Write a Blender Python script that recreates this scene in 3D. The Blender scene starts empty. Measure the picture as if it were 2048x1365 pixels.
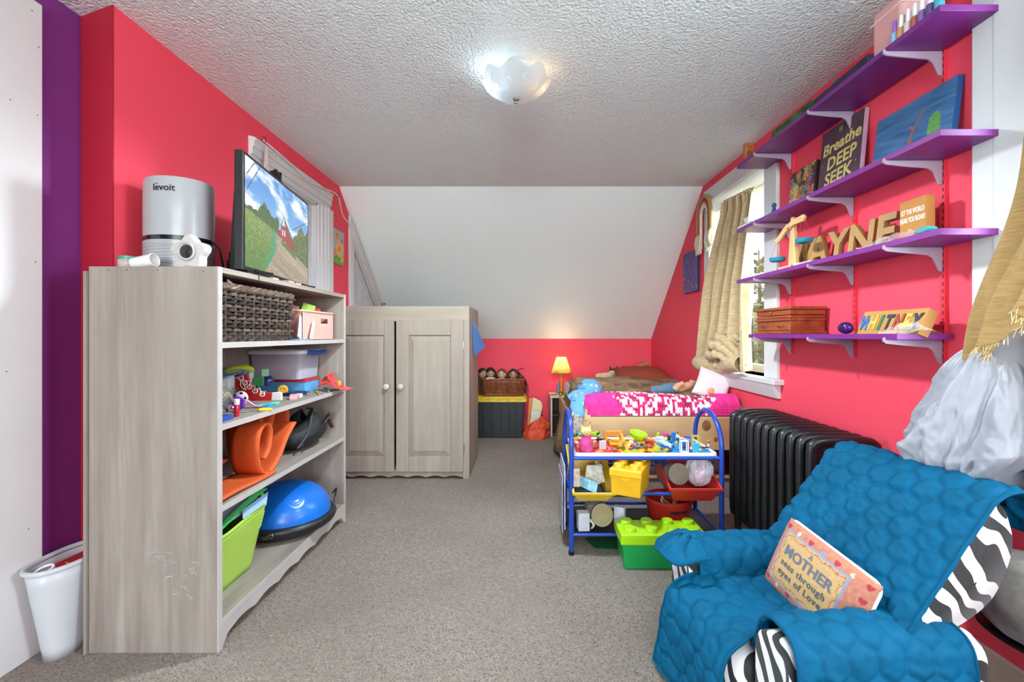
import bpy, math, random
from mathutils import Vector, Matrix, noise
PI = math.pi; sin = math.sin; cos = math.cos
S = bpy.context.scene; C = S.collection
rnd = random.Random(7)
def V(*a): return Vector(a)
def lin(h):
    if isinstance(h, str):
        c = [int(h[i:i+2], 16)/255 for i in (0, 2, 4)]
    else: c = tuple(max(0, min(1, x)) for x in h)
    return tuple(x/12.92 if x <= .04045 else ((x+.055)/1.055)**2.4 for x in c)
# ------------------------------------------------------------ camera
F = 880.0; CH = 1.043
cd = bpy.data.cameras.new('camera'); cam = bpy.data.objects.new('camera', cd); C.objects.link(cam)
cam.location = (0, 0, CH); cam.rotation_euler = (PI/2, 0, 0)
cd.sensor_width = 36; cd.lens = 36*F/2048; cd.shift_x = -24/2048; cd.shift_y = -12.5/2048; cd.clip_start = .02; cd.clip_end = 300
S.camera = cam
def P(px, py, Y): return Vector(((px-1048)*Y/F, Y, CH-(py-670)*Y/F))
# ------------------------------------------------------------ world, light, exposure
W = bpy.data.worlds.new('sky'); S.world = W; W.use_nodes = True
nt = W.node_tree; bg = nt.nodes['Background']
sky = nt.nodes.new('ShaderNodeTexSky'); sky.sky_type = 'NISHITA'; sky.sun_disc = False
sky.sun_elevation = math.radians(38); sky.sun_rotation = math.radians(200); sky.altitude = 200
nt.links.new(sky.outputs[0], bg.inputs[0]); bg.inputs[1].default_value = .17
def area(name, loc, rot, sx, sy, power, col=(1, 1, 1), spread=180):
    l = bpy.data.lights.new(name, 'AREA'); l.shape = 'RECTANGLE'; l.size = sx; l.size_y = sy; l.energy = power; l.color = col
    l.spread = math.radians(spread)
    o = bpy.data.objects.new(name, l); C.objects.link(o); o.location = loc; o.rotation_euler = rot
    return o
area('daylight_side_window', (1.62, .70, 1.45), (0, math.radians(78), 0), 1.0, .85, 34, (.80, .97, 1.0))
area('daylight_far_window', (2.35, 2.75, 2.55), (0, math.radians(48), 0), 1.5, 1.5, 170, (.80, .97, 1.0))
area('added_rear_fill', (-.15, -4.45, 1.45), (math.radians(108), 0, 0), 2.3, 1.3, 104, (.80, 1.0, .98))  # unseen fill light added behind the camera to brighten the room
area('daylight_hall', (-3.9, .30, 1.35), (0, math.radians(-90), math.radians(10)), 1.6, 1.6, 40, (.80, 1.0, .98))
l_ = area('added_fill_behind', (-.1, -1.1, 2.17), (0, 0, 0), .5, .5, 12, (.80, .98, 1.0))  # added overhead fill behind the camera, no fixture hangs there
l_ = bpy.data.lights.new('ceiling_bulb_light', 'SPOT'); l_.energy = 56; l_.color = (.84, .955, 1.0); l_.shadow_soft_size = .06; l_.spot_size = math.radians(172); l_.spot_blend = .5
o_ = bpy.data.objects.new('ceiling_bulb_light', l_); C.objects.link(o_); o_.location = (-.035, 1.92, 1.99)
sn = bpy.data.lights.new('sun', 'SUN'); sn.energy = 2.6; sn.angle = math.radians(.6); sn.color = (1, .95, .86)
so_ = bpy.data.objects.new('sun', sn); C.objects.link(so_); so_.rotation_euler = (math.radians(12), math.radians(-52), 0)
S.view_settings.view_transform = 'Standard'; S.view_settings.look = 'None'; S.view_settings.gamma = 1
S.view_settings.use_curve_mapping = False
S.view_settings.exposure = 1.42
S.cycles.max_bounces = 8; S.cycles.diffuse_bounces = 5; S.cycles.transparent_max_bounces = 16
# ------------------------------------------------------------ mesh helper
class MB:
    def __init__(s): s.v = []; s.f = []; s.sm = []; s.c = []
    def add(s, vs, fs, smooth=False, m=None, cols=None):
        b = len(s.v)
        s.v += [tuple(m @ Vector(p)) for p in vs] if m is not None else [tuple(p) for p in vs]
        s.f += [tuple(i+b for i in f) for f in fs]; s.sm += [smooth]*len(fs)
        if cols: s.c += cols
        return s
    def box(s, a, b, m=None):
        (x0, y0, z0), (x1, y1, z1) = a, b
        x0, x1 = min(x0, x1), max(x0, x1); y0, y1 = min(y0, y1), max(y0, y1); z0, z1 = min(z0, z1), max(z0, z1)
        return s.add([(x0,y0,z0),(x1,y0,z0),(x1,y1,z0),(x0,y1,z0),(x0,y0,z1),(x1,y0,z1),(x1,y1,z1),(x0,y1,z1)],
              [(0,3,2,1),(4,5,6,7),(0,1,5,4),(1,2,6,5),(2,3,7,6),(3,0,4,7)], False, m)
    def cbox(s, c, d, m=None):
        return s.box((c[0]-d[0]/2, c[1]-d[1]/2, c[2]-d[2]/2), (c[0]+d[0]/2, c[1]+d[1]/2, c[2]+d[2]/2), m)
    def taper(s, c, d0, d1, h, m=None):   # box with different bottom/top size, base centre c
        x, y, z = c; a, b = d0[0]/2, d0[1]/2; p, q = d1[0]/2, d1[1]/2
        return s.add([(x-a,y-b,z),(x+a,y-b,z),(x+a,y+b,z),(x-a,y+b,z),(x-p,y-q,z+h),(x+p,y-q,z+h),(x+p,y+q,z+h),(x-p,y+q,z+h)],
              [(0,3,2,1),(4,5,6,7),(0,1,5,4),(1,2,6,5),(2,3,7,6),(3,0,4,7)], False, m)
    def tube(s, pts, r, n=8, closed=False, m=None, flat=1.0, up=None):
        pts = [Vector(p) for p in pts]; k = len(pts)
        rs = r if isinstance(r, (list, tuple)) else [r]*k
        vs = []; prev = None
        for i, p in enumerate(pts):
            if closed: t = pts[(i+1) % k]-pts[i-1]
            else: t = pts[min(i+1, k-1)]-pts[max(i-1, 0)]
            t = t.normalized() if t.length > 1e-9 else Vector((0, 0, 1))
            if prev is None:
                a = Vector(up) if up else (Vector((0, 0, 1)) if abs(t.z) < .9 else Vector((1, 0, 0)))
                nrm = (a-t*a.dot(t)).normalized()
            else:
                nrm = prev-t*prev.dot(t); nrm = nrm.normalized() if nrm.length > 1e-6 else prev
            prev = nrm; bi = t.cross(nrm)
            for j in range(n):
                a = 2*PI*j/n; vs.append(p+nrm*cos(a)*rs[i]*flat+bi*sin(a)*rs[i])
        fs = []
        for i in range(k if closed else k-1):
            i2 = (i+1) % k
            for j in range(n): fs.append((i*n+j, i*n+(j+1) % n, i2*n+(j+1) % n, i2*n+j))
        if not closed: fs += [tuple(range(n-1, -1, -1)), tuple((k-1)*n+j for j in range(n))]
        return s.add(vs, fs, True, m)
    def lathe(s, prof, n=24, c=(0, 0, 0), sx=1, sy=1, m=None, smooth=True, rf=None):
        vs = []; fs = []
        for i, (r, z) in enumerate(prof):
            for j in range(n):
                a = 2*PI*j/n; q = r*(rf(a, i) if rf else 1)
                vs.append((c[0]+q*cos(a)*sx, c[1]+q*sin(a)*sy, c[2]+z))
        for i in range(len(prof)-1):
            for j in range(n): fs.append((i*n+j, i*n+(j+1) % n, (i+1)*n+(j+1) % n, (i+1)*n+j))
        if prof[0][0] > 1e-6: fs.append(tuple(range(n-1, -1, -1)))
        if prof[-1][0] > 1e-6: fs.append(tuple((len(prof)-1)*n+j for j in range(n)))
        return s.add(vs, fs, smooth, m)
    def ball(s, c, r, n=16, m=None):
        rx, ry, rz = r if isinstance(r, (tuple, list)) else (r, r, r); k = max(4, n//2)
        return s.lathe([(max(sin(PI*i/k), 1e-7), -cos(PI*i/k)*rz) for i in range(k+1)], n, c, rx, ry, m)
    def prism(s, poly, z0, z1, m=None, smooth=False):
        n = len(poly)
        vs = [(x, y, z0) for x, y in poly]+[(x, y, z1) for x, y in poly]
        fs = [tuple(range(n-1, -1, -1)), tuple(range(n, 2*n))]+[(i, (i+1) % n, n+(i+1) % n, n+i) for i in range(n)]
        return s.add(vs, fs, smooth, m)
    def grid(s, nu, nv, fn, cu=False, cv=False, smooth=True, m=None, col=None):
        U = nu if cu else nu+1; Vn = nv if cv else nv+1
        vs = [fn(i/nu, j/nv) for j in range(Vn) for i in range(U)]
        fs = [(j*U+i, j*U+(i+1) % U, ((j+1) % Vn)*U+(i+1) % U, ((j+1) % Vn)*U+i) for j in range(nv) for i in range(nu)]
        cols = [col(i/nu, j/nv) for j in range(Vn) for i in range(U)] if col else None
        return s.add(vs, fs, smooth, m, cols)
    def pillow(s, w, h, t, m=None, n=28, p=.45, e=2.0):   # cushion in the XY plane
        def f(sg):
            def g(u, v):
                x = 2*u-1; y = 2*v-1
                k = max(0, (1-abs(x)**e))**p*max(0, (1-abs(y)**e))**p
                q = 1-.05*(abs(x)**2*(1-abs(y)**2)*0)-.06*(1-x*x)*(abs(y)**3)
                q2 = 1-.06*(1-y*y)*(abs(x)**3)
                return (x*w/2*q2, y*h/2*q, sg*k*t/2)
            return g
        s.grid(n, n, f(1), m=m); s.grid(n, n, lambda u, v: f(-1)(1-u, v), m=m); return s
def obj(name, mb, mat, parent=None, world=False, bevel=0, seg=2, solid=0, sub=0, label=None, soff=0):
    me = bpy.data.meshes.new(name); me.from_pydata(mb.v, [], mb.f); me.polygons.foreach_set('use_smooth', mb.sm)
    if mb.c:
        a = me.color_attributes.new('Col', 'FLOAT_COLOR', 'POINT')
        a.data.foreach_set('color', [x for c in mb.c for x in (c[0], c[1], c[2], 1)])
    if world and parent is not None:
        q = parent
        while q.parent: q = q.parent
        me.transform(q.matrix_basis.inverted())
    me.update(); me.materials.append(mat)
    if not bevel and any(mb.sm) and len(mb.v) < 12000: me.set_sharp_from_angle(angle=.75)
    o = bpy.data.objects.new(name, me); C.objects.link(o); o.parent = parent
    if solid:
        d = o.modifiers.new('s', 'SOLIDIFY'); d.thickness = solid; d.offset = soff
    if bevel:
        me.polygons.foreach_set('use_smooth', [True]*len(me.polygons))
        d = o.modifiers.new('b', 'BEVEL'); d.width = bevel; d.segments = seg; d.limit_method = 'ANGLE'; d.angle_limit = .6; d.harden_normals = True
    if sub:
        d = o.modifiers.new('u', 'SUBSURF'); d.levels = sub; d.render_levels = sub
    if label: o['label'] = label
    return o
def tag(o, label, cat, group=None):
    o['label'] = label; o['category'] = cat
    if group: o['group'] = group
    return o
def thing(name, label, cat, loc=(0, 0, 0), rz=0, group=None):
    o = bpy.data.objects.new(name, None); C.objects.link(o); o.empty_display_size = .05
    o.location = loc; o.rotation_euler = (0, 0, rz); bpy_m = Matrix.Translation(Vector(loc)) @ Matrix.Rotation(rz, 4, 'Z')
    o.matrix_basis = bpy_m
    return tag(o, label, cat, group)
def struct(name, mb, mat, parent=None, **k):
    o = obj(name, mb, mat, parent, **k)
    if parent is None: o['kind'] = 'structure'
    return o
def solo(name, label, cat, mb, mat, group=None, **k): return tag(obj(name, mb, mat, **k), label, cat, group)
def frame(o, x, y):
    x = Vector(x).normalized(); y = Vector(y); y = (y-x*y.dot(x)).normalized(); z = x.cross(y); o = Vector(o)
    return Matrix(((x.x, y.x, z.x, o.x), (x.y, y.y, z.y, o.y), (x.z, y.z, z.z, o.z), (0, 0, 0, 1)))
def TR(x, y, z): return Matrix.Translation((x, y, z))
def RX(a): return Matrix.Rotation(math.radians(a), 4, 'X')
def RY(a): return Matrix.Rotation(math.radians(a), 4, 'Y')
def RZ(a): return Matrix.Rotation(math.radians(a), 4, 'Z')
def text_mb(txt, size, depth=.001, m=None, align='CENTER', bold=0, shear=0, spacing=1, lines=1.0):
    cu = bpy.data.curves.new('t', 'FONT'); cu.body = txt; cu.size = size; cu.extrude = depth; cu.align_x = align; cu.offset = bold
    cu.shear = shear; cu.space_character = spacing; cu.space_line = lines; cu.resolution_u = 3
    o = bpy.data.objects.new('t', cu); C.objects.link(o); bpy.context.view_layer.update()
    me = bpy.data.meshes.new_from_object(o.evaluated_get(bpy.context.evaluated_depsgraph_get()))
    mb = MB(); mb.add([v.co for v in me.vertices], [tuple(p.vertices) for p in me.polygons], False, m)
    bpy.data.objects.remove(o); bpy.data.curves.remove(cu); bpy.data.meshes.remove(me)
    return mb
def fbm(x, y, z=0, o=4):
    t = 0; a = .5
    for i in range(o): t += a*noise.noise(Vector((x, y, z))); x *= 2.03; y *= 2.03; z *= 2.03; a *= .5
    return t
# ------------------------------------------------------------ materials
MC = {}
def base(name):
    m = bpy.data.materials.new(name); m.use_nodes = True; n = m.node_tree
    return m, n, n.nodes['Principled BSDF']
def mix(n, fac, a, b, typ='MIX'):
    k = n.nodes.new('ShaderNodeMix'); k.data_type = 'RGBA'; k.blend_type = typ
    for s_, x in ((0, fac), (6, a), (7, b)):
        if isinstance(x, (int, float)): k.inputs[s_].default_value = x
        elif isinstance(x, tuple): k.inputs[s_].default_value = (*x[:3], 1)
        else: n.links.new(x, k.inputs[s_])
    return k.outputs[2]
def coord(n, scale=(1, 1, 1), rot=(0, 0, 0)):
    t = n.nodes.new('ShaderNodeTexCoord'); mp = n.nodes.new('ShaderNodeMapping')
    mp.inputs['Scale'].default_value = scale; mp.inputs['Rotation'].default_value = rot
    n.links.new(t.outputs['Object'], mp.inputs[0]); return mp.outputs[0]
def ntex(n, vec, scale, detail=3, rough=.5, dist=0):
    t = n.nodes.new('ShaderNodeTexNoise'); t.inputs['Scale'].default_value = scale; t.inputs['Detail'].default_value = detail
    t.inputs['Roughness'].default_value = rough; t.inputs['Distortion'].default_value = dist; n.links.new(vec, t.inputs[0]); return t.outputs[0]
def ramp(n, fac, stops, interp='LINEAR'):
    r = n.nodes.new('ShaderNodeValToRGB'); r.color_ramp.interpolation = interp; e = r.color_ramp.elements
    for i, (p, c) in enumerate(stops):
        el = e[i] if i < 2 else e.new(p)
        el.position = p; el.color = (*c, 1) if isinstance(c, tuple) else (c, c, c, 1)
    n.links.new(fac, r.inputs[0]); return r.outputs[0]
def bumpn(n, p, h, strength=.3, dist=.002):
    b = n.nodes.new('ShaderNodeBump'); b.inputs['Strength'].default_value = strength; b.inputs['Distance'].default_value = dist
    n.links.new(h, b.inputs['Height']); n.links.new(b.outputs[0], p.inputs['Normal'])
def M(col, rough=.55, var=.12, vs=14, bump=.15, bs=120, metal=0, spec=.5, sheen=0, coat=0, name=None, bd=.0015):
    key = (col, rough, var, vs, bump, bs, metal, spec, sheen, coat, bd)
    if key in MC: return MC[key]
    m, n, p = base(name or 'material_'+str(len(MC)))
    c = lin(col); vec = coord(n)
    if var:
        dk = tuple(x*(1-var) for x in c); lt = tuple(min(1, x*(1+var*.6)) for x in c)
        n.links.new(mix(n, ramp(n, ntex(n, vec, vs), [(.35, 0.), (.65, 1.)]), dk, lt), p.inputs['Base Color'])
    else: p.inputs['Base Color'].default_value = (*c, 1)
    p.inputs['Roughness'].default_value = rough; p.inputs['Metallic'].default_value = metal
    p.inputs['Specular IOR Level'].default_value = spec
    if sheen: p.inputs['Sheen Weight'].default_value = sheen; p.inputs['Sheen Roughness'].default_value = .4
    if coat: p.inputs['Coat Weight'].default_value = coat; p.inputs['Coat Roughness'].default_value = .1
    if bump: bumpn(n, p, ntex(n, vec, bs, 4), bump, bd)
    m.diffuse_color = (*c, 1)
    MC[key] = m; return m
def plastic(col, rough=.32): return M(col, rough, .04, 8, .04, 60)
def fabric(col, var=.15): return M(col, .92, var, 40, .5, 700, sheen=.25)
def glossm(col): return M(col, .15, .03, 8, 0, 60, coat=.4)
def metalm(col='b8b8ba', rough=.3): return M(col, rough, .08, 20, .05, 150, metal=1)
def clear(col=(1, 1, 1), alpha=.25, rough=.15):
    key = ('clear', col, alpha, rough)
    if key in MC: return MC[key]
    m, n, p = base('clear_plastic'); out = n.nodes['Material Output']
    p.inputs['Base Color'].default_value = (*col, 1); p.inputs['Roughness'].default_value = rough
    bumpn(n, p, ntex(n, coord(n), 30, 3), .3, .004)
    t = n.nodes.new('ShaderNodeBsdfTransparent'); x = n.nodes.new('ShaderNodeMixShader'); x.inputs[0].default_value = alpha
    t.inputs[0].default_value = (*[.5+.5*k for k in col], 1)
    n.links.new(t.outputs[0], x.inputs[1]); n.links.new(p.outputs[0], x.inputs[2]); n.links.new(x.outputs[0], out.inputs[0])
    MC[key] = m; return m
def emit(col, s, name='glow'):
    m, n, p = base(name); c = lin(col)
    p.inputs['Base Color'].default_value = (*c, 1); p.inputs['Emission Color'].default_value = (*c, 1); p.inputs['Emission Strength'].default_value = s
    return m
def screenm(e):
    m, n, p = base('screen_image'); a = n.nodes.new('ShaderNodeAttribute'); a.attribute_name = 'Col'
    n.links.new(a.outputs['Color'], p.inputs['Emission Color']); p.inputs['Emission Strength'].default_value = e
    p.inputs['Base Color'].default_value = (.02, .02, .02, 1); p.inputs['Roughness'].default_value = .25; return m
def printm(e=0, rough=.6, bump=.1, bs=300):
    key = ('print', e, rough, bump, bs)
    if key in MC: return MC[key]
    m, n, p = base('printed_surface'); a = n.nodes.new('ShaderNodeAttribute'); a.attribute_name = 'Col'
    n.links.new(a.outputs['Color'], p.inputs['Base Color']); p.inputs['Roughness'].default_value = rough
    if e:
        n.links.new(a.outputs['Color'], p.inputs['Emission Color']); p.inputs['Emission Strength'].default_value = e
    if bump: bumpn(n, p, ntex(n, coord(n), bs, 3), bump, .001)
    MC[key] = m; return m
def wood(c1, c2, axis='Z', rough=.5, sc=9, dist=2.0, name='wood', bump=.15, stretch=.09, extra=None, knots=False):
    m, n, p = base(name); st = stretch; s3 = {'X': (st, 1, 1), 'Y': (1, st, 1), 'Z': (1, 1, st)}[axis]
    vec = coord(n, s3)
    a = ntex(n, vec, sc*3, 4, .6, dist*.3); b = ntex(n, vec, sc*14, 3, .6); k = ntex(n, coord(n), 2.3, 2)
    base_c = mix(n, ramp(n, a, [(.3, 0.), (.7, 1.)]), lin(c1), lin(c2))
    col = mix(n, ramp(n, b, [(.42, 0.), (.62, .35)]), base_c, lin(c1))
    if extra: col = mix(n, ramp(n, k, [(.45, 0.), (.68, .8)]), col, lin(extra))
    n.links.new(col, p.inputs['Base Color']); p.inputs['Roughness'].default_value = rough
    bumpn(n, p, b, bump, .001); return m
def paint(mb, m, w, h, nx, ny, fn):    # flat print: grid of colours in the frame's XY plane, origin lower left
    return mb.grid(nx, ny, lambda u, v: (u*w, v*h, 0), m=m, col=lambda u, v: lin(tuple(max(0, min(1, q)) for q in fn(u, v))), smooth=False)
def hx(s): return tuple(int(s[i:i+2], 16)/255 for i in (0, 2, 4))
def lerp(a, b, t): return tuple(x+(y-x)*t for x, y in zip(a, b))
def inpoly(x, y, pts):
    c = False; n = len(pts)
    for i in range(n):
        x1, y1 = pts[i]; x2, y2 = pts[i-1]
        if (y1 > y) != (y2 > y) and x < (x2-x1)*(y-y1)/(y2-y1)+x1: c = not c
    return c
def catm(pts, k=6, closed=False):
    pts = [Vector(p) for p in pts]; out = []; n = len(pts)
    for i in range(n if closed else n-1):
        p0 = pts[i-1] if (i > 0 or closed) else pts[i]; p1 = pts[i]; p2 = pts[(i+1) % n]
        p3 = pts[(i+2) % n] if (i+2 < n or closed) else pts[(i+1) % n]
        for j in range(k):
            t = j/k; out.append(.5*((2*p1)+(-p0+p2)*t+(2*p0-5*p1+4*p2-p3)*t*t+(-p0+3*p1-3*p2+p3)*t**3))
    if not closed: out.append(pts[-1])
    return out
def circ(c, r, n=24, ax=(1, 0, 0), ay=(0, 1, 0)):
    ax = Vector(ax); ay = Vector(ay); c = Vector(c)
    return [c+ax*r*cos(2*PI*i/n)+ay*r*sin(2*PI*i/n) for i in range(n)]
def copy_tree(o, parent=None):
    c = o.copy(); C.objects.link(c)
    if parent is not None: c.parent = parent
    for ch in list(o.children): copy_tree(ch, c)
    return c
# ------------------------------------------------------------ room shell
XL, XR, Y1, Y2, ZC, ZK = -1.44, 1.395, 3.43, 4.82, 2.20, 1.0
XO, YN, TH = -1.61, -4.5, .16
def red_wall(c1='ee4a5c', c2='f04f60'):
    m, n, p = base('wall_paint'); v = coord(n)
    n.links.new(mix(n, ntex(n, v, 1.6, 2), lin(c1), lin(c2)), p.inputs['Base Color']); p.inputs['Roughness'].default_value = .62
    p.inputs['Specular IOR Level'].default_value = .3
    bumpn(n, p, ntex(n, v, 180, 4), .12, .001); return m
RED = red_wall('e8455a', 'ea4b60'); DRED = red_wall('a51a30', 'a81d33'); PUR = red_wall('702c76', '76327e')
WHT = M('d2d2d3', .5, .03, 3, .08, 120, name='white_trim_paint')
def popcorn(n_, sc, st):
    m, n, p = base(n_); v = coord(n)
    p.inputs['Base Color'].default_value = (*lin('e9f6f7'), 1); p.inputs['Roughness'].default_value = .42
    vo = n.nodes.new('ShaderNodeTexVoronoi'); vo.inputs['Scale'].default_value = sc; vo.feature = 'SMOOTH_F1'
    n.links.new(v, vo.inputs[0]); a = ntex(n, v, sc*.8, 4, .6, .6)
    mm = n.nodes.new('ShaderNodeMath'); mm.operation = 'SUBTRACT'; n.links.new(a, mm.inputs[0]); n.links.new(vo.outputs[0], mm.inputs[1])
    bumpn(n, p, mm.outputs[0], st, .012); return m
POP = popcorn('popcorn_ceiling', 105, .8)
SMC = popcorn('orange_peel_ceiling', 90, .14)
def carpet():
    m, n, p = base('carpet'); v = coord(n)
    a = ntex(n, v, 125, 3, .75, 2.2); b = ntex(n, v, 60, 3); c = ntex(n, v, 2.2, 3)
    col = mix(n, ramp(n, a, [(.40, 0.), (.57, 1.)]), lin('4f4037'), lin('d2bcad'))
    col = mix(n, ramp(n, c, [(.35, 0.), (.7, .5)]), col, lin('927f71'))
    n.links.new(col, p.inputs['Base Color']); p.inputs['Roughness'].default_value = .95; p.inputs['Sheen Weight'].default_value = .2
    mm = n.nodes.new('ShaderNodeMath'); mm.operation = 'ADD'; n.links.new(a, mm.inputs[0]); n.links.new(b, mm.inputs[1])
    bumpn(n, p, mm.outputs[0], 1.0, .02); return m
struct('floor', MB().box((-4.3, YN-.1, -.1), (1.75, 5.0, 0)), carpet())
struct('ceiling', MB().box((-4.3, YN-.1, ZC), (1.75, Y1, ZC+.12)), POP)
sl = (ZC-ZK)/(Y2-Y1)
mb = MB(); mb.prism([(Y1, ZC), (Y2+.2, ZK-.2*sl), (Y2+.2, ZK+.2), (Y1, ZC+.3)], -2.0, 1.75, frame((0, 0, 0), (0, 1, 0), (0, 0, 1)))
struct('ceiling_slope', mb, SMC)
struct('wall_far', MB().box((-2.0, Y2, 0), (1.75, Y2+.12, ZK+.02)), RED)
def slz(y): return ZC if y < Y1 else ZC-(y-Y1)*sl
def wall_x(x0, x1, y0, y1, holes, zf, name, mat):   # wall along Y with rectangular holes [(ya,yb,za,zb)], top follows zf
    mb = MB(); ys = sorted({y0, y1, *[h[0] for h in holes], *[h[1] for h in holes], *([Y1] if y0 < Y1 < y1 else [])})
    F1 = frame((0, 0, 0), (0, 1, 0), (0, 0, 1))
    for a, b in zip(ys, ys[1:]):
        hs = [h for h in holes if h[0] <= a+1e-6 and h[1] >= b-1e-6]; z = 0
        for h in sorted(hs, key=lambda q: q[2]):
            if h[2] > z: mb.prism([(a, z), (b, z), (b, h[2]), (a, h[2])], x0, x1, F1)
            z = h[3]
        mb.prism([(a, z), (b, z), (b, zf(b)+.01), (a, zf(a)+.01)], x0, x1, F1)
    return struct(name, mb, mat)
# left wall (door behind the television, small closet door under the slope)
D1 = (2.43, 3.06, 0, 1.955)
CL0 = 3.74
def clz(y): return slz(y)-.11
wall_x(XL-.12, XL, 1.66, Y2+.1, [D1], slz, 'wall_left', RED)
struct('wall_left', MB().box((XL-.008, 1.545, 0), (XL, 1.66, ZC)), RED)
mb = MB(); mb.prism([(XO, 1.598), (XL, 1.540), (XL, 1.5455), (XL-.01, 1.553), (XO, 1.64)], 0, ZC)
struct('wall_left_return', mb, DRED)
struct('wall_left_purple', MB().box((XO-.12, YN, 0), (XO, .12, ZC)).box((XO-.12, 1.17, 0), (XO, 1.62, ZC)).box((XO-.12, .12, 2.03), (XO, 1.17, ZC)), PUR)
struct('wall_hall', MB().box((-4.2, YN, 0), (-4.1, 1.62, ZC)).box((-4.2, 1.5, 0), (XO-.12, 1.62, ZC)).box((-4.2, YN-.1, 0), (XO-.12, YN, ZC)), M('dcdcda', .6))
mb = MB().box((XO, 1.16, 0), (XO+.022, 1.452, 2.13)).box((XO, .02, 2.03), (XO+.02, 1.16, 2.13)).box((XO, .02, 0), (XO+.02, .12, 2.03))
pn = struct('trim_1', mb, WHT, bevel=.003)
mb = MB()
for (y, z) in ((1.42, 2.09), (1.44, 1.985), (1.436, 1.76), (1.36, 1.77), (1.43, 1.28), (1.35, .93), (1.41, .42)): mb.ball((XO+.022, y, z), (.0015, .0022, .0022), 6)
obj('nail_hole', mb, M('55504c', .8), pn)
struct('baseboard_left', MB().box((XO, 1.452, 0), (XO+.016, 1.605, .255)), WHT, bevel=.004)
mb = MB().box((XO+.016, 1.462, .10), (XO+.02, 1.50, .185)); struct('wall_vent', mb, M('6a6a6e', .6))
struct('wall_rear', MB().box((-2, YN-.1, 0), (-1.3, YN, ZC)).box((1.1, YN-.1, 0), (1.75, YN, ZC)).box((-1.3, YN-.1, 0), (1.1, YN, .75)).box((-1.3, YN-.1, 2.1), (1.1, YN, ZC)), RED)
mb = MB().box((-1.3, YN-.06, .75), (-1.22, YN+.02, 2.1)).box((1.02, YN-.06, .75), (1.1, YN+.02, 2.1)).box((-1.3, YN-.06, .72), (1.1, YN+.04, .79)).box((-1.3, YN-.06, 2.04), (1.1, YN+.02, 2.12)).box((-.12, YN-.05, .75), (-.08, YN, 2.1))
struct('added_rear_window', mb, WHT, bevel=.004)  # unseen window frame, added in the rear wall to go with the fill light
# right wall with two windows
W1 = (2.52, 3.27, .80, 2.03); W2 = (.22, 1.20, .72, 2.08)
wall_x(XR, XR+TH, YN, Y2+.1, [W1, W2], slz, 'wall_right', RED)
def window(n_, Wd, mull):
    y0, y1, z0, z1 = Wd; x = XR+TH
    root = struct(n_, MB().box((x-.03, y0, z0), (x, y0+.045, z1)).box((x-.03, y1-.045, z0), (x, y1, z1)).box((x-.03, y0, z0), (x, y1, z0+.05)).box((x-.03, y0, z1-.05), (x, y1, z1)), M('e4e6ea', .35, .02))
    obj('sash_rail', MB().box((x-.035, y0+.045, (z0+z1)/2-.025), (x-.005, y1-.045, (z0+z1)/2+.025)), M('e4e6ea', .35, .02), root, bevel=.004)
    g = bpy.data.materials.get('window_glass')
    if not g:
        g, n, p = base('window_glass'); out = n.nodes['Material Output']; t = n.nodes.new('ShaderNodeBsdfTransparent'); gl = n.nodes.new('ShaderNodeBsdfGlossy')
        gl.inputs['Roughness'].default_value = .02
        xs = n.nodes.new('ShaderNodeMixShader'); xs.inputs[0].default_value = .07; n.links.new(t.outputs[0], xs.inputs[1]); n.links.new(gl.outputs[0], xs.inputs[2]); n.links.new(xs.outputs[0], out.inputs[0])
    obj('pane', MB().box((x-.02, y0+.04, z0+.04), (x-.016, y1-.04, z1-.04)), g, root)
    # white lined reveal
    obj('reveal', MB().box((XR-.002, y0-.012, z0-.01), (x-.03, y0+.002, z1)).box((XR-.002, y1-.002, z0-.01), (x-.03, y1+.012, z1)).box((XR-.002, y0-.012, z1-.002), (x-.03, y1+.012, z1+.012)), WHT, root)
    obj('window_stool', MB().box((XR-.055, y0-.16, z0-.03), (x-.03, y1+.16, z0)), WHT, root, bevel=.005)
    obj('apron', MB().prism([(0, 0), (.018, -.0), (.05, .075), (0, .075)], y0-.13, y1+.13, frame((XR, 0, z0-.105), (-1, 0, 0), (0, 0, 1)) @ RY(0)), WHT, root)
    c = MB().box((XR-.022, y0-.125, z0), (XR, y0, z1+.005)).box((XR-.022, y1, z0), (XR, y1+.09, z1+.005)); 
    obj('casing', c, WHT, root, bevel=.004); obj('head_casing', MB().box((XR-.024, y0-.13, z1), (XR, y1+.09, min(z1+.1, ZC-.012))), WHT, root, bevel=.004)
    return root
window('window_1', W1, 1); w2 = window('window_2', W2, 1)
# wide white board between shelves and the near window reaching the ceiling
struct('trim_2', MB().box((XR-.02, 1.272, .85), (XR, 1.352, ZC)), WHT, bevel=.003)
struct('baseboard_right', MB().box((XR-.016, YN, 0), (XR, 2.7, .106)), M('c9b6a6', .6), bevel=.003)
# door casing behind the television
def stepped(y0, y1, z0, z1, w, root_mb, flip=False): pass
mb = MB()
d0, d1, _, dz = D1
for k, (o_, t) in enumerate(((0, .012), (.035, .022), (.075, .03), (.105, .036))):
    mb.box((XL, d0-.135+.002*k, 0), (XL+t, d0-o_, dz-.001*k)).box((XL, d1+o_, 0), (XL+t, d1+.19-.002*k, dz-.001*k)).box((XL, d0-.135+.002*k, dz+o_), (XL+t, d1+.19-.002*k, dz+.13-.002*k))
dr = struct('door_1', MB().box((XL-.06, d0, 0), (XL-.03, d1, dz)), M('c9ccd0', .5), bevel=.002)
obj('door_casing', mb, WHT, dr, bevel=.003)
obj('door_jamb', MB().box((XL-.1, d0-.002, 0), (XL+.001, d0+.014, dz)).box((XL-.1, d1-.014, 0), (XL+.001, d1+.002, dz)).box((XL-.1, d0, dz-.014), (XL+.001, d1, dz+.002)), WHT, dr)
mb = MB()
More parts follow.
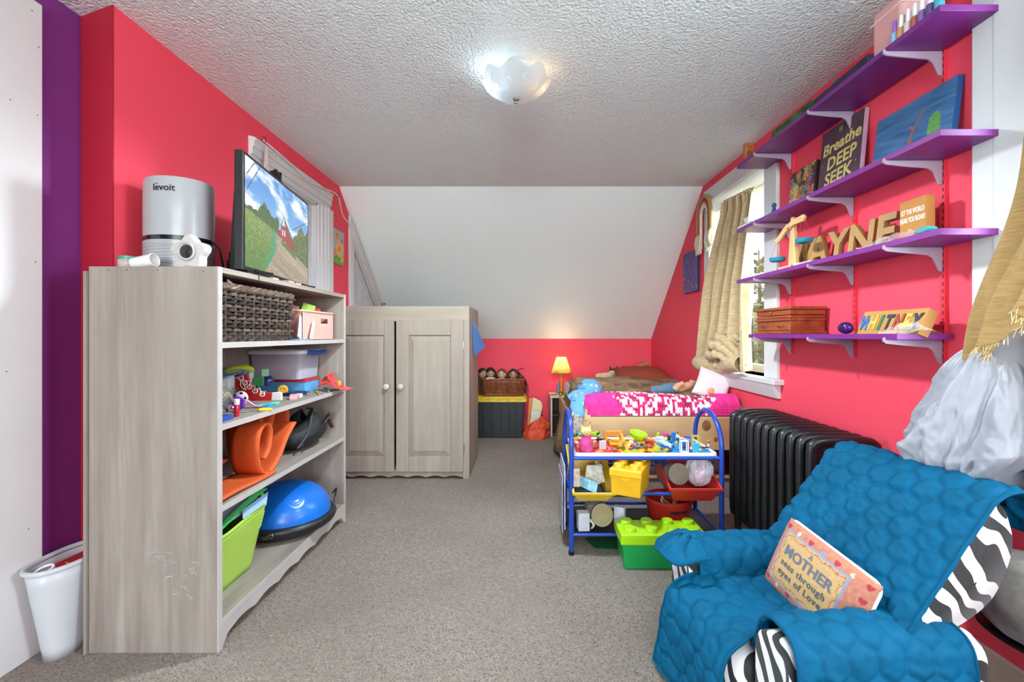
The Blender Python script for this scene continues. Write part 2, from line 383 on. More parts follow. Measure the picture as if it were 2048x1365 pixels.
for (a, b, c, d) in ((d0+.1, d0+.29, .9, 1.8), (d1-.29, d1-.1, .9, 1.8), (d0+.1, d0+.29, .15, .75), (d1-.29, d1-.1, .15, .75)): mb.box((XL-.032, a, c), (XL-.024, b, d))
obj('door_panel', mb, M('c9ccd0', .5), dr, bevel=.006)
# small closet door under the slope
FY = frame((0, 0, 0), (0, 1, 0), (0, 0, 1)); mb = MB()
ya = 3.60; mb.prism([(ya, 0), (ya+.085, 0), (ya+.085, slz(ya+.085)-.03), (ya, slz(ya)-.03)], XL, XL+.022, FY)
yb = 4.55; mb.prism([(ya+.06, slz(ya+.06)-.03), (yb, slz(yb)-.03), (yb, slz(yb)-.16), (ya+.06, slz(ya+.06)-.16)], XL, XL+.026, FY)
cd_ = struct('door_2', MB().prism([(ya+.085, 0), (yb, 0), (yb, slz(yb)-.14), (ya+.085, slz(ya+.085)-.14)], XL, XL+.008, FY), M('8d8f93', .6))
obj('door_casing', mb, WHT, cd_, bevel=.004)
obj('casing_bead', MB().prism([(ya+.085, slz(ya+.085)-.17), (yb, slz(yb)-.17), (yb, slz(yb)-.20), (ya+.085, slz(ya+.085)-.20)], XL, XL+.018, FY), WHT, cd_, bevel=.003)
obj('door_leaf', MB().prism([(ya+.12, 1.0), (4.3, 1.0), (4.3, slz(4.3)-.24), (ya+.13, slz(ya+.13)-.24)], XL+.006, XL+.014, FY), M('c4c6ca', .5), cd_)
# ------------------------------------------------------------ outside
grass = M('5d6b3c', .95, .5, .6, .4, 6)
mb = MB().grid(30, 30, lambda u, v: (1.9+u*60, -20+v*75, -3.2+max(0, (u*60+v*20-9))*.17+fbm(u*9, v*9)*1.2))
struct('ground', mb, grass)
def tree(x, y, z, h, r, col, seed, n=420, label='', tw=.14):
    t = thing('evergreen_tree', label, 'tree', (x, y, z), 0, None); q = random.Random(seed)
    mb = MB(); mb.tube([(0, 0, -.3), (.05, 0, h*.5), (0, .05, h)], [tw, tw*.6, .02], 8)
    br = MB(); lf = MB()
    for i in range(n//13):
        zz = q.uniform(.12, .98)*h; a = q.uniform(0, 2*PI); L = r*(1.02-zz/h)*q.uniform(.6, 1.1)+.15
        tip = Vector((cos(a)*L, sin(a)*L, zz-.12*L+q.uniform(-.1, .15)))
        br.tube([(0, 0, zz), tip*.5+Vector((0, 0, zz*.5+.06)), tip], [.03, .018, .006], 4)
        for j in range(7):
            c = Vector((0, 0, zz)).lerp(tip, q.uniform(.25, 1)); d = Vector((q.uniform(-1, 1), q.uniform(-1, 1), q.uniform(-.9, .2)))*.22
            s_ = Vector((q.uniform(-1, 1), q.uniform(-1, 1), q.uniform(-1, 1)))*.07
            lf.add([c-s_, c+s_, c+d+s_*.4, c+d-s_*.4], [(0, 1, 2, 3)])
    obj('trunk', mb, M('4a4038', .9, .3, 6), t); obj('branch', br, M('453c33', .9), t)['kind'] = 'stuff'
    f = obj('foliage', lf, col, t); f['kind'] = 'stuff'
LG = M('667548', .8, .35, 3, 0, 9)
for k, (x, y, h, lb) in enumerate(((4.5, 7.9, 5.9, 'tall dark evergreen seen between the upper purple shelves through the far window'), (6.0, 11.2, 6.3, 'grey green evergreen behind the nearest tree outside the far window'), (7.4, 14.4, 7.0, 'distant evergreen beside the curtain edge outside the far window'))):
    tree(x, y, -3.1, h, 1.5, LG, k, 520, lb)
# ------------------------------------------------------------ bookcase
BX0, BX1, BY0, BY1, BT = -1.425, -1.0, 1.44, 2.468, 1.267
def whitewash(axis, n_):
    return wood('7a6f67', 'a39a92', axis, .55, 5, 1.5, n_, .12, .07, '8b8179')
WW = whitewash('Z', 'whitewashed_pine'); WWy = whitewash('Y', 'whitewashed_pine_shelf'); EDGE = M('aba6a5', .5, .06, 10, .08, 80)
bc = thing('bookcase', 'tall whitewashed pine bookcase with scalloped base under the television', 'bookcase', (BX0, BY0, 0))
def sidep(y0, nm):
    return obj(nm, MB().box((BX0 if y0 < 2 else -1.402, y0, 0), (BX1-.004, y0+.019, BT)), WW, bc, True, bevel=.0015)
sp = sidep(BY0, 'side_panel'); obj('edge_band', MB().box((BX1-.004, BY0, 0), (BX1, BY0+.019, BT)), EDGE, sp, True)
sp2 = sidep(BY1-.019, 'side_panel'); obj('edge_band', MB().box((BX1-.004, BY1-.019, 0), (BX1, BY1, BT)), EDGE, sp2, True)
for x in (-1.36, -1.30, -1.20, -1.05): obj('screw_head', MB().ball((x, BY0-.0003, BT-.012-.004*(x > -1.1)), (.0022, .0012, .0022), 8), M('4a443e', .7), sp, True)
sm_ = MB(); q_ = random.Random(4)
for k in range(26):
    a_ = q_.uniform(0, 1); x_ = -1.235+.15*a_+q_.uniform(-.02, .02); z_ = .30-.05*a_+.05*sin(a_*7)+q_.uniform(-.025, .02); an = q_.uniform(-1.2, .5); L_ = q_.uniform(.008, .03)
    sm_.tube(catm([(x_, BY0-.0002, z_), (x_+L_*.5*cos(an), BY0-.0004, z_+L_*.5*sin(an)+.003), (x_+L_*cos(an), BY0-.0002, z_+L_*sin(an))], 3), q_.uniform(.0006, .0016), 4, flat=.2, up=(0, 1, 0))
obj('scuff_mark', sm_, M('a8a29c', .7), sp, True)['kind'] = 'stuff'
for x, z, r in ((-1.023, .235, .0065), (-1.035, .30, .003), (-1.022, .33, .0035)): obj('knot', MB().lathe([(0, 0), (r, .0004), (r*1.3, 0)], 12, m=frame((x, BY0, z), (1, 0, 0), (0, 0, 1))), M('8f8377', .6), sp, True)
obj('back_edge_strip', MB().box((BX0-.012, BY0-.006, 0), (BX0-.002, BY0+.05, BT-.016)), WW, bc, True)
obj('back_panel', MB().box((-1.402, BY0+.019, 0), (-1.396, BY1-.019, BT-.016)), WW, bc, True)
obj('top_board', MB().box((-1.402, BY0+.019, BT-.019), (BX1, BY1-.019, BT)).box((BX0, BY0+.019, BT-.019), (-1.402, 2.26, BT)), WWy, bc, True, bevel=.0015)
SH = (1.018, .745, .475, .10)
for i, z in enumerate(SH):
    s_ = obj('shelf_board', MB().box((-1.396, BY0+.019, z-.019), (BX1-.003, BY1-.019, z)), WWy, bc, True, bevel=.001)
    obj('edge_band', MB().box((BX1-.003, BY0+.019, z-.0195), (BX1, BY1-.019, z+.0003)), EDGE, s_, True)
prof = [(BY0+.019, .081), (BY1-.019, .081), (BY1-.019, .0)]
for i in range(60, -1, -1):
    t = i/60; y = BY0+.05+t*(BY1-BY0-.10)
    prof.append((y, .035+.012*abs(sin(t*PI*6))))
prof.append((BY0+.019, .0))
obj('scalloped_apron', MB().prism(prof, BX1-.02, BX1-.002, FY), EDGE, bc, True)
# ------------------------------------------------------------ on top of the bookcase
t = thing('humidifier', 'white oval air humidifier with black waistband on the bookcase', 'humidifier', (-1.283, 1.64, BT), math.radians(-14))
def oval(prof, n_=48): return MB().lathe(prof, n_, (0, 0, 0), 1.08, .92)
wp = plastic('a4a8ad', .28)
b = obj('lower_body', oval([(.100, 0), (.106, .01), (.107, .02), (.108, .112)]), wp, t)
rb = MB()
for k in range(8): rb.tube([(1.08*.1075*cos(a), .92*.1075*sin(a), .030+k*.0095+.002*sin(3*a+k)) for a in [2*PI*i/48 for i in range(48)]], .0022, 6, True)
obj('moulded_ridge', rb, wp, b)
obj('waistband', oval([(.1075, .112), (.109, .113), (.109, .127), (.1075, .128)]), glossm('14181e'), t)
obj('water_tank', oval([(.108, .128), (.1085, .22), (.1075, .325), (.104, .336), (.096, .338), (.093, .33), (.02, .326), (0, .326)]), wp, t)
lg = text_mb('levoit', .033, .0006, None, 'CENTER', .0006)
lg.add([(-.0275, .0225, 0), (-.0175, .0225, 0), (-.0175, .0248, 0), (-.0275, .0248, 0)], [(0, 1, 2, 3)])
q = MB(); W_ = .0
for v in lg.v:
    a = math.radians(-68)+v[0]/.116; q.v.append((1.08*.1087*cos(a)*1.004, .92*.1087*sin(a)*1.004, .283+v[1]))
q.f = lg.f; q.sm = lg.sm
obj('brand_lettering', q, M('33363a', .5), t)
cdm = MB().tube(catm([(.11, .03, .125), (.125, .05, .10), (.13, .06, .05), (.12, .08, .008), (.12, .12, .008)], 6), .004, 8)
obj('power_cord', cdm, plastic('15161a'), t)
# star shaped night light in front
t = thing('night_light', 'white five-lobed night light with black round lens against the humidifier', 'lamp', (-1.143, 1.515, BT), math.radians(-4))
N5 = 120
poly = [((.060+.008*cos(5*(a-PI/2)))*cos(a), (.056+.008*cos(5*(a-PI/2)))*sin(a)+.056) for a in [2*PI*i/N5 for i in range(N5)]]
poly = [(x, max(y, 0)) for x, y in poly]
obj('star_body', MB().prism(poly, -.012, .02, frame((0, 0, 0), (1, 0, 0), (0, 0, 1))), plastic('bfbebc', .4), t, bevel=.007, seg=3)
ln = obj('lens_ring', MB().lathe([(.0, .0), (.030, 0), (.031, .012), (.028, .014), (.026, .011)], 32, m=frame((.004, -.018, .058), (1, 0, 0), (0, 0, 1))), plastic('b4b4b4'), t)
obj('lens', MB().lathe([(0, .016), (.015, .014), (.026, .010), (.026, .006)], 32, m=frame((.004, -.018, .058), (1, 0, 0), (0, 0, 1))), M('2a2320', .3, .2, 60), t)
# jar and cup
t = thing('glass_jar', 'small clear jar with green and white lid left of the humidifier', 'jar', (-1.325, 1.475, BT))
obj('jar_body', MB().lathe([(0, 0), (.027, 0), (.029, .004), (.029, .024), (.026, .03)], 24), clear((.75, .8, .8), .4), t)
obj('lid', MB().lathe([(.0275, .026), (.0285, .027), (.0285, .037), (.026, .038), (0, .038)], 24), M('3f8a68', .4), t)
t = thing('plastic_cup', 'clear plastic cup lying on its side at bookcase corner', 'cup', (-1.262, 1.462, BT+.019))
obj('cup_wall', MB().lathe([(.017, -.035), (.019, -.034), (.022, .03), (.0225, .035), (.0205, .03), (.017, -.03), (0, -.03)], 24, m=RY(80)), clear((.93, .93, .93), .6), t)
obj('cup_rim', MB().tube(circ((0, 0, 0), .0215, 24), .0016, 6, True, m=RY(80) @ TR(0, 0, .034)), plastic('e3e3e0'), t)
# dark jar, black box, pink tub behind the tv
t = thing('supplement_jar', 'dark blue jar with brown lid and printed label beside television', 'jar', (-1.215, 1.90, BT))
obj('jar_body', MB().lathe([(0, 0), (.055, 0), (.058, .004), (.058, .09), (.045, .104)], 28), M('20343f', .3), t)
lb = obj('label_wrap', MB().lathe([(.0585, .015), (.0587, .016), (.0587, .083), (.0585, .084)], 28), M('2f5f7c', .5, .3, 30), t)
obj('label_lettering', text_mb('FULLER\nCLIPER', .026, .0005, frame((.02, -.057, .056), (1, .1, 0), (0, 0, 1)), 'CENTER', .0008), M('0f1620', .5), lb)
obj('lid', MB().lathe([(.046, .100), (.050, .101), (.050, .124), (.047, .127), (0, .127)], 28), plastic('3a2524'), t)
t = thing('media_box', 'black rectangular media box with white sticker behind television', 'box', (-1.155, 2.02, BT))
obj('box_body', MB().box((-.04, -.02, 0), (.03, .08, .12)), plastic('1d1e20', .4), t, bevel=.005)
obj('sticker', MB().box((-.012, -.0212, .03), (.012, -.02, .105)), M('d6d6d6', .6), t)
t = thing('pink_tub', 'translucent pink tub standing behind the black media box', 'tub', (-1.30, 2.14, BT))
obj('tub_body', MB().lathe([(0, 0), (.07, 0), (.074, .006), (.078, .20)], 24), clear((.75, .35, .48), .6), t)
obj('tub_lid', MB().lathe([(.080, .195), (.082, .197), (.082, .26), (.078, .265), (0, .265)], 24), clear((.8, .42, .55), .7), t)
# television
TL, BLp, TRp = Vector((-1.000, 1.575, 1.690)), Vector((-1.000, 1.575, 1.290)), Vector((-1.083, 2.200, 1.690))
tx = (TRp-TL).normalized(); ty = Vector((0, 0, 1)); Ft = frame(BLp, tx, ty); TW, THh = (TRp-TL).length, .40
def sky_col(u, v):
    w = fbm(u*5+v*2.5, v*6.5, 1.7, 5); w2 = fbm(u*2.4+3, v*4, 9, 4)
    c = lerp(hx('3f84cf'), hx('9cc4ea'), max(0, min(1, (1-v)*1.5))); k = max(0, min(1, (w+.45*w2+.12)*3.2)); return lerp(c, hx('eef2f8'), k)
def tvp(u, v):
    # u 0..1 near->far, v 0 bottom..1 top
    n1 = fbm(u*30, v*30, 2, 4); n2 = fbm(u*70, v*70, 5, 3)
    c = sky_col(u, v)
    # power lines
    for (x0, y0, x1, y1) in ((.20, 1.02, .02, .70), (.12, 1.0, .02, .84), (.98, .77, .68, .57)):
        L = math.hypot(x1-x0, y1-y0); d = abs((x1-x0)*(y0-v)-(x0-u)*(y1-y0))/L
        if d < .0035 and min(x0, x1) < u < max(x0, x1): c = hx('2a3038')
    tl = .565+.09*fbm(u*14, 3, 0, 4)+.10*math.exp(-((u-.25)/.07)**2)+.05*math.exp(-((u-.42)/.05)**2)
    if u < .46 and v < tl+.03*n1: c = lerp(hx('1f3a16'), hx('6c8a3a'), max(0, min(1, .45+1.4*n2+.5*n1)))
    tr = .50+.16*math.exp(-((u-.86)/.09)**2)+.18*max(0, (u-.93)/.07)+.05*fbm(u*20, 7, 0, 4)
    if u > .70 and v < tr+.02*n2: c = lerp(hx('2a3f1c'), hx('93a256'), max(0, min(1, .42+1.5*n2+.6*n1)))
    # house
    if inpoly(u, v, [(.44, .33), (.58, .29), (.72, .235), (.72, .43), (.61, .53), (.54, .66), (.485, .50), (.44, .49)]): c = lerp(hx('8e2a2c'), hx('a83a36'), .5+n2)
    if inpoly(u, v, [(.54, .67), (.70, .46), (.72, .42), (.60, .53)]): c = hx('5c6470')
    if inpoly(u, v, [(.475, .52), (.54, .68), (.555, .64), (.57, .57), (.545, .55), (.54, .62)]): c = hx('6b6f78')
    if inpoly(u, v, [(.505, .565), (.54, .66), (.565, .56)]): c = hx('d6d2cc')
    for (a, b, w, h) in ((.505, .45, .022, .07), (.54, .45, .022, .07), (.475, .345, .03, .07), (.545, .325, .02, .075), (.35, .35, .08, .1)):
        if a < u < a+w and b < v < b+h: c = hx('e4e6e8') if (u-a) < .005 or (v-b) < .008 or (a+w-u) < .005 or w > .05 else hx('9aa3ad')
    if .355 < u < .43 and .44 < v < .455: c = hx('70757d')
    for k in range(5):
        if abs(u-(.61+.022*k)) < .003 and .27 < v < .37: c = hx('5d4138')
    # ground: lawn left, gravel drive
    gl = .50-.20*max(0, (u-.18))**1.0 if u < .46 else .435-.50*(u-.5)
    gl = .53-.18*u if u < .36 else (.465-.42*(u-.36) if u < .72 else .31-.38*(u-.72))
    if v < gl:
        side = .42-.9*max(0, .30-v)**1.35-.10*max(0, v-.33)
        g = lerp(hx('4f7a2a'), hx('a3a85c'), max(0, min(1, .35+.9*n1+n2+(v-.3)*1.2)))
        if u < side:
            c = g
            e = side-u
            if e < .10 and v > .05: c = lerp(hx('2f9a72'), g, max(0, min(1, e/.10+n2)))
        else: c = lerp(hx('7c6a55'), hx('c9b9a0'), max(0, min(1, .5+1.3*n2+.6*fbm(u*8+v*20, v*3, 4))))
        if u > .50 and v > gl-.05*(u < .75): c = lerp(hx('3f6424'), hx('6b8c3a'), .5+n2)
    return c
t = thing('television', 'black flat television showing a red house and gravel drive', 'television', (-1.06, 1.88, BT))
obj('bezel', MB().box((-.012, -.014, -.03), (TW+.012, THh+.012, .0), Ft), M('111113', .35), t, True, bevel=.003)
obj('back_housing', MB().add([tuple(Ft @ Vector(p)) for p in ((.02, -.03, -.028), (TW-.02, -.03, -.028), (TW-.02, THh-.02, -.028), (.02, THh-.02, -.028), (.05, .0, -.075), (TW-.05, .0, -.075), (TW-.05, THh*.7, -.06), (.05, THh*.7, -.06))], [(0, 3, 2, 1), (4, 5, 6, 7), (0, 1, 5, 4), (1, 2, 6, 5), (2, 3, 7, 6), (3, 0, 4, 7)]), M('19191b', .5), t, True)
sc = MB(); paint(sc, Ft @ TR(0, 0, .0012), TW, THh, 210, 140, tvp)
obj('screen', sc, screenm(.40), t, True)
for ox in (.08, TW-.08):
    st = MB().tube([Ft @ Vector((ox+.015, -.0165, -.11)), Ft @ Vector((ox+.01, -.012, -.04)), Ft @ Vector((ox, .0, -.015)), Ft @ Vector((ox+.005, -.012, .02)), Ft @ Vector((ox+.01, -.0165, .06))], [.004, .006, .008, .007, .004], 8)
    obj('stand_foot', st, M('161618', .4), t, True)
bars = MB().box((.03, -.034, -.035), (TW-.02, -.014, .0), Ft); obj('speaker_bar', bars, M('1b1c1f', .45), t, True, bevel=.004)
# small pink things under the tv
for k, (y, x, lb) in enumerate(((1.80, -1.03, 'small pink rubber block under the near half of the television'), (1.90, -1.018, 'small pink rubber block under the middle of the television'), (1.985, -1.03, 'pink ridged eraser tucked under the television speaker bar'))):
    solo('pink_eraser', lb, 'eraser', MB().box((x-.016, y-.022, BT), (x+.016, y+.022, BT+.009)), M('c99a98', .6), None, bevel=.003)
# eye mask and cord on the door casing
t = thing('sleep_mask', 'black and pink sleep mask hanging on white strap from a hook', 'mask', (-1.385, 2.42, 1.86))
obj('mask_pad', MB().grid(16, 10, lambda u, v: (.012+.03*sin(u*PI), (u-.5)*.085, .02+(v-.5)*(.13-.03*cos(4*PI*u))-.02*sin(u*PI))), fabric('221a1e'), t, solid=.012)
obj('mask_lining', MB().tube(catm([(.02, -.045, -.01), (.045, -.02, -.055), (.05, .02, -.055), (.025, .048, 0)], 5), .009, 8), fabric('a46a82'), t)
obj('mask_strap', MB().tube(catm([(-.008, -.03, .20), (.0, -.04, .10), (.01, -.03, .02), (.03, .0, -.03)], 5), .010, 6, flat=.25).tube(catm([(-.005, -.05, .19), (-.005, -.055, .08), (.0, -.06, -.1)], 5), .008, 6, flat=.3), fabric('d9d2cc'), t)
t = thing('curtain_wire', 'thin white cord strung between black hooks over the door', 'cord', (XL+.05, 2.35, 2.08))
cp = [(0, 0, 0), (.005, .12, -.01), (0, .3, -.02), (.006, .5, -.045), (0, .7, -.02), (0, .93, .0), (-.03, 1.1, -.10), (-.03, 1.27, -.16), (-.025, 1.5, -.36), (-.025, 1.95, -.72), (-.02, 2.2, -.95)]
obj('cord', MB().tube(catm(cp, 6), .0045, 6), M('dcdad8', .7), t)
def hook(y, z): return MB().tube([(-.01, y, z), (.004, y, z-.012), (.012, y, z), (.01, y+.005, z+.018), (-.006, y+.002, z+.022)], .0022, 6)
for y in (0, .93): obj('hook', hook(y, .0), M('2a2622', .5), t)
# small flower picture
def flw(u, v):
    c = lerp(hx('b9b7a9'), hx('a7b0a6'), v)
    if v < .26+.05*sin(u*9): c = hx('7fae3a') if fbm(u*9, v*9) > -.05 else hx('4f9a2f')
    for (a, b, r, k) in ((.58, .46, .28, 'e8b84a'), (.55, .46, .12, 'e8743a'), (.35, .80, .13, 'e08a3a'), (.30, .83, .06, 'd9683a'), (.80, .72, .10, 'cf5a6a'), (.15, .32, .14, 'd98a6a'), (.80, .2, .14, 'd9b45a'), (.40, .17, .07, '223a22'), (.40, .17, .04, 'e8d84a')):
        if (u-a)**2+((v-b)*1.25)**2 < r*r*(1+.3*sin(9*math.atan2(v-b, u-a))): c = hx(k)
    return c
t = thing('flower_picture', 'small unframed flower painting on red wall beside the door', 'picture', (XL, 3.38, 1.70))
obj('canvas', MB().box((XL, 3.285, 1.585), (XL+.016, 3.48, 1.845)), M('cfc9b8', .7), t, True)
mb = MB(); paint(mb, frame((XL+.0165, 3.285, 1.585), (0, 1, 0), (0, 0, 1)), .195, .26, 60, 80, flw); obj('painting', mb, printm(), t, True)
# ------------------------------------------------------------ bookcase contents
def pbox(name, label, cat, c, d, mat, rot=0, bevel=.002, group=None, tilt=None):
    m = TR(*c) @ RZ(rot) @ (tilt if tilt is not None else Matrix.Identity(4))
    return solo(name, label, cat, MB().box((-d[0]/2, -d[1]/2, 0), (d[0]/2, d[1]/2, d[2]), m), mat, group, bevel=bevel)
def rrect(w, h, r, n=6):   # rounded rectangle path
    out = []
    for cx_, cy_, a0 in ((w/2-r, h/2-r, 0), (-w/2+r, h/2-r, 90), (-w/2+r, -h/2+r, 180), (w/2-r, -h/2+r, 270)):
        for i in range(n+1):
            a = math.radians(a0+90*i/n); out.append((cx_+r*cos(a), cy_+r*sin(a)))
    return out
def resample(p, n):
    L = [0]; k = len(p)
    for i in range(k): L.append(L[-1]+math.dist(p[i], p[(i+1) % k]))
    out = []; j = 0
    for i in range(n):
        t = L[-1]*i/n
        while L[j+1] < t: j += 1
        f = (t-L[j])/max(1e-9, L[j+1]-L[j]); a, b = p[j], p[(j+1) % k]; out.append((a[0]+(b[0]-a[0])*f, a[1]+(b[1]-a[1])*f))
    return out
def wicker(parent, w, h, z1, rows, stakes, r, mats, flare=1.06, amp=None, strand_r=None):
    amp = amp or r*.9; N = stakes*4; rr = random.Random(3)
    for mi, mt in enumerate(mats):
        mb = MB()
        for k in range(rows):
            if k % len(mats) != mi: continue
            t = (k+.5)/rows; f = 1+(flare-1)*t; base_ = resample(rrect(w*f, h*f, .03), N); pts = []
            for i, (x, y) in enumerate(base_):
                x2, y2 = base_[(i+1) % N]; x0, y0 = base_[i-1]; tx_, ty_ = x2-x0, y2-y0; L = math.hypot(tx_, ty_)
                o_ = amp*sin(PI*i/2+PI*(k % 2)+.01)
                pts.append((x+ty_/L*o_, y-tx_/L*o_, .006+(z1-.012)*t+rr.uniform(-.0006, .0006)))
            mb.tube(pts, r, 5, True, flat=.9)
        o = obj('woven_strand', mb, mt, parent); o['kind'] = 'stuff'
    st = MB(); b0 = resample(rrect(w, h, .03), stakes)
    for x, y in b0: st.tube([(x, y, .002), (x*flare, y*flare, z1)], r*.7, 5)
    obj('stake', st, mats[0], parent)['kind'] = 'stuff'
    rim = MB(); N2 = stakes*5
    for q in range(3):
        base_ = resample(rrect(w*flare, h*flare, .03), N2)
        rim.tube([(x*(1+.012*cos(i*.6+q*2.1)), y*(1+.012*cos(i*.6+q*2.1)), z1+r*1.2*sin(i*.6+q*2.1)) for i, (x, y) in enumerate(base_)], r*1.05, 5, True)
    obj('braided_rim', rim, mats[-1], parent)
    bt = MB(); base_ = resample(rrect(w, h, .03), N2)
    for q in range(2): bt.tube([(x*(1+.012*cos(i*.6+q*3.1)), y*(1+.012*cos(i*.6+q*3.1)), r*1.6+r*sin(i*.6+q*3.1)) for i, (x, y) in enumerate(base_)], r*1.1, 5, True)
    obj('braided_foot', bt, mats[0], parent)
    obj('liner_wall', MB().prism(rrect(w-r*2, h-r*2, .03), .004, .01), mats[0], parent)
WK = [M('3c342f', .4, .5, 70, .3, 300, spec=.6), M('51473f', .35, .5, 60, .3, 300, spec=.6), M('6b5c50', .35, .45, 60, .3, 300, spec=.6)]
t = thing('wicker_basket', 'large dark brown wicker basket on top bookcase shelf', 'basket', (-1.20, 1.735, SH[0]))
wicker(t, .315, .49, .195, 13, 30, .0066, WK, 1.045, .0085)
t2 = thing('book', 'red book lying on top of dark wicker basket', 'book', (-1.15, 1.72, SH[0]+.2))
obj('cover', MB().box((-.10, -.13, 0), (.09, .12, .012)), M('b8222a', .5), t2); 
solo('paper_card', 'pointed white paper sticking out of dark wicker basket', 'paper', MB().prism([(-.03, 0), (.05, 0), (-.025, .035)], 0, .0012, frame((-1.06, 1.60, SH[0]+.19), (.1, 1, 0), (0, 0, 1))), M('d9dbe0', .7))
# pink perforated basket
PK = plastic('e5ab9f', .4)
t = thing('pink_basket', 'pink perforated plastic basket beside the dark wicker basket', 'basket', (-1.20, 2.22, SH[0]))
w, d, h = .33, .33, .138
b = MB()
for x0, x1, z0, z1 in ((-.155, .155, .0, .075), (-.155, .155, .107, h), (-.155, -.03, .075, .107), (.035, .155, .075, .107)): pass
def wallg(mb, x, y0, y1, z0, z1, th): mb.box((x-th, y0, z0), (x, y1, z1))
for (y0, y1, z0, z1) in ((-d/2, d/2, 0, .082), (-d/2, d/2, .108, h), (-d/2, -.02+.04, .082, .108), (.105, d/2, .082, .108)): wallg(b, w/2, y0, y1, z0, z1, .003)
b.box((-w/2, -d/2, 0), (-w/2+.003, d/2, h)).box((-w/2, -d/2, 0), (w/2, -d/2+.003, h)).box((-w/2, d/2-.003, 0), (w/2, d/2, h)).box((-w/2, -d/2, 0), (w/2, d/2, .003))
obj('basket_wall', b, PK, t)
obj('rim', MB().tube([(x, y, h) for x, y in rrect(w+.006, d+.006, .02)], .005, 6, True), PK, t)
pf = MB()
for i in range(28):
    for j in range(11):
        y = -d/2+.012+i*.0112; z = .012+j*.0108+(.0054 if i % 2 else 0)
        if .012 < y < .112 and .07 < z < .118: continue
        pf.add([(w/2+.0004, y-.0032, z), (w/2+.0004, y, z-.0028), (w/2+.0004, y+.0032, z), (w/2+.0004, y, z+.0028)], [(0, 1, 2, 3)])
obj('perforation', pf, M('8d5a55', .7), t)['kind'] = 'stuff'
pbox('block_box', 'green and yellow patterned toy box sticking out of pink basket', 'toy', (-1.10, 2.20, SH[0]+.105), (.06, .07, .075), M('8dbb3c', .5, .5, 30), 30, .003, None, RY(18))
pbox('toy_block', 'red toy block at right end of pink basket', 'toy', (-1.09, 2.29, SH[0]+.11), (.05, .05, .05), M('c43a35', .5), 20)
pbox('toy_block', 'brown wooden block at left end of pink basket', 'toy', (-1.10, 2.09, SH[0]+.12), (.05, .05, .04), M('7a4a38', .6), 35)
pbox('toy_block', 'dark blue bundle behind the green box in pink basket', 'toy', (-1.20, 2.20, SH[0]+.11), (.10, .12, .05), fabric('27303f'), 10, .01)
pbox('tablet_case', 'pale grey square case leaning between the two baskets', 'case', (-1.035, 2.03, SH[0]+.007), (.006, .075, .105), M('cfd3d6', .5), 12, .003, None, RX(-16))
pbox('tablet_case', 'narrow white case leaning against pink basket wall', 'case', (-1.018, 2.10, SH[0]+.005), (.008, .022, .095), M('e3e4e6', .4), 8, .003, None, RX(-28))
pbox('notebook', 'thin teal notebook under the leaning grey case', 'notebook', (-1.06, 2.045, SH[0]), (.09, .13, .006), M('5d93a8', .5), 4, .001)
# ---- second shelf
z = SH[1]
t = thing('storage_tote', 'clear plastic storage tote with blue latch handle on second shelf', 'tote', (-1.255, 2.325, z+.072))
def toteb(w, d, h, th, fl): # open box, flared
    mb = MB(); o_ = rrect(w, d, .02, 4); n = len(o_); vs = [(x, y, 0) for x, y in o_]+[(x*fl, y*fl, h) for x, y in o_]
    fs = [(i, (i+1) % n, n+(i+1) % n, n+i) for i in range(n)]+[tuple(range(n-1, -1, -1))]
    return mb.add(vs, fs, True)
obj('tote_body', toteb(.24, .20, .135, .002, 1.1), clear((.72, .74, .84), .38, .2), t, solid=.002)
obj('rim_flange', MB().tube([(x, y, .137) for x, y in rrect(.272, .228, .02, 4)], .009, 6, True, flat=1.3), clear((.82, .83, .9), .75, .3), t)
hd = MB().tube(catm([(.12, -.06, .13), (.15, -.055, .137), (.185, -.01, .135), (.185, .04, .135), (.15, .08, .135)], 6), .012, 8, flat=.9)
obj('latch_handle', hd, plastic('1f4fa6'), t)
for k, (x, y, s_, c) in enumerate(((-.06, -.04, .05, 'c9cdd4'), (.03, -.05, .04, 'd48a90'), (.06, .02, .045, 'dfe3e6'), (0, .03, .05, '8f9fb4'))):
    tag(obj('tote_filling', MB().ball((-1.255+x, 2.325+y, z+.072+.008+s_*.8), (s_, s_*.8, s_*.8), 10), fabric(c)), ['grey', 'salmon', 'white', 'blue grey'][k]+' soft bundle seen through clear storage tote', 'cloth')
t = thing('flat_box', 'pale blue flat box with red lid rim under clear tote', 'box', (-1.26, 2.36, z))
obj('box_body', MB().box((-.125, -.08, 0), (.125, .07, .052)), M('5aa6d8', .45, .1, 20), t, bevel=.002)
obj('lid_rim', MB().box((-.128, -.083, .052), (.128, .073, .068)), M('c12c3c', .45), t, bevel=.002)
# lacing shoe
t = thing('lacing_shoe', 'red cardboard high-top shoe with white lace rings on second shelf', 'toy shoe', (-1.30, 1.985, z))
FS = frame((0, 0, 0), (1, .12, 0), (0, 0, 1))
obj('shoe_board', MB().prism([(0, 0), (.155, 0), (.155, .035), (.115, .04), (.075, .065), (.05, .118), (.01, .122), (0, .115)], 0, .012, FS), M('c21f27', .5), t, bevel=.002)
for k, (x, zz) in enumerate(((.028, .103), (.044, .083), (.064, .064), (.088, .045), (.118, .030))):
    obj('lace_ring', MB().tube(circ((x, zz, .014), .010, 20), .0025, 6, True, m=FS), M('eeeae4', .5), t)
obj('lace', MB().tube([FS @ Vector(p) for p in catm([(.03, .10, .016), (.03, .07, .02), (.05, .05, .018), (.045, .083, .022), (.07, .09, .02), (.066, .064, .02), (.09, .07, .024), (.088, .045, .018), (.11, .06, .024), (.118, .03, .018), (.135, .045, .02)], 5)], .0018, 5), M('eeeae4', .6), t)
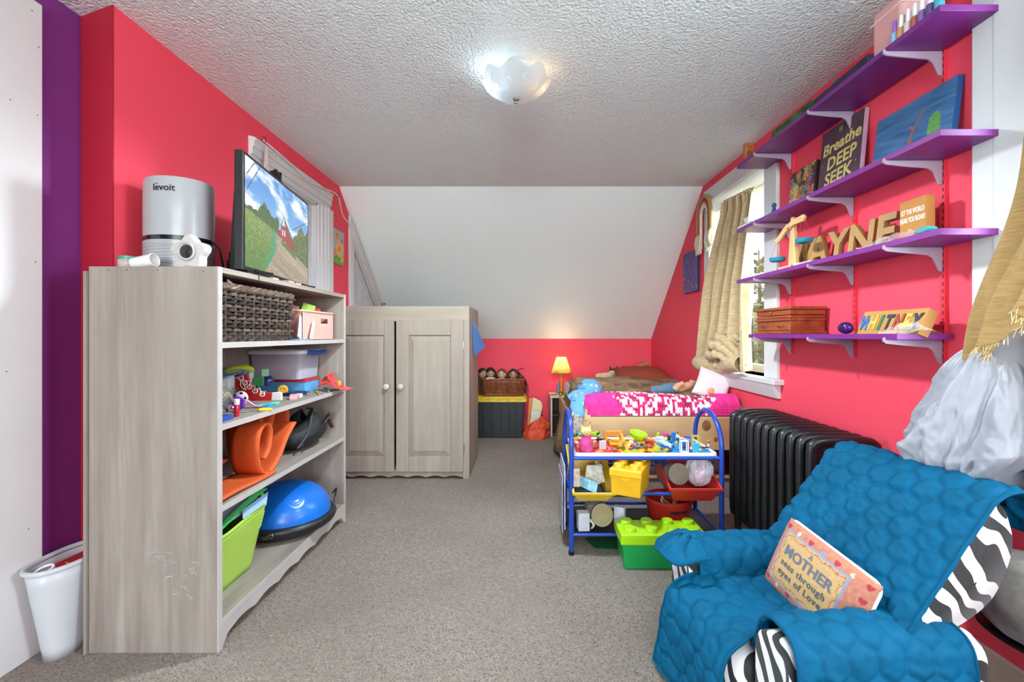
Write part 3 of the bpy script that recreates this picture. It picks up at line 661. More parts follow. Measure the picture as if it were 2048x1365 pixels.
obj('toe_cap', MB().prism([(.155, 0), (.20, 0), (.20, .032), (.19, .038), (.158, .036)], -.001, .013, FS), M('e8e6e2', .5), t, bevel=.003)
obj('heel_edge', MB().prism([(-.028, 0), (-.001, 0), (-.001, .118), (-.028, .115)], 0, .010, FS), M('dde7e4', .5), t)
# small things, front row
t = thing('glue_stick', 'red glue stick with white cap standing at shelf edge', 'glue stick', (-1.045, 1.60, z))
obj('barrel', MB().lathe([(.0085, 0), (.009, .002), (.009, .045), (.0085, .046)], 20), plastic('b01c34', .25), t)
obj('cap', MB().lathe([(.0093, .044), (.0096, .045), (.0096, .061), (.009, .064), (0, .064)], 20), plastic('e8e8e6', .4), t)
t = thing('sponge', 'purple hexagonal sponge standing behind red glue stick', 'sponge', (-1.118, 1.72, z))
obj('sponge_body', MB().prism([(.031*cos(a), .031+.031*sin(a)) for a in [PI/6+i*PI/3 for i in range(6)]], 0, .018, frame((0, 0, 0), (1, .25, 0), (0, 0, 1))), M('6a2cae', .95, .2, 60, .9, 260), t, bevel=.005)
t = thing('soccer_magnet', 'round black and white soccer ball magnet behind purple sponge', 'magnet', (-1.20, 1.86, z+.03))
q = MB().lathe([(0, .010), (.018, .008), (.028, .003), (.030, -.004), (0, -.004)], 28, m=frame((0, 0, 0), (1, .2, 0), (0, 0, 1))); obj('magnet_disc', q, M('e9e4d6', .4), t)
for k in range(6):
    a = 2*PI*k/5; r_ = 0 if k == 5 else .021
    obj('ball_patch', MB().prism([(r_*cos(a)+.007*cos(b_), r_*sin(a)+.007*sin(b_)) for b_ in [i*2*PI/5 for i in range(5)]], .0095-.004*(r_ > 0), .0108-.003*(r_ > 0), frame((0, 0, 0), (1, .2, 0), (0, 0, 1))), M('1c1a1a', .4), t)
t = thing('scissors', 'yellow handled scissors lying at the shelf front', 'scissors', (-1.06, 1.70, z+.004))
for a in (-8, 9):
    obj('handle', MB().tube([(.0+p[0], p[1], 0) for p in circ((.0, .035, 0), .014, 20)], .0035, 6, True, m=RZ(a-50) @ Matrix.Scale(1.5, 4, (0, 1, 0))), plastic('e3bb22'), t)
    obj('blade', MB().prism([(-.004, -.06), (.004, -.05), (.004, .02), (-.004, .02)], -.001, .001, RZ(a*1.2-50)), metalm(), t)
t = thing('medal_ribbon', 'red white and blue ribbon strip bent behind the scissors', 'ribbon', (-1.10, 1.80, z))
for k, c in enumerate(('c0262e', 'e6e2e0', '2b3e98')):
    obj('ribbon_band', MB().grid(14, 1, lambda u, v: (-.05+.09*u, -.03+(k+v)*.008+.02*u, .004+.038*(1-u)*(.6+.4*sin(u*6))), smooth=True), fabric(c), t, solid=.001)
small = [
 ('ruler', 'dark blue box edge lying at near end of second shelf', 'box', (-1.045, 1.515, z), (.035, .085, .016), '25459c', 0),
 ('eraser', 'bright blue rectangular eraser at second shelf edge', 'eraser', (-1.045, 1.795, z), (.026, .045, .014), '1f95d8', 8),
 ('green_strip', 'pale green plastic strip lying behind blue eraser', 'strip', (-1.09, 1.87, z), (.02, .11, .006), '7fca86', -18),
 ('eraser', 'small cyan pencil eraser beside pale green strip', 'eraser', (-1.05, 1.865, z), (.014, .03, .007), '3fb5c6', 15),
 ('pencil_sharpener', 'pale pink octagonal sharpener at the foot of the white shoe toe', 'sharpener', (-1.065, 2.035, z), (.03, .04, .022), 'e8a0a6', 20),
 ('white_block', 'small white block beside the pink sharpener', 'block', (-1.07, 2.09, z), (.025, .03, .018), 'e2e2e0', 5),
 ('striped_block', 'green striped building block standing behind the red shoe', 'block', (-1.24, 2.06, z+.06), (.035, .03, .04), '2f9e58', 15),
 ('striped_block', 'small green and white cube on top of the pile by the tote', 'block', (-1.235, 2.10, z+.10), (.03, .03, .035), '8fd0a0', 30),
 ('card_packet', 'white and green card packet standing behind red shoe', 'card', (-1.27, 2.05, z+.03), (.01, .06, .10), 'd3e6df', 20),
 ('felt_pouch', 'dark navy felt pouch lying beside the flat blue box', 'pouch', (-1.13, 2.17, z), (.06, .10, .016), '1f3262', -12),
 ('wood_block', 'orange and green wooden block deep on the near end of second shelf', 'block', (-1.33, 1.80, z+.06), (.05, .08, .05), 'b5703a', 10),
]
for nm, lb, ct, c, d, col, r_ in small: pbox(nm, lb, ct, c, d, M(col, .45), r_, .002)
for k, (x, y, c, r_, L) in enumerate(((-1.04, 2.22, 'e8c52e', 30, .11), (-1.06, 2.26, 'd9b82a', 40, .10), (-1.03, 2.30, '3f9a50', 34, .09), (-1.08, 2.20, '1f2e78', 22, .11), (-1.05, 2.34, '2a2c30', 44, .08))):
    m = TR(x, y, z+.004+.002*k) @ RZ(r_) @ RX(90)
    t = thing('pencil', ['yellow pencil at far front of second shelf', 'mustard pencil crossing behind the yellow pencil', 'green pencil lying beside the yellow pencils', 'navy blue marker lying before the flat box', 'black pencil nearest the red cloth'][k], 'pencil', (0, 0, 0))
    obj('shaft', MB().tube([(0, 0, -L/2), (0, 0, L/2)], .0036, 6, m=m), M(c, .4), t); obj('tip', MB().lathe([(.0036, 0), (.0005, .012)], 6, m=m @ TR(0, 0, L/2)), M('d2b48c', .6), t)
t = thing('smiley_disc', 'yellow round disc standing against the flat blue box', 'disc', (-1.19, 2.17, z+.026))
obj('disc', MB().lathe([(0, .006), (.020, .006), (.024, .002), (.024, -.004), (0, -.005)], 24, m=frame((0, 0, 0), (1, .4, 0), (0, 0, 1))), M('dba52a', .4), t)
for ex in (-.007, .007): obj('eye', MB().lathe([(0, .0068), (.0025, .0066), (.003, .0058)], 10, m=frame((0, 0, .0), (1, .4, 0), (0, 0, 1)) @ TR(ex, .006, 0)), M('1c1714', .4), t)
solo('bauble', 'shiny dark blue round ball under the corner of the tote', 'ball', MB().ball((-1.24, 2.13, z+.075), .027, 24), M('15357e', .08, .2, 30, 0, spec=.8, coat=.6))
solo('marker_pouch', 'yellow green tube shaped pouch on top of the pile', 'pouch', MB().tube(catm([(-1.345, 1.98, z+.13), (-1.31, 2.0, z+.142), (-1.27, 2.02, z+.142), (-1.245, 2.03, z+.13)], 5), [.01, .012, .015, .016, .016, .016, .016, .017, .018, .018, .017, .016, .015, .012, .008, .004], 10), M('b9c420', .5))
solo('knit_hat', 'dark teal knitted hat piled in near corner of second shelf', 'hat', MB().ball((-1.33, 1.74, z+.10), (.05, .09, .05), 20), fabric('1c3f52'))
solo('leaf_pouch', 'white pouch with dark green leaf print behind the teal hat', 'pouch', MB().pillow(.16, .13, .06, frame((-1.34, 1.80, z+.16), (.3, 1, 0), (.15, 0, 1))), M('6f7f72', .8, .9, 22))
solo('folded_cloth', 'dark blue folded cloth supporting the pile behind the red shoe', 'cloth', MB().box((-1.385, 1.70, z), (-1.27, 2.10, z+.055)), fabric('232b45'), bevel=.02)
for k, (a, b) in enumerate(((-.02, 0), (.0, .02), (.022, -.01))):
    solo('cable_tie', ['long curved blue plastic straw arching from the hat', 'second blue plastic straw beside the arching one', 'short blue plastic straw nearest the shoe'][k], 'straw', MB().tube(catm([(-1.30, 1.83+a, z+.135), (-1.27, 1.87+a, z+.12+b), (-1.25, 1.92+a, z+.125+b), (-1.24, 1.96+a, z+.14)], 6), .0028, 8), plastic('2a6fb0'))
t = thing('accessory_bag', 'clear zip bag full of dark and lime hair clips at near end', 'bag', (-1.09, 1.58, z))
obj('bag_film', MB().pillow(.15, .145, .06, frame((0, 0, .075), (-.2, 1, 0), (.2, 0, 1))), clear((.8, .8, .78), .12, .1), t)
for k in range(16):
    a, b = rnd.uniform(-.055, .055), rnd.uniform(.02, .125); c = ['24283a', '24283a', 'b8bf50', '1a1c24', '7f8288', 'b8bf50', '54565c', 'c9a36a'][k % 8]
    obj('hair_clip', MB().tube(catm([(.0, a, b), (.012, a+.012, b+.012), (.01, a+.03, b-.008)], 3), rnd.uniform(.003, .007), 6, flat=.6), M(c, .35), t)
t = thing('candy_wrapper', 'pink and gold foil wrapper beside the red glue stick', 'wrapper', (-1.085, 1.63, z+.022))
obj('foil', MB().grid(12, 12, lambda u, v: ((u-.5)*.04, (v-.5)*.05, .018*fbm(u*5, v*5, 4)+.008), smooth=False), M('d07aa6', .2, .5, 60, 0, metal=.6), t, solid=.001)
# red felt cloth with orange piece hanging over the edge
t = thing('felt_cloth', 'red satin cloth folded over far edge of second shelf', 'cloth', (-1.02, 2.36, z))
obj('cloth_sheet', MB().grid(24, 16, lambda u, v: (-.06+.13*u+.02*v, -.06+.13*v-.02*u, .004+.02*(1-u)+.045*max(0, sin(PI*v*1.1+u*2))*(1-u*.8)+.012*fbm(u*4, v*4, 2))), M('cc1f22', .4, .15, 10, .3, 400, sheen=.4), t, solid=.002)
obj('cloth_fold', MB().grid(16, 10, lambda u, v: (-.04+.05*u, -.05+.06*v, .05+.05*sin(PI*(u*.9+.1))*(.7+.3*v)-.01*u)), M('cc1f22', .4, .15, 10, .3, 400, sheen=.4), t, solid=.002)
obj('orange_pepper', MB().ball((.028, .0, .034), (.014, .012, .02), 14), M('e2852a', .4), t)
# ---- third shelf
z = SH[2]; ORG = M('c4511c', .7, .08, 12, .2, 240, name='orange_foam')
def roll(name, label, prof_, x0, x1, th=.006, n=5):
    pts = catm([(0, y, zz) for y, zz in prof_], n)
    mb = MB().grid(len(pts)-1, 6, lambda u, v: (x0+(x1-x0)*v, pts[round(u*(len(pts)-1))].y, pts[round(u*(len(pts)-1))].z))
    t = thing(name, label, 'foam roll', (x1, prof_[0][0], z)); obj('foam_sheet', mb, ORG, t, True, solid=th)
    return t
roll('foam_roll', 'large orange foam loop curling at the front of third shelf', [(2.0, .645), (1.93, .59), (1.87, .52), (1.80, .482), (1.745, .50), (1.72, .56), (1.722, .63), (1.745, .672), (1.785, .682), (1.81, .65), (1.80, .58), (1.765, .545)], -1.145, -1.035, .009)
roll('foam_roll', 'orange foam band standing coiled behind the large loop', [(1.90, .50), (1.87, .56), (1.87, .64), (1.90, .70), (1.95, .70), (1.97, .66), (1.95, .60), (1.96, .52)], -1.26, -1.17, .008)
roll('foam_roll', 'dark orange foam coil touching the shelf above', [(2.06, .52), (1.985, .56), (1.98, .64), (2.02, .705), (2.09, .705), (2.12, .65), (2.09, .58), (2.05, .56)], -1.27, -1.13, .008)
roll('foam_sheet', 'flat orange foam sheet lying along near end of third shelf', [(1.47, .487), (1.55, .489), (1.66, .484), (1.76, .482), (1.80, .484)], -1.16, -1.012, .006)
roll('foam_sheet', 'orange foam sheet standing behind the flat one', [(1.47, .488), (1.56, .50), (1.66, .53), (1.74, .55)], -1.30, -1.17, .006)
pbox('dark_case', 'black soft case at near back corner of third shelf', 'case', (-1.27, 1.60, z+.07), (.18, .26, .12), fabric('14151a'), 0, .02)
# black pouch bag
t = thing('black_bag', 'black nylon pouch bag with zipper on third shelf', 'bag', (-1.12, 2.21, z))
BK = M('191a1e', .65, .3, 30, .5, 90)
def bagf(u, v):
    a = 2*PI*u; r = sin(PI*(.02+.96*v))**.55; rr_ = 1+.10*fbm(3*cos(a)+9, 3*sin(a), v*5)
    return (.095*r*cos(a)*rr_, .17*r*sin(a)*rr_+.05*v, .003+.185*v**1.1*(1-.28*abs(sin(a))*v)+.0)
obj('bag_body', MB().grid(40, 26, bagf, cu=True), BK, t)
obj('zipper', MB().tube(catm([(.06, -.15, .035), (.075, -.09, .09), (.06, -.02, .15), (.03, .06, .183), (-.02, .1, .18)], 6), .006, 6, flat=.6), M('4a4c50', .4), t)
obj('carry_strap', MB().tube(catm([(.07, .0, .09), (.10, .04, .13), (.085, .12, .15), (.06, .17, .11), (.07, .2, .06)], 6), .011, 6, flat=.25), BK, t)
obj('orange_piping', MB().tube(catm([(.10, .05, .12), (.098, .10, .135), (.08, .15, .115)], 5), .002, 5), M('b0552a', .6), t)
obj('zip_pull', MB().tube(circ((0, 0, 0), .011, 16), .0015, 6, True, m=TR(.072, -.13, .03) @ RY(90) @ Matrix.Scale(1.8, 4, (1, 0, 0))), metalm('8a8a8a'), t)
# ---- bottom shelf
z = SH[3]; GT = M('a4cc50', .38, .05, 6, .05, 60)
t = thing('green_tub', 'lime green flexible tub on the bottom shelf', 'tub', (-1.23, 1.655, z))
def tubf(u, v):
    o_ = _rr[int(round(u*len(_rr))) % len(_rr)]; f = 1+.20*v
    return (o_[0]*f*1.04+.035*v, o_[1]*(1+.06*v), .002+.245*v+.010*v*cos(4*PI*u))
_rr = resample(rrect(.24, .34, .07, 8), 80)
obj('tub_wall', MB().grid(80, 10, tubf, cu=True), GT, t, solid=.004)
obj('tub_floor', MB().prism(_rr, .0, .004), GT, t)
obj('tub_rim', MB().tube([tubf(i/80, 1) for i in range(80)], .006, 6, True), GT, t)
rg = MB()
for k in range(5): rg.tube([Vector(tubf(i/80, .86-.05*k))*1.0+Vector((.003, .002, 0)) for i in range(0, 14)], .002, 5)
obj('moulded_ridge', rg, GT, t)
obj('tub_handle', MB().tube(catm([(.15, .12, .24), (.155, .155, .265), (.13, .175, .285), (.09, .175, .275), (.06, .17, .24)], 5), .008, 6), GT, t)
WF = frame((-1.07, 1.485, z+.258), (-1, 0, .22), (0, 1, .06))
t = thing('whiteboard', 'grey drawing board with black squiggles leaning in green tub', 'whiteboard', (-1.2, 1.62, z+.22))
obj('board_panel', MB().box((0, 0, 0), (.30, .31, .006), WF), M('a9b2bf', .4), t, True, bevel=.002)
obj('marker_line', MB().tube([WF @ Vector(p) for p in catm([(.05, .04, .007), (.13, .07, .007), (.2, .12, .007), (.24, .19, .007), (.2, .25, .007), (.13, .27, .007)], 6)], .0022, 5), M('1b2a30', .4), t, True)
obj('marker_line', MB().tube([WF @ Vector(p) for p in catm([(.10, .24, .007), (.14, .29, .007), (.2, .30, .007), (.17, .26, .007), (.12, .29, .007)], 6)], .0015, 5), M('1b2a30', .4), t, True)
t = thing('binding_strip', 'bright green ribbed binding strip lying on tub rim', 'binding', (-1.05, 1.62, z+.3))
obj('strip_band', MB().grid(30, 4, lambda u, v: (-1.05+.022*(v-.5)-.02*u, 1.515+.30*u, z+.262+.036*sin(u*PI*.5)+.01*v)), M('2fbf5a', .45), t, True, solid=.003)
tt_ = MB()
for k in range(34): tt_.box((-1.062-.02*k/34, 1.517+k*.0088, z+.266+.036*sin(k/34*PI*.5)), (-1.044-.02*k/34, 1.521+k*.0088, z+.274+.036*sin(k/34*PI*.5)))
obj('binding_tooth', tt_, M('5fe088', .4), t, True)['kind'] = 'stuff'
solo('plastic_folder', 'translucent blue folder poking from the tub beside green binding', 'folder', MB().prism([(.03, 0), (.16, .0), (.21, .035), (.06, .03)], 0, .002, frame((-1.045, 1.60, z+.255), (.10, 1, .10), (-.8, 0, .6))), clear((.35, .55, .8), .7, .2))
# balance dome
t = thing('balance_trainer', 'blue half-dome balance trainer on black platform, bottom shelf', 'balance trainer', (-1.165, 2.165, z))
obj('platform', MB().lathe([(.12, 0), (.17, .004), (.20, .018), (.215, .03), (.222, .045), (.222, .058), (.214, .068), (.205, .070), (0, .070)], 64), plastic('17181c', .4), t)
def domer(a, i): return 1
BD = M('0f66c4', .28, .04, 4, .0)
def dome(u, v):
    a = 2*PI*u; ph = v*PI/2; r = .198*cos(ph)**.9; zz = .066+.150*sin(ph)
    # concentric swirl relief
    x, y = r*cos(a), r*sin(a); k = 0
    for cx_, cy_ in ((.09, -.10), (-.08, -.12), (.0, .0), (.13, .05), (-.12, .06), (.02, .14)):
        d_ = math.hypot(x-cx_, y-cy_)
        if d_ < .055: k += .0016*(.5+.5*cos(d_*2*PI/.014))
    return (x*(1+k*3), y*(1+k*3), zz+k)
obj('rubber_dome', MB().grid(160, 60, dome, cu=True), BD, t)
obj('strap_hook', MB().tube(catm([(-.02, -.222, .05), (.02, -.228, .05), (.05, -.218, .056), (.048, -.222, .045), (.015, -.232, .042)], 5), .0025, 6), metalm('a8a49a'), t)
obj('resistance_strap', MB().tube(catm([(.17, .12, .12), (.185, .13, .14), (.20, .09, .13), (.205, .06, .10)], 5), .006, 6, flat=.6), plastic('1b1c20'), t)
# ------------------------------------------------------------ waste bin
t = thing('waste_bin', 'white oval plastic waste bin between wall trim and bookcase', 'waste bin', (-1.517, 1.472, 0), 0)
WB = plastic('bcc0c6', .35)
def wb(u, v):
    a = 2*PI*u; f = .60+.40*v
    x = .068*f*cos(a)*abs(cos(a))**-.12 if abs(cos(a)) > .01 else 0; y = .118*f*sin(a)*max(.02, abs(sin(a)))**-.12
    return (x, y, .295*v)
obj('bin_wall', MB().grid(64, 8, wb, cu=True), WB, t, solid=.003)
obj('bin_floor', MB().prism([wb(i/64, 0)[:2] for i in range(64)], .0, .004), WB, t)
obj('bin_rim', MB().tube([Vector(wb(i/64, 1))*1.03 for i in range(64)], .007, 8, True, flat=1.1), WB, t)
t = thing('fast_food_box', 'red folded meal carton with yellow arc in white waste bin', 'carton', (-1.505, 1.485, .277), math.radians(-4))
obj('carton_body', MB().box((-.038, -.055, -.035), (.04, .055, .012)), M('b8141c', .45), t, bevel=.003)
obj('yellow_arc', MB().tube(catm([(-.01, -.03, .0125), (.015, -.035, .0125), (.03, -.01, .0125), (.02, .02, .0125), (.0, .025, .0125)], 5), .004, 6, flat=.15), M('d9a520', .5), t)
t = thing('white_cable', 'white coiled cable on left rim of waste bin', 'cable', (-1.525, 1.385, .283))
for k in range(4): obj('cable_loop', MB().tube(circ((.012, .0, .006+.004*k), .028-.003*k, 20, (1, .1*k, .12), (0, 1, .2*k-.2)), .0035, 6, True), plastic('e2e2e2' if k != 2 else '8d9096'), t)
solo('banana_peel', 'small yellow wrapper inside the waste bin', 'wrapper', MB().ball((-1.52, 1.43, .262), (.018, .02, .01), 10), M('c9b33a', .5))
# ------------------------------------------------------------ cabinet
CX0, CX1, CY, CB, CT = -1.416, -.396, 3.20, 3.79, 1.25
WC = wood('877b70', 'a1968c', 'Z', .55, 4, 1.2, 'cabinet_pine', .12, .06, '8e8378'); WCx = wood('8c8073', 'a3978a', 'X', .55, 4, 1.2, 'cabinet_rail_pine', .12, .06)
cab = thing('cabinet', 'whitewashed pine two-door cabinet with raised panels and round knobs', 'cabinet', (-.9, CY, 0))
obj('side_panel', MB().box((CX1-.02, CY, .0), (CX1, CB, CT-.02)), WC, cab, True, bevel=.002)
obj('side_panel', MB().box((CX0, CY, .0), (CX0+.02, CB, CT-.02)), WC, cab, True, bevel=.002)
obj('back_panel', MB().box((CX0+.02, CB-.01, .06), (CX1-.02, CB, CT-.02)), WC, cab, True)
obj('top_board', MB().box((CX0, CY, CT-.02), (CX1, CB, CT)), WCx, cab, True, bevel=.002)
obj('shelf_board', MB().box((CX0+.02, CY+.02, .06), (CX1-.02, CB-.01, .08)), WCx, cab, True)
obj('top_rail', MB().box((CX0, CY-.018, 1.14), (CX1, CY, CT)), WCx, cab, True, bevel=.002)
obj('corner_stile', MB().box((CX1-.045, CY-.018, .0), (CX1, CY, 1.14)), WC, cab, True, bevel=.002)
obj('corner_stile', MB().box((CX0, CY-.018, .0), (CX0+.04, CY, 1.14)), WC, cab, True, bevel=.002)
pr = [(CX0+.04, .07), (CX1-.045, .07)]+[(CX1-.045-(CX1-CX0-.085)*i/60, .012+.014*abs(sin(i/60*PI*7))) for i in range(61)]
obj('scalloped_base', MB().prism(pr, .010, .022, frame((0, CY, 0), (1, 0, 0), (0, 0, 1))), M('8f8579', .6, .2), cab, True)
def cdoor(x0, x1, px0, px1, knobx):
    z0, z1 = .056, 1.150; p0, p1 = .166, 1.040; y0, y1 = CY-.038, CY-.018
    fr = MB().box((x0, y0, z0), (px0, y1, z1)).box((px1, y0, z0), (x1, y1, z1)).box((px0, y0, z0), (px1, y1, p0)).box((px0, y0, p1), (px1, y1, z1))
    d = obj('door', fr, WC, cab, True, bevel=.003)
    a, b, c, e = px0, px1, p0, p1; g = .034
    rp = MB().add([(a, y1-.006, c), (b, y1-.006, c), (b, y1-.006, e), (a, y1-.006, e), (a+g, y0+.002, c+g+.006), (b-g, y0+.002, c+g+.006), (b-g, y0+.002, e-g-.006), (a+g, y0+.002, e-g-.006)],
                  [(0, 1, 5, 4), (1, 2, 6, 5), (2, 3, 7, 6), (3, 0, 4, 7)])
    obj('raised_panel', rp, WC, d, True)
    obj('panel_field', MB().box((a+g, y0-.001, c+g+.006), (b-g, y0+.004, e-g-.006)), WC, d, True, bevel=.0015)
    obj('knob', MB().lathe([(.008, 0), (.009, .012), (.018, .018), (.022, .026), (.020, .034), (.012, .038), (0, .039)], 24, m=frame((knobx, y0, .672), (1, 0, 0), (0, 0, 1)) @ TR(0, 0, 0)), M('b9aea4', .4), d, True)
    return d
d1 = cdoor(-.920, -.436, -.829, -.527, -.880); d2 = cdoor(-1.380, -.935, -1.290, -1.006, -.981)
for z_ in (.97, .225):
    obj('hinge', MB().box((-.437, CY-.040, z_-.028), (-.431, CY-.018, z_+.028)).tube([(-.432, CY-.041, z_-.03), (-.432, CY-.041, z_+.03)], .004, 8), metalm('c9c9c6'), cab, True)
t = thing('blue_folder', 'blue glossy folder pinned to the cabinet side by its corner', 'folder', (CX1, 3.42, 1.0))
BF = M('4472ad', .35, .1, 8)
obj('folder_sheet', MB().add([(CX1+.002, 3.36, 1.145), (CX1+.004, 3.50, 1.135), (CX1+.085, 3.53, .945), (CX1+.01, 3.40, .875)], [(0, 1, 2, 3)]), BF, t, True, solid=.004)
obj('folder_flap', MB().add([(CX1+.004, 3.36, 1.14), (CX1+.0075, 3.45, 1.12), (CX1+.036, 3.49, 1.03), (CX1+.005, 3.38, 1.04)], [(0, 1, 2, 3)]), M('8b93c0', .4), t, True, solid=.002)
t = thing('wire_toy', 'small grey wire figure on the back edge of the cabinet top', 'figure', (-1.21, 3.70, CT))
obj('wire_frame', MB().tube(catm([(0, 0, 0.001), (.02, 0, .05), (.04, 0, .02), (.07, 0, .03)], 5), .003, 6).tube([(-.02, 0, .002), (.02, 0, .05)], .003, 6), M('8a8c90', .4), t)
for x in (.02, .04): obj('bead', MB().ball((x, -.005, .052), .008, 10), M('44464a', .3), t)
# ------------------------------------------------------------ far corner left of the bed
t = thing('storage_bin', 'black storage bin with yellow lid under the wicker basket', 'storage bin', (-.30, 4.60, 0))
BKP = plastic('23252c', .45); YL = plastic('d0b01c', .4)
mb = MB().taper((0, 0, 0), (.56, .33), (.62, .37), .375); obj('bin_body', mb, BKP, t, bevel=.012)
for x in (-.2, -.11, -.02, .07, .15, .22): obj('rib', MB().add([(x-.006, -.166, .01), (x+.006, -.166, .01), (x+.006, -.187, .36), (x-.006, -.187, .36), (x-.006, -.173, .01), (x+.006, -.173, .01), (x+.006, -.194, .36), (x-.006, -.194, .36)], [(4, 5, 6, 7), (0, 4, 7, 3), (1, 2, 6, 5), (3, 7, 6, 2), (0, 1, 5, 4)]), M('15161a', .5), t)
ld = obj('lid', MB().prism(rrect(.66, .41, .03), .368, .40).prism(rrect(.63, .38, .03), .40, .418), YL, t, bevel=.004)
for x in (-.27, -.17, -.06, .05, .14, .25): obj('lid_notch', MB().cbox((x, -.203, .392), (.045, .006, .02)), M('b89a14', .4), ld)
WK2 = [M('7a3d22', .4, .35, 60, .3, 300, spec=.5), M('93502e', .35, .35, 60, .3, 300, spec=.5)]
t = thing('wicker_basket', 'reddish brown wicker basket full of dolls on yellow lid', 'basket', (-.215, 4.62, .42))
wicker(t, .40, .27, .165, 13, 26, .0055, WK2, 1.06, .006)
def doll(x, y, z, rz, skin, hair, dress, label, longhair=0, tiltx=0, short=False):
    t = thing('doll', label, 'doll', (x, y, z), math.radians(rz)); R_ = .047
    sk = M(skin, .4, .05, 20); hr = M(hair, .6, .4, 60, .6, 180)
    m = TR(0, 0, .135) @ RX(tiltx)
    z += .058; t.location.z = z; t.matrix_basis = Matrix.Translation((x, y, z)) @ RZ(rz)
    def headf(u, v):
        a = 2*PI*u; b = PI*v; x_ = sin(b)*cos(a); y_ = sin(b)*sin(a); z_ = -cos(b)
        jaw = 1-.16*max(0, -z_-.2)
        k = 1+(.10 if False else 0)
        nose = .10*math.exp(-((x_/.11)**2+((z_+.05)/.13)**2)) if y_ < 0 else 0
        cheek = .04*math.exp(-(((abs(x_)-.38)/.25)**2+((z_+.3)/.25)**2)) if y_ < 0 else 0
        eye = -.06*math.exp(-(((abs(x_)-.36)/.14)**2+((z_-.02)/.10)**2)) if y_ < 0 else 0
        q = 1+nose+cheek+eye
        return (x_*R_*.92*jaw*q, y_*R_*.95*q, z_*R_*1.12)
    h_ = obj('head', MB().grid(36, 26, headf, cu=True, m=m), sk, t)
    for s_ in (-1, 1):
        e = obj('eye', MB().ball((s_*.016, -.039, .001), (.0065, .004, .006), 12, m), M('3a2418', .15), h_)
        obj('eyebrow', MB().tube([(s_*.009, -.044, .013), (s_*.016, -.044, .0155), (s_*.024, -.040, .013)], .0013, 5, m=m), hr, h_)
        obj('ear', MB().ball((s_*.043, 0, -.003), (.006, .01, .012), 10, m), sk, h_)
    obj('mouth', MB().tube([(-.008, -.042, -.024), (0, -.0445, -.026), (.008, -.042, -.024)], .0019, 6, m=m), M('b0484a', .4), h_)
    def hairf(u, v):
        a = 2*PI*u; b = PI*(.0+.66*v); x_ = sin(b)*cos(a); y_ = sin(b)*sin(a); z_ = cos(b)
        if y_ < -.0: # front hairline
            b2 = min(b, PI*(.30+.20*abs(cos(a))**1.5)); x_ = sin(b2)*cos(a); y_ = sin(b2)*sin(a); z_ = cos(b2)
        r = 1.07+.05*noise.noise(Vector((x_*4, y_*4, z_*2)))
        return (x_*R_*r, y_*R_*r*1.0+.003, z_*R_*1.12*r+.002)
    obj('hair', MB().grid(40, 16, hairf, cu=True, m=m), hr, t)
    obj('torso', MB().lathe([(.012, .10), (.018, .095), (.04, .085), (.045, .06), (.038, .01), (.04, -.075)], 18, (0, 0, 0), 1, .7), fabric(dress), t)
    obj('neck', MB().tube([(0, 0, .075), (0, 0, .11)], .014, 10), sk, t)
    for s_ in (-1, 1): obj('sleeve', MB().tube([(s_*.035, 0, .08), (s_*.06, -.005, .055), (s_*.065, -.01, .02)], [.014, .013, .012], 8), fabric(dress), t)
    if not short:
        for s_ in (-1, 1):
            obj('hair_lock', MB().tube(catm([(s_*.038, .008, .155), (s_*.052, .006, .12), (s_*.055, .004, .08), (s_*.05, 0, .05)], 5), [.016]*6+[.018]*5+[.014]*4+[.008], 8), hr, t)
    if longhair:
        q = random.Random(5)
        for k in range(34):
            o_ = q.uniform(-.02, .02); w_ = q.uniform(0, 1); e_ = q.uniform(0, 1)
            p = [(.01, .01+o_*.3, .175-.03*w_), (.05+.01*w_, o_, .165-.03*w_), (.085+.02*w_, o_, .125-.02*w_), (.112+.02*w_, o_, .07), (.118+.035*e_, o_, .02), (.112+.05*e_, -.01+o_, -.04-.06*q.random())]
            if k % 9 == 0: p = [(.02, 0, .17), (.06, .0, .182), (.095, o_, .18+.02*w_), (.12, o_, .17)]
            L = catm(p, 4); obj('hair_strand', MB().tube(L, [max(.001, .0055*(1-i/len(L))) for i in range(len(L))], 5), hr, t)
    return t
BZ = .445
doll(-.435, 4.60, BZ, 40, 'b98a72', '1d1512', '3a2b2a', 'black haired doll partly hidden behind the cabinet edge', 0, 0)
doll(-.352, 4.62, BZ+.005, 12, 'c6947c', '16100e', 'ccc0a4', 'doll with black hair tilting its face up, cream dress', 0, 14)
doll(-.232, 4.60, BZ-.006, -8, 'cfa08a', '7c3a22', 'd8d6d4', 'short auburn haired doll third from the left', 0, 0, True)
doll(-.113, 4.60, BZ-.008, 2, 'b07c62', '33201a', 'c9cdd6', 'doll with long brown hair streaming over basket end', 1, 0)
t = thing('booster_tray', 'white and cream curved plastic seat leaning beside black bin', 'seat', (.10, 4.62, 0))
pz = [(.0, .0), (.05, .0), (.13, .17), (.155, .30), (.14, .345), (.055, .385), (.02, .37), (.03, .2)]
obj('seat_shell', MB().prism([(x, y) for x, y in pz], -.03, .03, frame((-.06, 0, .0), (1, 0, 0), (0, 0, 1))), plastic('d8d2c6', .4), t, bevel=.012, seg=3)
obj('seat_back', MB().prism([(.03, .2), (.0, .0), (-.012, .0), (.01, .385), (.055, .385)], -.02, .05, frame((-.06, 0, .0), (1, 0, 0), (0, 0, 1))), M('dc7a2e', .5), t, bevel=.006)
obj('seat_pad', MB().prism([(.06, .26), (.148, .25), (.152, .30), (.14, .34), (.06, .375)], .031, .04, frame((-.06, 0, .0), (1, 0, 0), (0, 0, 1))), plastic('e3cf9c', .5), t, bevel=.003)
ORB = M('dc4a28', .6, .15, 12, .5, 50)
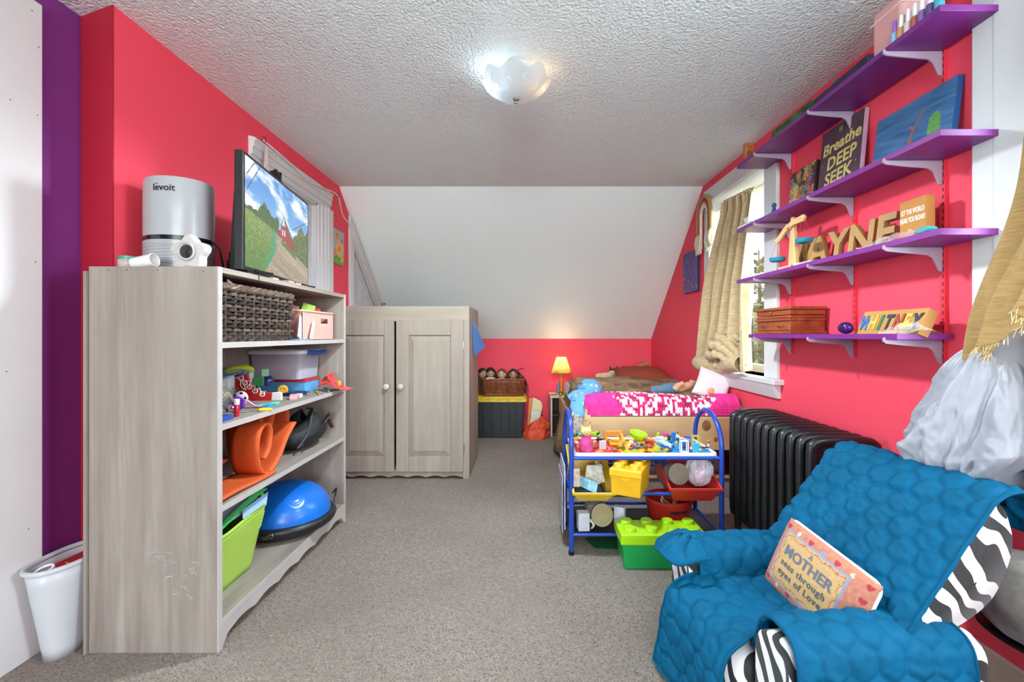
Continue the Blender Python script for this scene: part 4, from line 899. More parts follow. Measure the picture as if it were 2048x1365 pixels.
def obag(u, v):
    a = 2*PI*u; k = (1-v**2.2)**.75*.9+.06; w = 1+.16*sin(5*a+2*v)*(.3+v)+.35*fbm(2*cos(a), 2*sin(a), v*4)
    return (.125*k*w*cos(a)+.06*v-.01, .09*k*w*sin(a), .20*v**.85*(1+.25*fbm(cos(a)*2+5, sin(a)*2, v*3)*v))
t = thing('orange_bag', 'orange cloth bag slumped on carpet left of the nightstand', 'bag', (.125, 4.44, 0)); obj('bag_body', MB().grid(48, 20, obag, cu=True), ORB, t)
obj('bag_flap', MB().grid(14, 10, lambda u, v: (.03+.10*u, -.05-.02*v, .12+.10*v*(1-u*.4)+.02*sin(6*u))), ORB, t, solid=.004)
# nightstand
NS = M('cfc7b4', .5, .06, 8)
t = thing('nightstand', 'cream nightstand with dark open shelf under the yellow lamp', 'nightstand', (.43, 4.64, 0))
obj('tabletop', MB().box((-.165, -.15, .395), (.17, .145, .418)), NS, t, bevel=.004)
for x in (-.155, .145): obj('side_panel', MB().box((x, -.13, 0), (x+.015, .14, .395)), NS, t)
obj('back_panel', MB().box((-.14, .13, .0), (.145, .14, .395)), M('4a2c20', .6), t)
for z_ in (.02, .21): obj('shelf_board', MB().box((-.14, -.125, z_), (.145, .13, z_+.012)), M('4f3024', .6), t)
t = thing('table_lamp', 'lit table lamp with yellow green shade on the nightstand', 'lamp', (.395, 4.66, .418))
obj('lamp_base', MB().lathe([(.055, 0), (.057, .008), (.045, .014), (.012, .022), (.008, .05), (.007, .23), (.0, .232)], 24), plastic('c9a92c'), t)
shm, n_, p_ = base('lamp_shade'); p_.inputs['Roughness'].default_value = .8
v_ = coord(n_); g_ = n_.nodes.new('ShaderNodeSeparateXYZ'); n_.links.new(v_, g_.inputs[0])
n1_ = ntex(n_, v_, 14, 3); mm_ = n_.nodes.new('ShaderNodeMath'); mm_.operation = 'MULTIPLY_ADD'; mm_.inputs[1].default_value = .18; n_.links.new(n1_, mm_.inputs[0]); n_.links.new(g_.outputs[2], mm_.inputs[2])
cl_ = ramp(n_, mm_.outputs[0], [(.30, lin('9a9a5c')), (.36, lin('e6c878'))])
p_.inputs['Base Color'].default_value = (*lin('d8bc74'), 1); n_.links.new(cl_, p_.inputs['Base Color'])
tr_ = n_.nodes.new('ShaderNodeBsdfTranslucent'); n_.links.new(cl_, tr_.inputs[0]); xs_ = n_.nodes.new('ShaderNodeMixShader'); xs_.inputs[0].default_value = .6
o_ = n_.nodes['Material Output']; n_.links.new(p_.outputs[0], xs_.inputs[1]); n_.links.new(tr_.outputs[0], xs_.inputs[2]); n_.links.new(xs_.outputs[0], o_.inputs[0])
obj('lamp_shade', MB().grid(40, 8, lambda u, v: ((.108-.058*v)*cos(2*PI*u), (.108-.058*v)*sin(2*PI*u), .222+.168*v), cu=True), shm, t)
obj('shade_trim', MB().tube(circ((0, 0, .222), .1085, 40), .003, 6, True), M('7f7a3e', .7), t)
obj('bulb', MB().ball((0, 0, .29), (.022, .022, .032), 14), emit('ffd9a0', 3, 'lamp_bulb'), t)
pl = bpy.data.lights.new('lamp_light', 'POINT'); pl.energy = .7; pl.color = (1, .72, .42); pl.shadow_soft_size = .03
po = bpy.data.objects.new('lamp_light', pl); C.objects.link(po); po.location = (.395, 4.66, .418+.335)
obj('lamp_cord', MB().tube(catm([(-.02, -.04, .006), (-.10, -.12, .004), (-.135, -.155, .003), (-.15, -.168, -.04), (-.145, -.17, -.15), (-.14, -.16, -.25), (-.11, -.14, -.412)], 6), .0028, 6), M('3a2a1e', .5), t)
t = thing('penguin_figure', 'slender blue grey penguin figurine on yellow foot beside lamp', 'figurine', (.355, 4.55, .418))
obj('figure_body', MB().lathe([(.016, .02), (.018, .06), (.014, .10), (.012, .115), (.014, .125), (.011, .138), (0, .142)], 16), M('6c86a6', .5), t)
obj('beak', MB().tube([(-.008, -.006, .128), (-.024, -.01, .127)], [.005, .001], 6), M('d9a92c', .5), t)
obj('foot', MB().lathe([(.018, 0), (.018, .02), (.012, .022), (0, .022)], 16), M('e0bf2c', .5), t)
t = thing('toy_tractor', 'green toy tractor with yellow wheels on the nightstand', 'toy tractor', (.395, 4.53, .418)); t.scale = (.85, .85, .85)
GTR = plastic('3f7d2c')
obj('tractor_body', MB().box((-.04, -.015, .018), (.045, .015, .04)).box((-.035, -.018, .04), (-.005, .018, .05)), GTR, t, bevel=.003)
for x, y, r in ((-.025, -.024, .024), (-.025, .024, .024), (.035, -.02, .014), (.035, .02, .014)):
    w_ = obj('wheel', MB().tube([(x, y-.006, r), (x, y+.006, r)], r, 20), M('1b1b1a', .6), t); obj('hub', MB().tube([(x, y-.0075, r), (x, y+.0075, r)], r*.55, 14), M('e0c02a', .4), w_)
obj('exhaust', MB().tube([(.02, 0, .04), (.02, 0, .062)], .002, 6), M('2a2a2a', .4), t)
t = thing('cream_plush', 'small cream plush animal with horns at the back of nightstand', 'plush toy', (.565, 4.68, .418))
PL = fabric('d8cc98')
obj('plush_body', MB().ball((0, 0, .045), (.04, .035, .045), 16), PL, t); hd_ = obj('plush_head', MB().ball((0, -.012, .105), (.034, .03, .032), 16), PL, t)
for s_ in (-1, 1): obj('ear', MB().tube([(s_*.02, -.01, .125), (s_*.035, -.01, .15)], [.012, .004], 8), PL, hd_); obj('eye', MB().ball((s_*.012, -.04, .108), .004, 8), M('1a1614', .3), hd_)
# ------------------------------------------------------------ bed
PINE = wood('c0976a', 'd6b489', 'X', .45, 3.5, 1.5, 'pine_board', .08, .10)
bed = thing('bed', 'single bed with knotty pine footboard against the right wall', 'bed', (.87, 2.75, 0))
fb = obj('footboard', MB().box((.35, 2.735, .325), (1.375, 2.765, .527)), PINE, bed, True, bevel=.003)
for px, py, r in ((1413, 852, .028), (1432, 880, .013), (1180, 846, .004), (1172, 842, .004)):
    c = P(px, py, 2.7345); obj('knot', MB().lathe([(0, .0006), (r*.35, .0006), (r*.36, .0002), (r*.7, .0007), (r, .0001)], 24, m=frame(c, (1, 0, 0), (0, 0, 1)) @ Matrix.Scale(1.2, 4, (0, 1, 0))), M('8d5f38', .5, .3, 40), fb, True)
obj('footboard_cap', MB().box((.352, 2.765, .50), (.42, 2.80, .535)), PINE, bed, True, bevel=.002)
obj('bed_post', MB().box((.352, 2.765, 0), (.40, 2.80, .50)), PINE, bed, True); obj('bed_post', MB().box((1.33, 2.765, 0), (1.375, 2.80, .50)), PINE, bed, True)
obj('side_rail', MB().box((.355, 2.80, .26), (.38, 4.46, .42)), PINE, bed, True); obj('side_rail', MB().box((1.35, 2.80, .26), (1.375, 4.46, .42)), PINE, bed, True)
obj('slat_base', MB().box((.38, 2.80, .33), (1.35, 4.46, .36)), PINE, bed, True)
obj('headboard_shelf', MB().box((.63, 4.49, 0), (1.385, 4.80, .56)), PINE, bed, True, bevel=.003)
obj('mattress', MB().box((.41, 2.80, .36), (1.372, 4.47, .575)), fabric('a8ab9c'), bed, True, bevel=.03, seg=3)
def floral():
    m, n, p = base('floral_fabric'); v = coord(n); vo = n.nodes.new('ShaderNodeTexVoronoi'); vo.inputs['Scale'].default_value = 22; n.links.new(v, vo.inputs[0])
    c = mix(n, ramp(n, vo.outputs['Distance'], [(.16, 0.), (.24, 1.)]), lin('3d2c38'), lin('8f8088'), 'MIX')
    c = mix(n, ramp(n, ntex(n, v, 9, 3), [(.5, 0.), (.62, .7)]), c, lin('8c5a6c')); n.links.new(c, p.inputs['Base Color']); p.inputs['Roughness'].default_value = .9; return m
t = thing('underbed_drawer', 'low beige underbed drawer box with floral cloth on top', 'drawer', (.87, 2.80, 0))
obj('drawer_front', MB().box((.37, 2.83, .0), (1.33, 2.85, .125)), M('9b8f84', .6, .15, 6), t, True, bevel=.003)
obj('drawer_side', MB().box((.37, 2.85, .0), (.385, 4.2, .125)).box((1.315, 2.85, .0), (1.33, 4.2, .125)).box((.385, 4.18, 0), (1.315, 4.2, .125)), M('9b8f84', .6, .15, 6), t, True)
obj('rail_edge', MB().box((.37, 2.815, .125), (1.33, 2.86, .14)), PINE, t, True)
obj('floral_cloth', MB().grid(40, 8, lambda u, v: (.40+.91*u, 2.86+.02*v+.012*sin(u*34), .14+.155*v+.006*sin(u*21))), floral(), t, True, solid=.01)
def camo():
    m, n, p = base('patchwork_comforter'); v = coord(n)
    a = ramp(n, ntex(n, v, 4.5, 3, .5, .6), [(.40, lin('6b5340')), (.47, lin('a5714a')), (.53, lin('7d7458')), (.60, lin('b08a62'))], 'LINEAR')
    b = mix(n, ramp(n, ntex(n, v, 60, 3), [(.45, 0.), (.6, .5)]), a, lin('4d4234')); n.links.new(b, p.inputs['Base Color']); p.inputs['Roughness'].default_value = .95
    bumpn(n, p, ntex(n, v, 55, 4), .6, .006); return m
CAMO = camo()
def comf(u, v):   # u across from right wall to left side then down; v along Y
    y = 3.0+v*1.44; s_ = u*1.62; top = .97
    hump = .035*fbm(u*5, v*4, 3)+.02*sin(v*9+u*4)
    sh = .075*v
    if s_ < top: x = 1.372-s_*(.97-sh)/.97; z = .605+hump*.9+.045*math.exp(-((v-.55)/.25)**2); return (x, y, z)
    d = s_-top; r = .05
    if d < .08: a = d/.08*PI/2; return (.402+sh-.035*sin(a)-.006*sin(v*22), y, .605-.035*(1-cos(a))+hump*.6)
    e = d-.08; fl = e/.57
    return (.367+sh-.006*sin(v*22)-fl*(.075+sh*1.1+.03*sin(v*11+1)+.02*fbm(v*6, u*3, 4)), y+.03*fl*sin(u*11), max(.008+.012*abs(sin(v*20)), .57-e*(.97+.05*sin(v*9))))
t = thing('comforter', 'brown and olive camouflage comforter draped to the floor', 'comforter', (.8, 3.6, .6)); obj('comforter_cloth', MB().grid(110, 110, comf), CAMO, t, True, solid=.018, soff=1)
# knitted blanket
def knitcol(u, v):
    c_, r_ = math.floor(u*62), math.floor(v*34+.55*abs(((u*62) % 1)-.5)*2); n1 = noise.noise(Vector((c_*.83+.5, r_*.47, 3))); n2 = noise.noise(Vector((c_*.5, r_*.71+.3, 8)))
    e = .03*sin(v*23)
    if .215+e < u < .835-e:
        if n1+.4*n2 > .02: return hx('e6d9e2')
        if n2 < -.10: return hx('a3184a')
        return hx('c92a6c')
    return lerp(hx('d8267e'), hx('e63a92'), .5+n2)
def knit(u, v):
    # u along X (.385..1.385), v over the fold: from behind the footboard up, over, back onto bed
    x = .388+.982*u; L = v*.62; r = .075; z0 = .53; up = .03; raise_ = .03*max(0, min(1, (u-.80)/.08))
    R2 = .072+.012*sin(u*5)+.5*raise_
    if L < up: y, z, nx, nz = 2.79, z0+L, -1, 0
    elif L < up+R2*PI/2*1.2:
        a = (L-up)/(R2*1.2); y = 2.79+R2-R2*cos(a)+0; z = z0+up+R2*1.25*sin(a); nx, nz = -cos(a), sin(a)
    else: y = 2.79+R2+(L-up-R2*1.2*PI/2); z = z0+up+R2*1.25-.05*min(1, max(0, y-2.86)/.25)**1.5; nx, nz = 0, 1
    su, sv = u*62, v*34
    w = abs(((su) % 1)-.5)*2; h = .0045*abs(sin(PI*(sv+.55*w)))**.6*(.55+.45*sin(PI*(su % 1)))+.0065*fbm(u*6, v*3)
    return (x, y+nx*h, z+nz*h)
t = thing('knitted_blanket', 'hot pink knitted blanket with white and crimson centre at bed foot', 'blanket', (.87, 2.9, .55))
obj('knit_cloth', MB().grid(500, 190, knit, col=lambda u, v: lin(knitcol(u, v))), printm(0, .95, .3, 500), t, True)
t = thing('ribbed_blanket', 'grey green ribbed blanket edge peeking out beyond pink blanket', 'blanket', (.87, 2.9, .52))
def rib(x0, x1):
    return MB().grid(60, 40, lambda u, v: (x0+(x1-x0)*u, 2.775+.19*(1-cos(min(1, v*1.5)*PI/2))+.2*max(0, v-.66)+.0, .515+.128*sin(min(1, v*1.5)*PI/2)+.003*sin(v*120)))
obj('blanket_edge', rib(.345, .40), fabric('9a9a88'), t, True, solid=.01); obj('blanket_edge', rib(1.355, 1.39), fabric('8d9088'), t, True)
# printed blue pyjamas
def pyj():
    m, n, p = base('printed_pyjama'); v = coord(n); vo = n.nodes.new('ShaderNodeTexVoronoi'); vo.inputs['Scale'].default_value = 26; n.links.new(v, vo.inputs[0])
    k = ramp(n, vo.outputs['Distance'], [(.24, 1.), (.30, 0.)]); cc = n.nodes.new('ShaderNodeSeparateColor'); n.links.new(vo.outputs['Color'], cc.inputs[0])
    mo = ramp(n, cc.outputs[0], [(.0, lin('c2303a')), (.25, lin('22304f')), (.5, lin('5a9ad8')), (.75, lin('d8d06a'))], 'CONSTANT')
    n.links.new(mix(n, k, lin('5f97d2'), mo), p.inputs['Base Color']); p.inputs['Roughness'].default_value = .9; bumpn(n, p, ntex(n, v, 40, 3), .4, .005); return m
PY = pyj()
t = thing('pyjamas', 'light blue printed pyjamas crumpled over the bed corner', 'clothing', (.42, 2.95, .6))
def blob(c, r, seed, n=28):
    return MB().grid(n*2, n, lambda u, v: tuple(Vector(c)+Vector((r[0]*sin(PI*v)*cos(2*PI*u), r[1]*sin(PI*v)*sin(2*PI*u), -r[2]*cos(PI*v)))*(1+.28*fbm(1.5*cos(2*PI*u)+seed, 1.5*sin(2*PI*u), 2.4*v, 3))), cu=True)
obj('crumpled_top', blob((.455, 3.05, .665), (.085, .09, .065), 3), PY, t, True)
obj('sleeve', MB().tube(catm([(.46, 3.0, .65), (.41, 2.96, .65), (.345, 2.93, .645), (.30, 2.93, .62)], 5), [.045]*6+[.04]*6+[.034]*4, 10, flat=.75), PY, t, True)
obj('trouser_leg', MB().tube(catm([(.42, 2.95, .645), (.36, 2.86, .635), (.335, 2.775, .59), (.335, 2.735, .56), (.335, 2.73, .535)], 6), [.05]*7+[.045]*7+[.038]*7+[.04]*4, 10, flat=.5), PY, t, True)
solo('patterned_cloth', 'white cloth with brown writing hanging beside the bed corner', 'cloth', MB().grid(20, 20, lambda u, v: (.305+.05*u, 2.71+.006*sin(u*9), .41+.14*v)), M('b8aca4', .8, .5, 38), solid=.006)
solo('patterned_cloth', 'green and pink checked cloth low beside the bed corner', 'cloth', MB().grid(20, 20, lambda u, v: (.290+.07*u, 2.695+.008*sin(u*12), .30+.14*v)), M('7cb58a', .8, .9, 30), solid=.006)
# things at the bed head
RU = M('8e3a22', .9, .1, 10, .3, 60)
solo('rust_pillow', 'large rust coloured pillow at the head of the bed', 'pillow', MB().pillow(.50, .34, .15, TR(1.14, 4.30, .655) @ RZ(-6) @ RX(9)), RU)
t = thing('globe_ball', 'orange and blue balloon ball behind the rust pillow', 'ball', (1.26, 4.68, .56))
obj('ball_shell', MB().ball((0, 0, .098), .092, 32), M('c96a3a', .3, .25, 12, 0, spec=.6), t)
obj('ball_stripe', MB().tube(circ((0, 0, .098), .0925, 48, (.5, .6, 0), (0, 0, 1)), .012, 8, True, flat=.4), M('3f8a9a', .3, .5, 20), t)
obj('ball_spot', MB().ball((-.05, -.070, .09), (.03, .014, .02), 14), M('2f6f9c', .3), t); obj('green_patch', MB().ball((.04, -.035, .175), (.03, .03, .012), 14), M('7ab03a', .4), t)
t = thing('husky_plush', 'brown and white plush dog lying at the bed head', 'plush toy', (.87, 4.60, .56))
DB, CRM = fabric('4a3226'), fabric('d9c3a4')
obj('plush_body', MB().tube(catm([(-.12, 0, .04), (-.02, 0, .045), (.08, 0, .045)], 5), [.03, .034, .038, .04, .042, .042, .044, .044, .044, .042, .034], 14), CRM, t)
h_ = obj('plush_head', MB().ball((.065, -.02, .085), (.05, .045, .043), 20), CRM, t); obj('brown_mask', MB().ball((.07, -.012, .10), (.052, .046, .038), 20), DB, h_)
for s_ in (-1, 1): obj('ear', MB().tube([(.065+s_*.03, -.01, .12), (.065+s_*.038, -.01, .155)], [.016, .004], 8), DB, h_); obj('eye', MB().ball((.06+s_*.018, -.062, .092), .005, 8), M('16110e', .3), h_)
obj('muzzle', MB().ball((.05, -.06, .075), (.02, .018, .015), 12), CRM, h_); obj('nose', MB().ball((.045, -.078, .08), .005, 8), M('1a1210', .3), h_)
t = thing('brown_plush', 'dark brown plush with raised tail beside plush dog', 'plush toy', (1.02, 4.62, .56))
obj('plush_body', MB().ball((0, 0, .05), (.06, .045, .05), 18), DB, t); obj('tail', MB().tube(catm([(.03, 0, .07), (.035, 0, .12), (.02, 0, .15)], 5), .016, 8), DB, t)
for s_ in (-1, 1): obj('paw', MB().tube([(s_*.04, -.02, .03), (s_*.06, -.05, .02)], .016, 8), DB, t)
t = thing('jeans_doll', 'soft doll with denim trousers and bare legs lying on bed', 'doll', (1.07, 3.22, .605)); t.scale = (.8, .8, .8)
JN, SKN = fabric('5c7a96'), fabric('dba184')
obj('trousers', MB().tube(catm([(-.17, 0, .03), (-.06, -.02, .05), (.03, .0, .055), (.07, .0, .06)], 5), [.045]*6+[.055]*5+[.05]*4+[.04], 12), JN, t)
obj('leg', MB().tube(catm([(.05, 0, .05), (.13, .0, .07), (.19, .0, .09), (.21, 0, .13)], 5), [.04]*5+[.038]*5+[.03]*5+[.022], 10), SKN, t)
obj('leg', MB().tube(catm([(.02, -.05, .05), (.06, -.05, .09), (.10, -.05, .11)], 5), [.03]*6+[.022]*5, 10), SKN, t)
t = thing('unicorn_cushion', 'white and pink pointed cushion leaning on red wall beside window sill', 'cushion', (1.30, 3.15, .6))
obj('cushion_cover', MB().pillow(.22, .20, .10, frame((1.285, 3.0, .70), (1, -.35, -.38), (.3, .25, 1)), 30, .42), M('e3d3de', .8, .12, 5), t, True)
obj('orange_patch', MB().ball((1.26, 2.955, .665), (.03, .014, .024), 14), M('dba26c', .7), t, True)
# ------------------------------------------------------------ toy rack
BLU = plastic('1a3f9e', .28)
R0X, R1X, RF, RB = .225, .937, 2.086, 2.41
rk = thing('toy_rack', 'blue tubular metal toy rack with arched ends and play tray', 'rack', (.58, 2.25, 0))
for x in (R0X, R1X):
    ym = (RF+RB)/2; hy = (RB-RF)/2
    pts = [(x, RF, .012), (x, RF, .3), (x, RF, .50)]+[(x, ym-hy*cos(a), .50+.156*sin(a)) for a in [PI*i/18 for i in range(1, 18)]]+[(x, RB, .50), (x, RB, .3), (x, RB, .012)]
    obj('arched_end', MB().tube(pts, .0115, 12), BLU, rk, True)
    for y in (RF, RB): obj('foot_cap', MB().lathe([(.013, 0), (.014, .002), (.014, .02), (.0118, .022)], 14, (x, y, 0)), M('111215', .5), rk, True)
    for z_ in (.095, .285): obj('side_bar', MB().tube([(x, RF, z_), (x, RB, z_-.0)], .008, 8), BLU, rk, True)
for y, zs in ((RF, (.457, .289, .095)), (RB, (.457, .33, .12))):
    for z_ in zs: obj('cross_bar', MB().tube([(R0X, y, z_), (R1X, y, z_)], .0085, 10), BLU, rk, True)
TZ = .478
tr = obj('tray', MB().box((.243, 2.095, .462), (.918, 2.405, .470)), plastic('e3e5ea', .35), rk, True)
rp = [(x+.5805, y+2.25, .472) for x, y in rrect(.672, .312, .02, 4)]
obj('tray_rim', MB().tube(rp, .0085, 8, True, flat=1.1), plastic('e3e5ea', .35), tr, True)
for k, c in enumerate(('d8402e', 'e3a91c', '1f8fd0')):
    x0 = .252+k*.2195; bp_ = obj('baseplate', MB().box((x0, 2.105, .470), (x0+.217, 2.395, .4735)), plastic(c, .35), tr, True)
    sm_ = MB()
    for i in range(24):
        for j in range(32):
            cx_, cy_ = x0+.0054+i*.009, 2.109+j*.009
            sm_.lathe([(.0028, 0), (.0026, .0018)], 6, (cx_, cy_, .4735))
    so = obj('stud_field', sm_, plastic(c, .35), tr, True); so['kind'] = 'stuff'
# loose bricks
BC = {'red': 'c42a22', 'yellow': 'e0b21e', 'blue': '1d5fb4', 'white': 'dcdcda', 'green': '2f9a3f', 'orange': 'd9772a', 'dark grey': '4a4d50', 'brown': '6a3a26', 'pink': 'd86a9c', 'cyan': '3fb4cf', 'lime': 'a6c92c', 'black': '1c1d20'}
def brick_mb(nx, ny, h):
    mb = MB().box((-nx*.004, -ny*.004, 0), (nx*.004, ny*.004, h))
    for i in range(nx):
        for j in range(ny): mb.lathe([(.0025, h), (.0024, h+.0017)], 6, ((i-nx/2+.5)*.008, (j-ny/2+.5)*.008, 0))
    return mb
def onT(px, py): # point on the tray from photo coordinates
    Y = (CH-.476)*F/(py-670); return (px-1048)*Y/F, Y
seen = set(); LM = [(n_, *onT(px_, py_)) for n_, px_, py_ in (('the pink cat figure', 1172, 903), ('the lime knobbly toy', 1193, 880), ('the orange arch', 1228, 886), ('the lime bowl', 1275, 882), ('the front white frame', 1368, 905), ('the yellow frame', 1391, 890), ('the small white frame', 1320, 885), ('the upright blue piece', 1347, 884), ('the tilted pale plate', 1332, 893), ('the red and blue cube', 1299, 892), ('the grey cube', 1205, 899), ('the bright green plate', 1318, 904), ('the black square tray', 1296, 907), ('the dark green strip', 1241, 897), ('the brown rock', 1229, 903), ('the far right corner', 1405, 880), ('the right rim', 1425, 898))]
rb_ = random.Random(12); protos = {}; placed = []
def free(x, y, r):
    for a, b, c in placed:
        if (a-x)**2+(b-y)**2 < (c+r)**2: return False
    placed.append((x, y, r)); return True
# named toys first
def toy(name, label, px, py, r=.02, cat='toy'):
    x, y = onT(px, py); placed.append((x, y, r)); return thing(name, label, cat, (x, min(y, 2.37), .4755))
t = toy('cat_figure', 'translucent pink cat figure with yellow head on red baseplate', 1172, 903, .04, 'figurine')
PKT = M('c2407e', .2, .3, 40, .1, 60, spec=.7)
obj('figure_body', MB().lathe([(.030, 0), (.034, .006), (.034, .03), (.028, .055), (.017, .075), (.012, .082), (.0, .084)], 20, rf=lambda a, i: 1+.05*cos(8*a)), PKT, t)
h_ = obj('cat_head', MB().ball((0, -.003, .098), (.026, .022, .021), 18), M('e0cc7c', .4, .15, 30), t)
for s_ in (-1, 1): obj('ear', MB().lathe([(.009, 0), (.0, .02)], 4, m=TR(s_*.016, -.002, .110) @ RY(s_*14)), M('e0cc7c', .4), h_); obj('eye', MB().ball((s_*.009, -.0245, .10), .0028, 8), M('4a3a2a', .3), h_)
obj('cat_nose', MB().ball((0, -.026, .094), .003, 8), M('c23a3a', .3), h_)
t = toy('mesh_ball', 'lime and black knobbly toy near the cat figure', 1193, 880, .03)
for k in range(16):
    a = rnd.uniform(0, 2*PI); r_ = rnd.uniform(.005, .024); obj('knob', MB().ball((r_*cos(a), r_*sin(a), .012+rnd.uniform(0, .034)), .0075, 8), M(['9bcf2a', '1d2422', 'a8d83a'][k % 3], .4), t)
solo('toy_ball', 'small purple ball below the lime knobbly toy', 'ball', MB().ball((*onT(1198, 884), .488), .012, 14), M('6a3aa0', .3))
t = toy('orange_bridge', 'orange toy building piece with arch at tray back', 1228, 886, .045)
OR2 = plastic('dd8a2c', .4)
obj('beam', MB().box((-.045, .0, .035), (.045, .022, .062), RX(0)), OR2, t, bevel=.003)
for x in (-.04, .04): obj('pillar', MB().box((x-.007, .0, 0), (x+.007, .02, .035)), OR2, t, bevel=.002)
for k in range(7): obj('beam_slot', MB().cbox((-.036+k*.012, -.001, .05), (.004, .003, .018)), M('a85f1c', .5), t)
obj('curved_rail', MB().tube(catm([(-.03, -.05, .006), (.0, -.062, .008), (.03, -.045, .012), (.04, -.015, .035), (.03, .0, .05)], 6), .008, 8), OR2, t)
obj('base_ring', MB().tube(circ((0, -.02, .008), .03, 20), .006, 6, True), OR2, t)
t = toy('lime_bowl', 'bright lime boat-shaped bowl tipped on the toy heap', 1275, 882, .035, 'bowl')
bm_ = RZ(-22) @ TR(0, 0, .012) @ RX(18) @ RY(12)
obj('bowl_wall', MB().grid(32, 8, lambda u, v: ((.026+.020*v)*cos(2*PI*u)*1.0, (.014+.016*v)*sin(2*PI*u), .036*v), cu=True, m=bm_), plastic('a2e01c', .35), t, solid=.002)
obj('bowl_floor', MB().prism([((.026)*cos(2*PI*i/32), .014*sin(2*PI*i/32)) for i in range(32)], -.001, .001, bm_), plastic('a2e01c', .35), t)
def wire_frame(name, label, px, py, w, d, h, col, r=.0022):
    t = toy(name, label, px, py, .02)
    for sx in (-1, 1):
        for sy in (-1, 1): obj('post', MB().cbox((sx*w/2, sy*d/2, h/2), (2*r, 2*r, h)), plastic(col), t)
    for z_ in (r, h-r):
        for s_ in (-1, 1): obj('rail', MB().cbox((0, s_*d/2, z_), (w, 2*r, 2*r)), plastic(col), t); obj('rail', MB().cbox((s_*w/2, 0, z_), (2*r, d, 2*r)), plastic(col), t)
    return t
wire_frame('toy_window_frame', 'white open toy frame standing at front of blue baseplate', 1368, 905, .032, .022, .058, 'e4e6ea')
wire_frame('toy_window_frame', 'yellow open toy frame standing behind the cyan block', 1391, 890, .030, .022, .048, 'd9bb3a')
wire_frame('toy_window_frame', 'small white toy frame near the middle of the tray', 1320, 885, .034, .03, .028, 'e0e0e0', .003)
x, y = onT(1391, 907); pbox('cyan_block', 'tall cyan toy block at front right of the tray', 'toy', (x, y, .4755), (.026, .02, .048), plastic('39a8cf'), 0, .001); placed.append((x, y, .02))
x, y = onT(1347, 884); pbox('blue_wall_piece', 'upright blue toy wall piece at back of blue baseplate', 'toy', (x, y, .4755), (.02, .012, .05), plastic('2470bd'), 10, .001); placed.append((x, y, .02))
x, y = onT(1332, 893); pbox('slope_plate', 'pale blue plate tilted across yellow and blue baseplates', 'toy', (x, y, .487), (.05, .085, .004), M('a9bccb', .4, .4, 40), 38, .001, None, RX(14)); placed.append((x, y, .045))
x, y = onT(1299, 892); pbox('patchwork_cube', 'red and blue toy cube beside the lime bowl', 'toy', (x, y, .4755), (.038, .024, .026), M('a82f34', .4, .9, 55), 6, .001); placed.append((x, y, .025))
x, y = onT(1205, 899); pbox('grey_cube', 'pale grey toy cube printed with a black mark', 'toy', (x, y, .4755), (.034, .016, .042), M('b7b4bf', .4), 3, .001); placed.append((x, y, .025))
x, y = onT(1318, 904); pbox('green_plate', 'bright green flat plate on the yellow baseplate', 'toy', (x, y, .4755), (.046, .022, .004), plastic('2fa24a'), 8, .0005); placed.append((x, y, .025))
t = toy('black_tray_piece', 'black square toy tray at the front of yellow baseplate', 1296, 907, .02)
for a in (((-.018, -.011, 0), (.018, .011, .002)), ((-.018, -.011, .002), (.018, -.008, .006)), ((-.018, .008, .002), (.018, .011, .006)), ((-.018, -.008, .002), (-.015, .008, .006)), ((.015, -.008, .002), (.018, .008, .006))): obj('tray_side', MB().box(*a), plastic('1d1a18'), t)
x, y = onT(1241, 897); pbox('dark_green_plate', 'dark green strip plate across red and yellow baseplates', 'toy', (x, y, .4755), (.046, .016, .006), plastic('3a4a2c'), 4, .0005); placed.append((x, y, .025))
t = toy('pink_can', 'hot pink cylinder lying on top of bricks in the middle', 1333, 880, .012); obj('can_body', MB().tube([(-.014, 0, .03), (.014, .006, .034)], .010, 14), plastic('e0408c'), t); obj('can_cap', MB().tube([(.014, .006, .034), (.018, .007, .035)], .007, 12), plastic('e9e4e6'), t)
t = toy('brown_rock', 'brown faceted toy rock on the red baseplate', 1229, 903, .014); obj('rock_body', MB().ball((0, 0, .009), (.014, .011, .010), 7), M('8a5a3c', .5), t)
t = toy('brown_rock', 'brown rounded toy head near the cyan plate', 1292, 899, .014); obj('rock_body', MB().ball((0, 0, .011), (.012, .010, .011), 9), M('6a4028', .5), t)
def minifig(label, px, py, tc, lc, hc, rz):
    t = toy('toy_figure', label, px, py, .010, 'toy figure'); t.rotation_euler = (0, 0, math.radians(rz)); t.matrix_basis = Matrix.Translation(t.location) @ RZ(rz)
    for s_ in (-1, 1): obj('leg', MB().box((s_*.0042-.0036, -.004, 0), (s_*.0042+.0036, .004, .014)), plastic(lc), t)
    obj('torso', MB().taper((0, 0, .014), (.016, .008), (.012, .008), .013), plastic(tc), t)
    for s_ in (-1, 1): obj('arm', MB().tube([(s_*.0075, 0, .025), (s_*.0105, -.003, .018)], .0024, 6), plastic(tc), t)
    h_ = obj('head', MB().lathe([(.004, .027), (.0052, .028), (.0052, .036), (.004, .037)], 12), plastic('e3c02c'), t)
    obj('hair', MB().ball((0, .001, .037), (.0064, .0064, .0045), 12), plastic(hc), h_)
minifig('toy figure with brown hair standing at the back of the tray', 1322, 869, '3a6a4a', '2a2c34', '3f2a1c', 10)
minifig('toy figure with dark hair beside the upright blue wall piece', 1337, 868, 'd8d8d8', '24304a', '1d1a1a', -20)
minifig('toy figure in white top inside the front white frame', 1384, 905, 'e3e3e3', 'c43a3a', 'b0603a', 0)
minifig('toy figure lying near green and red bits at the right edge', 1417, 893, 'c4332c', 'dcdcdc', '2f9a4a', 60)
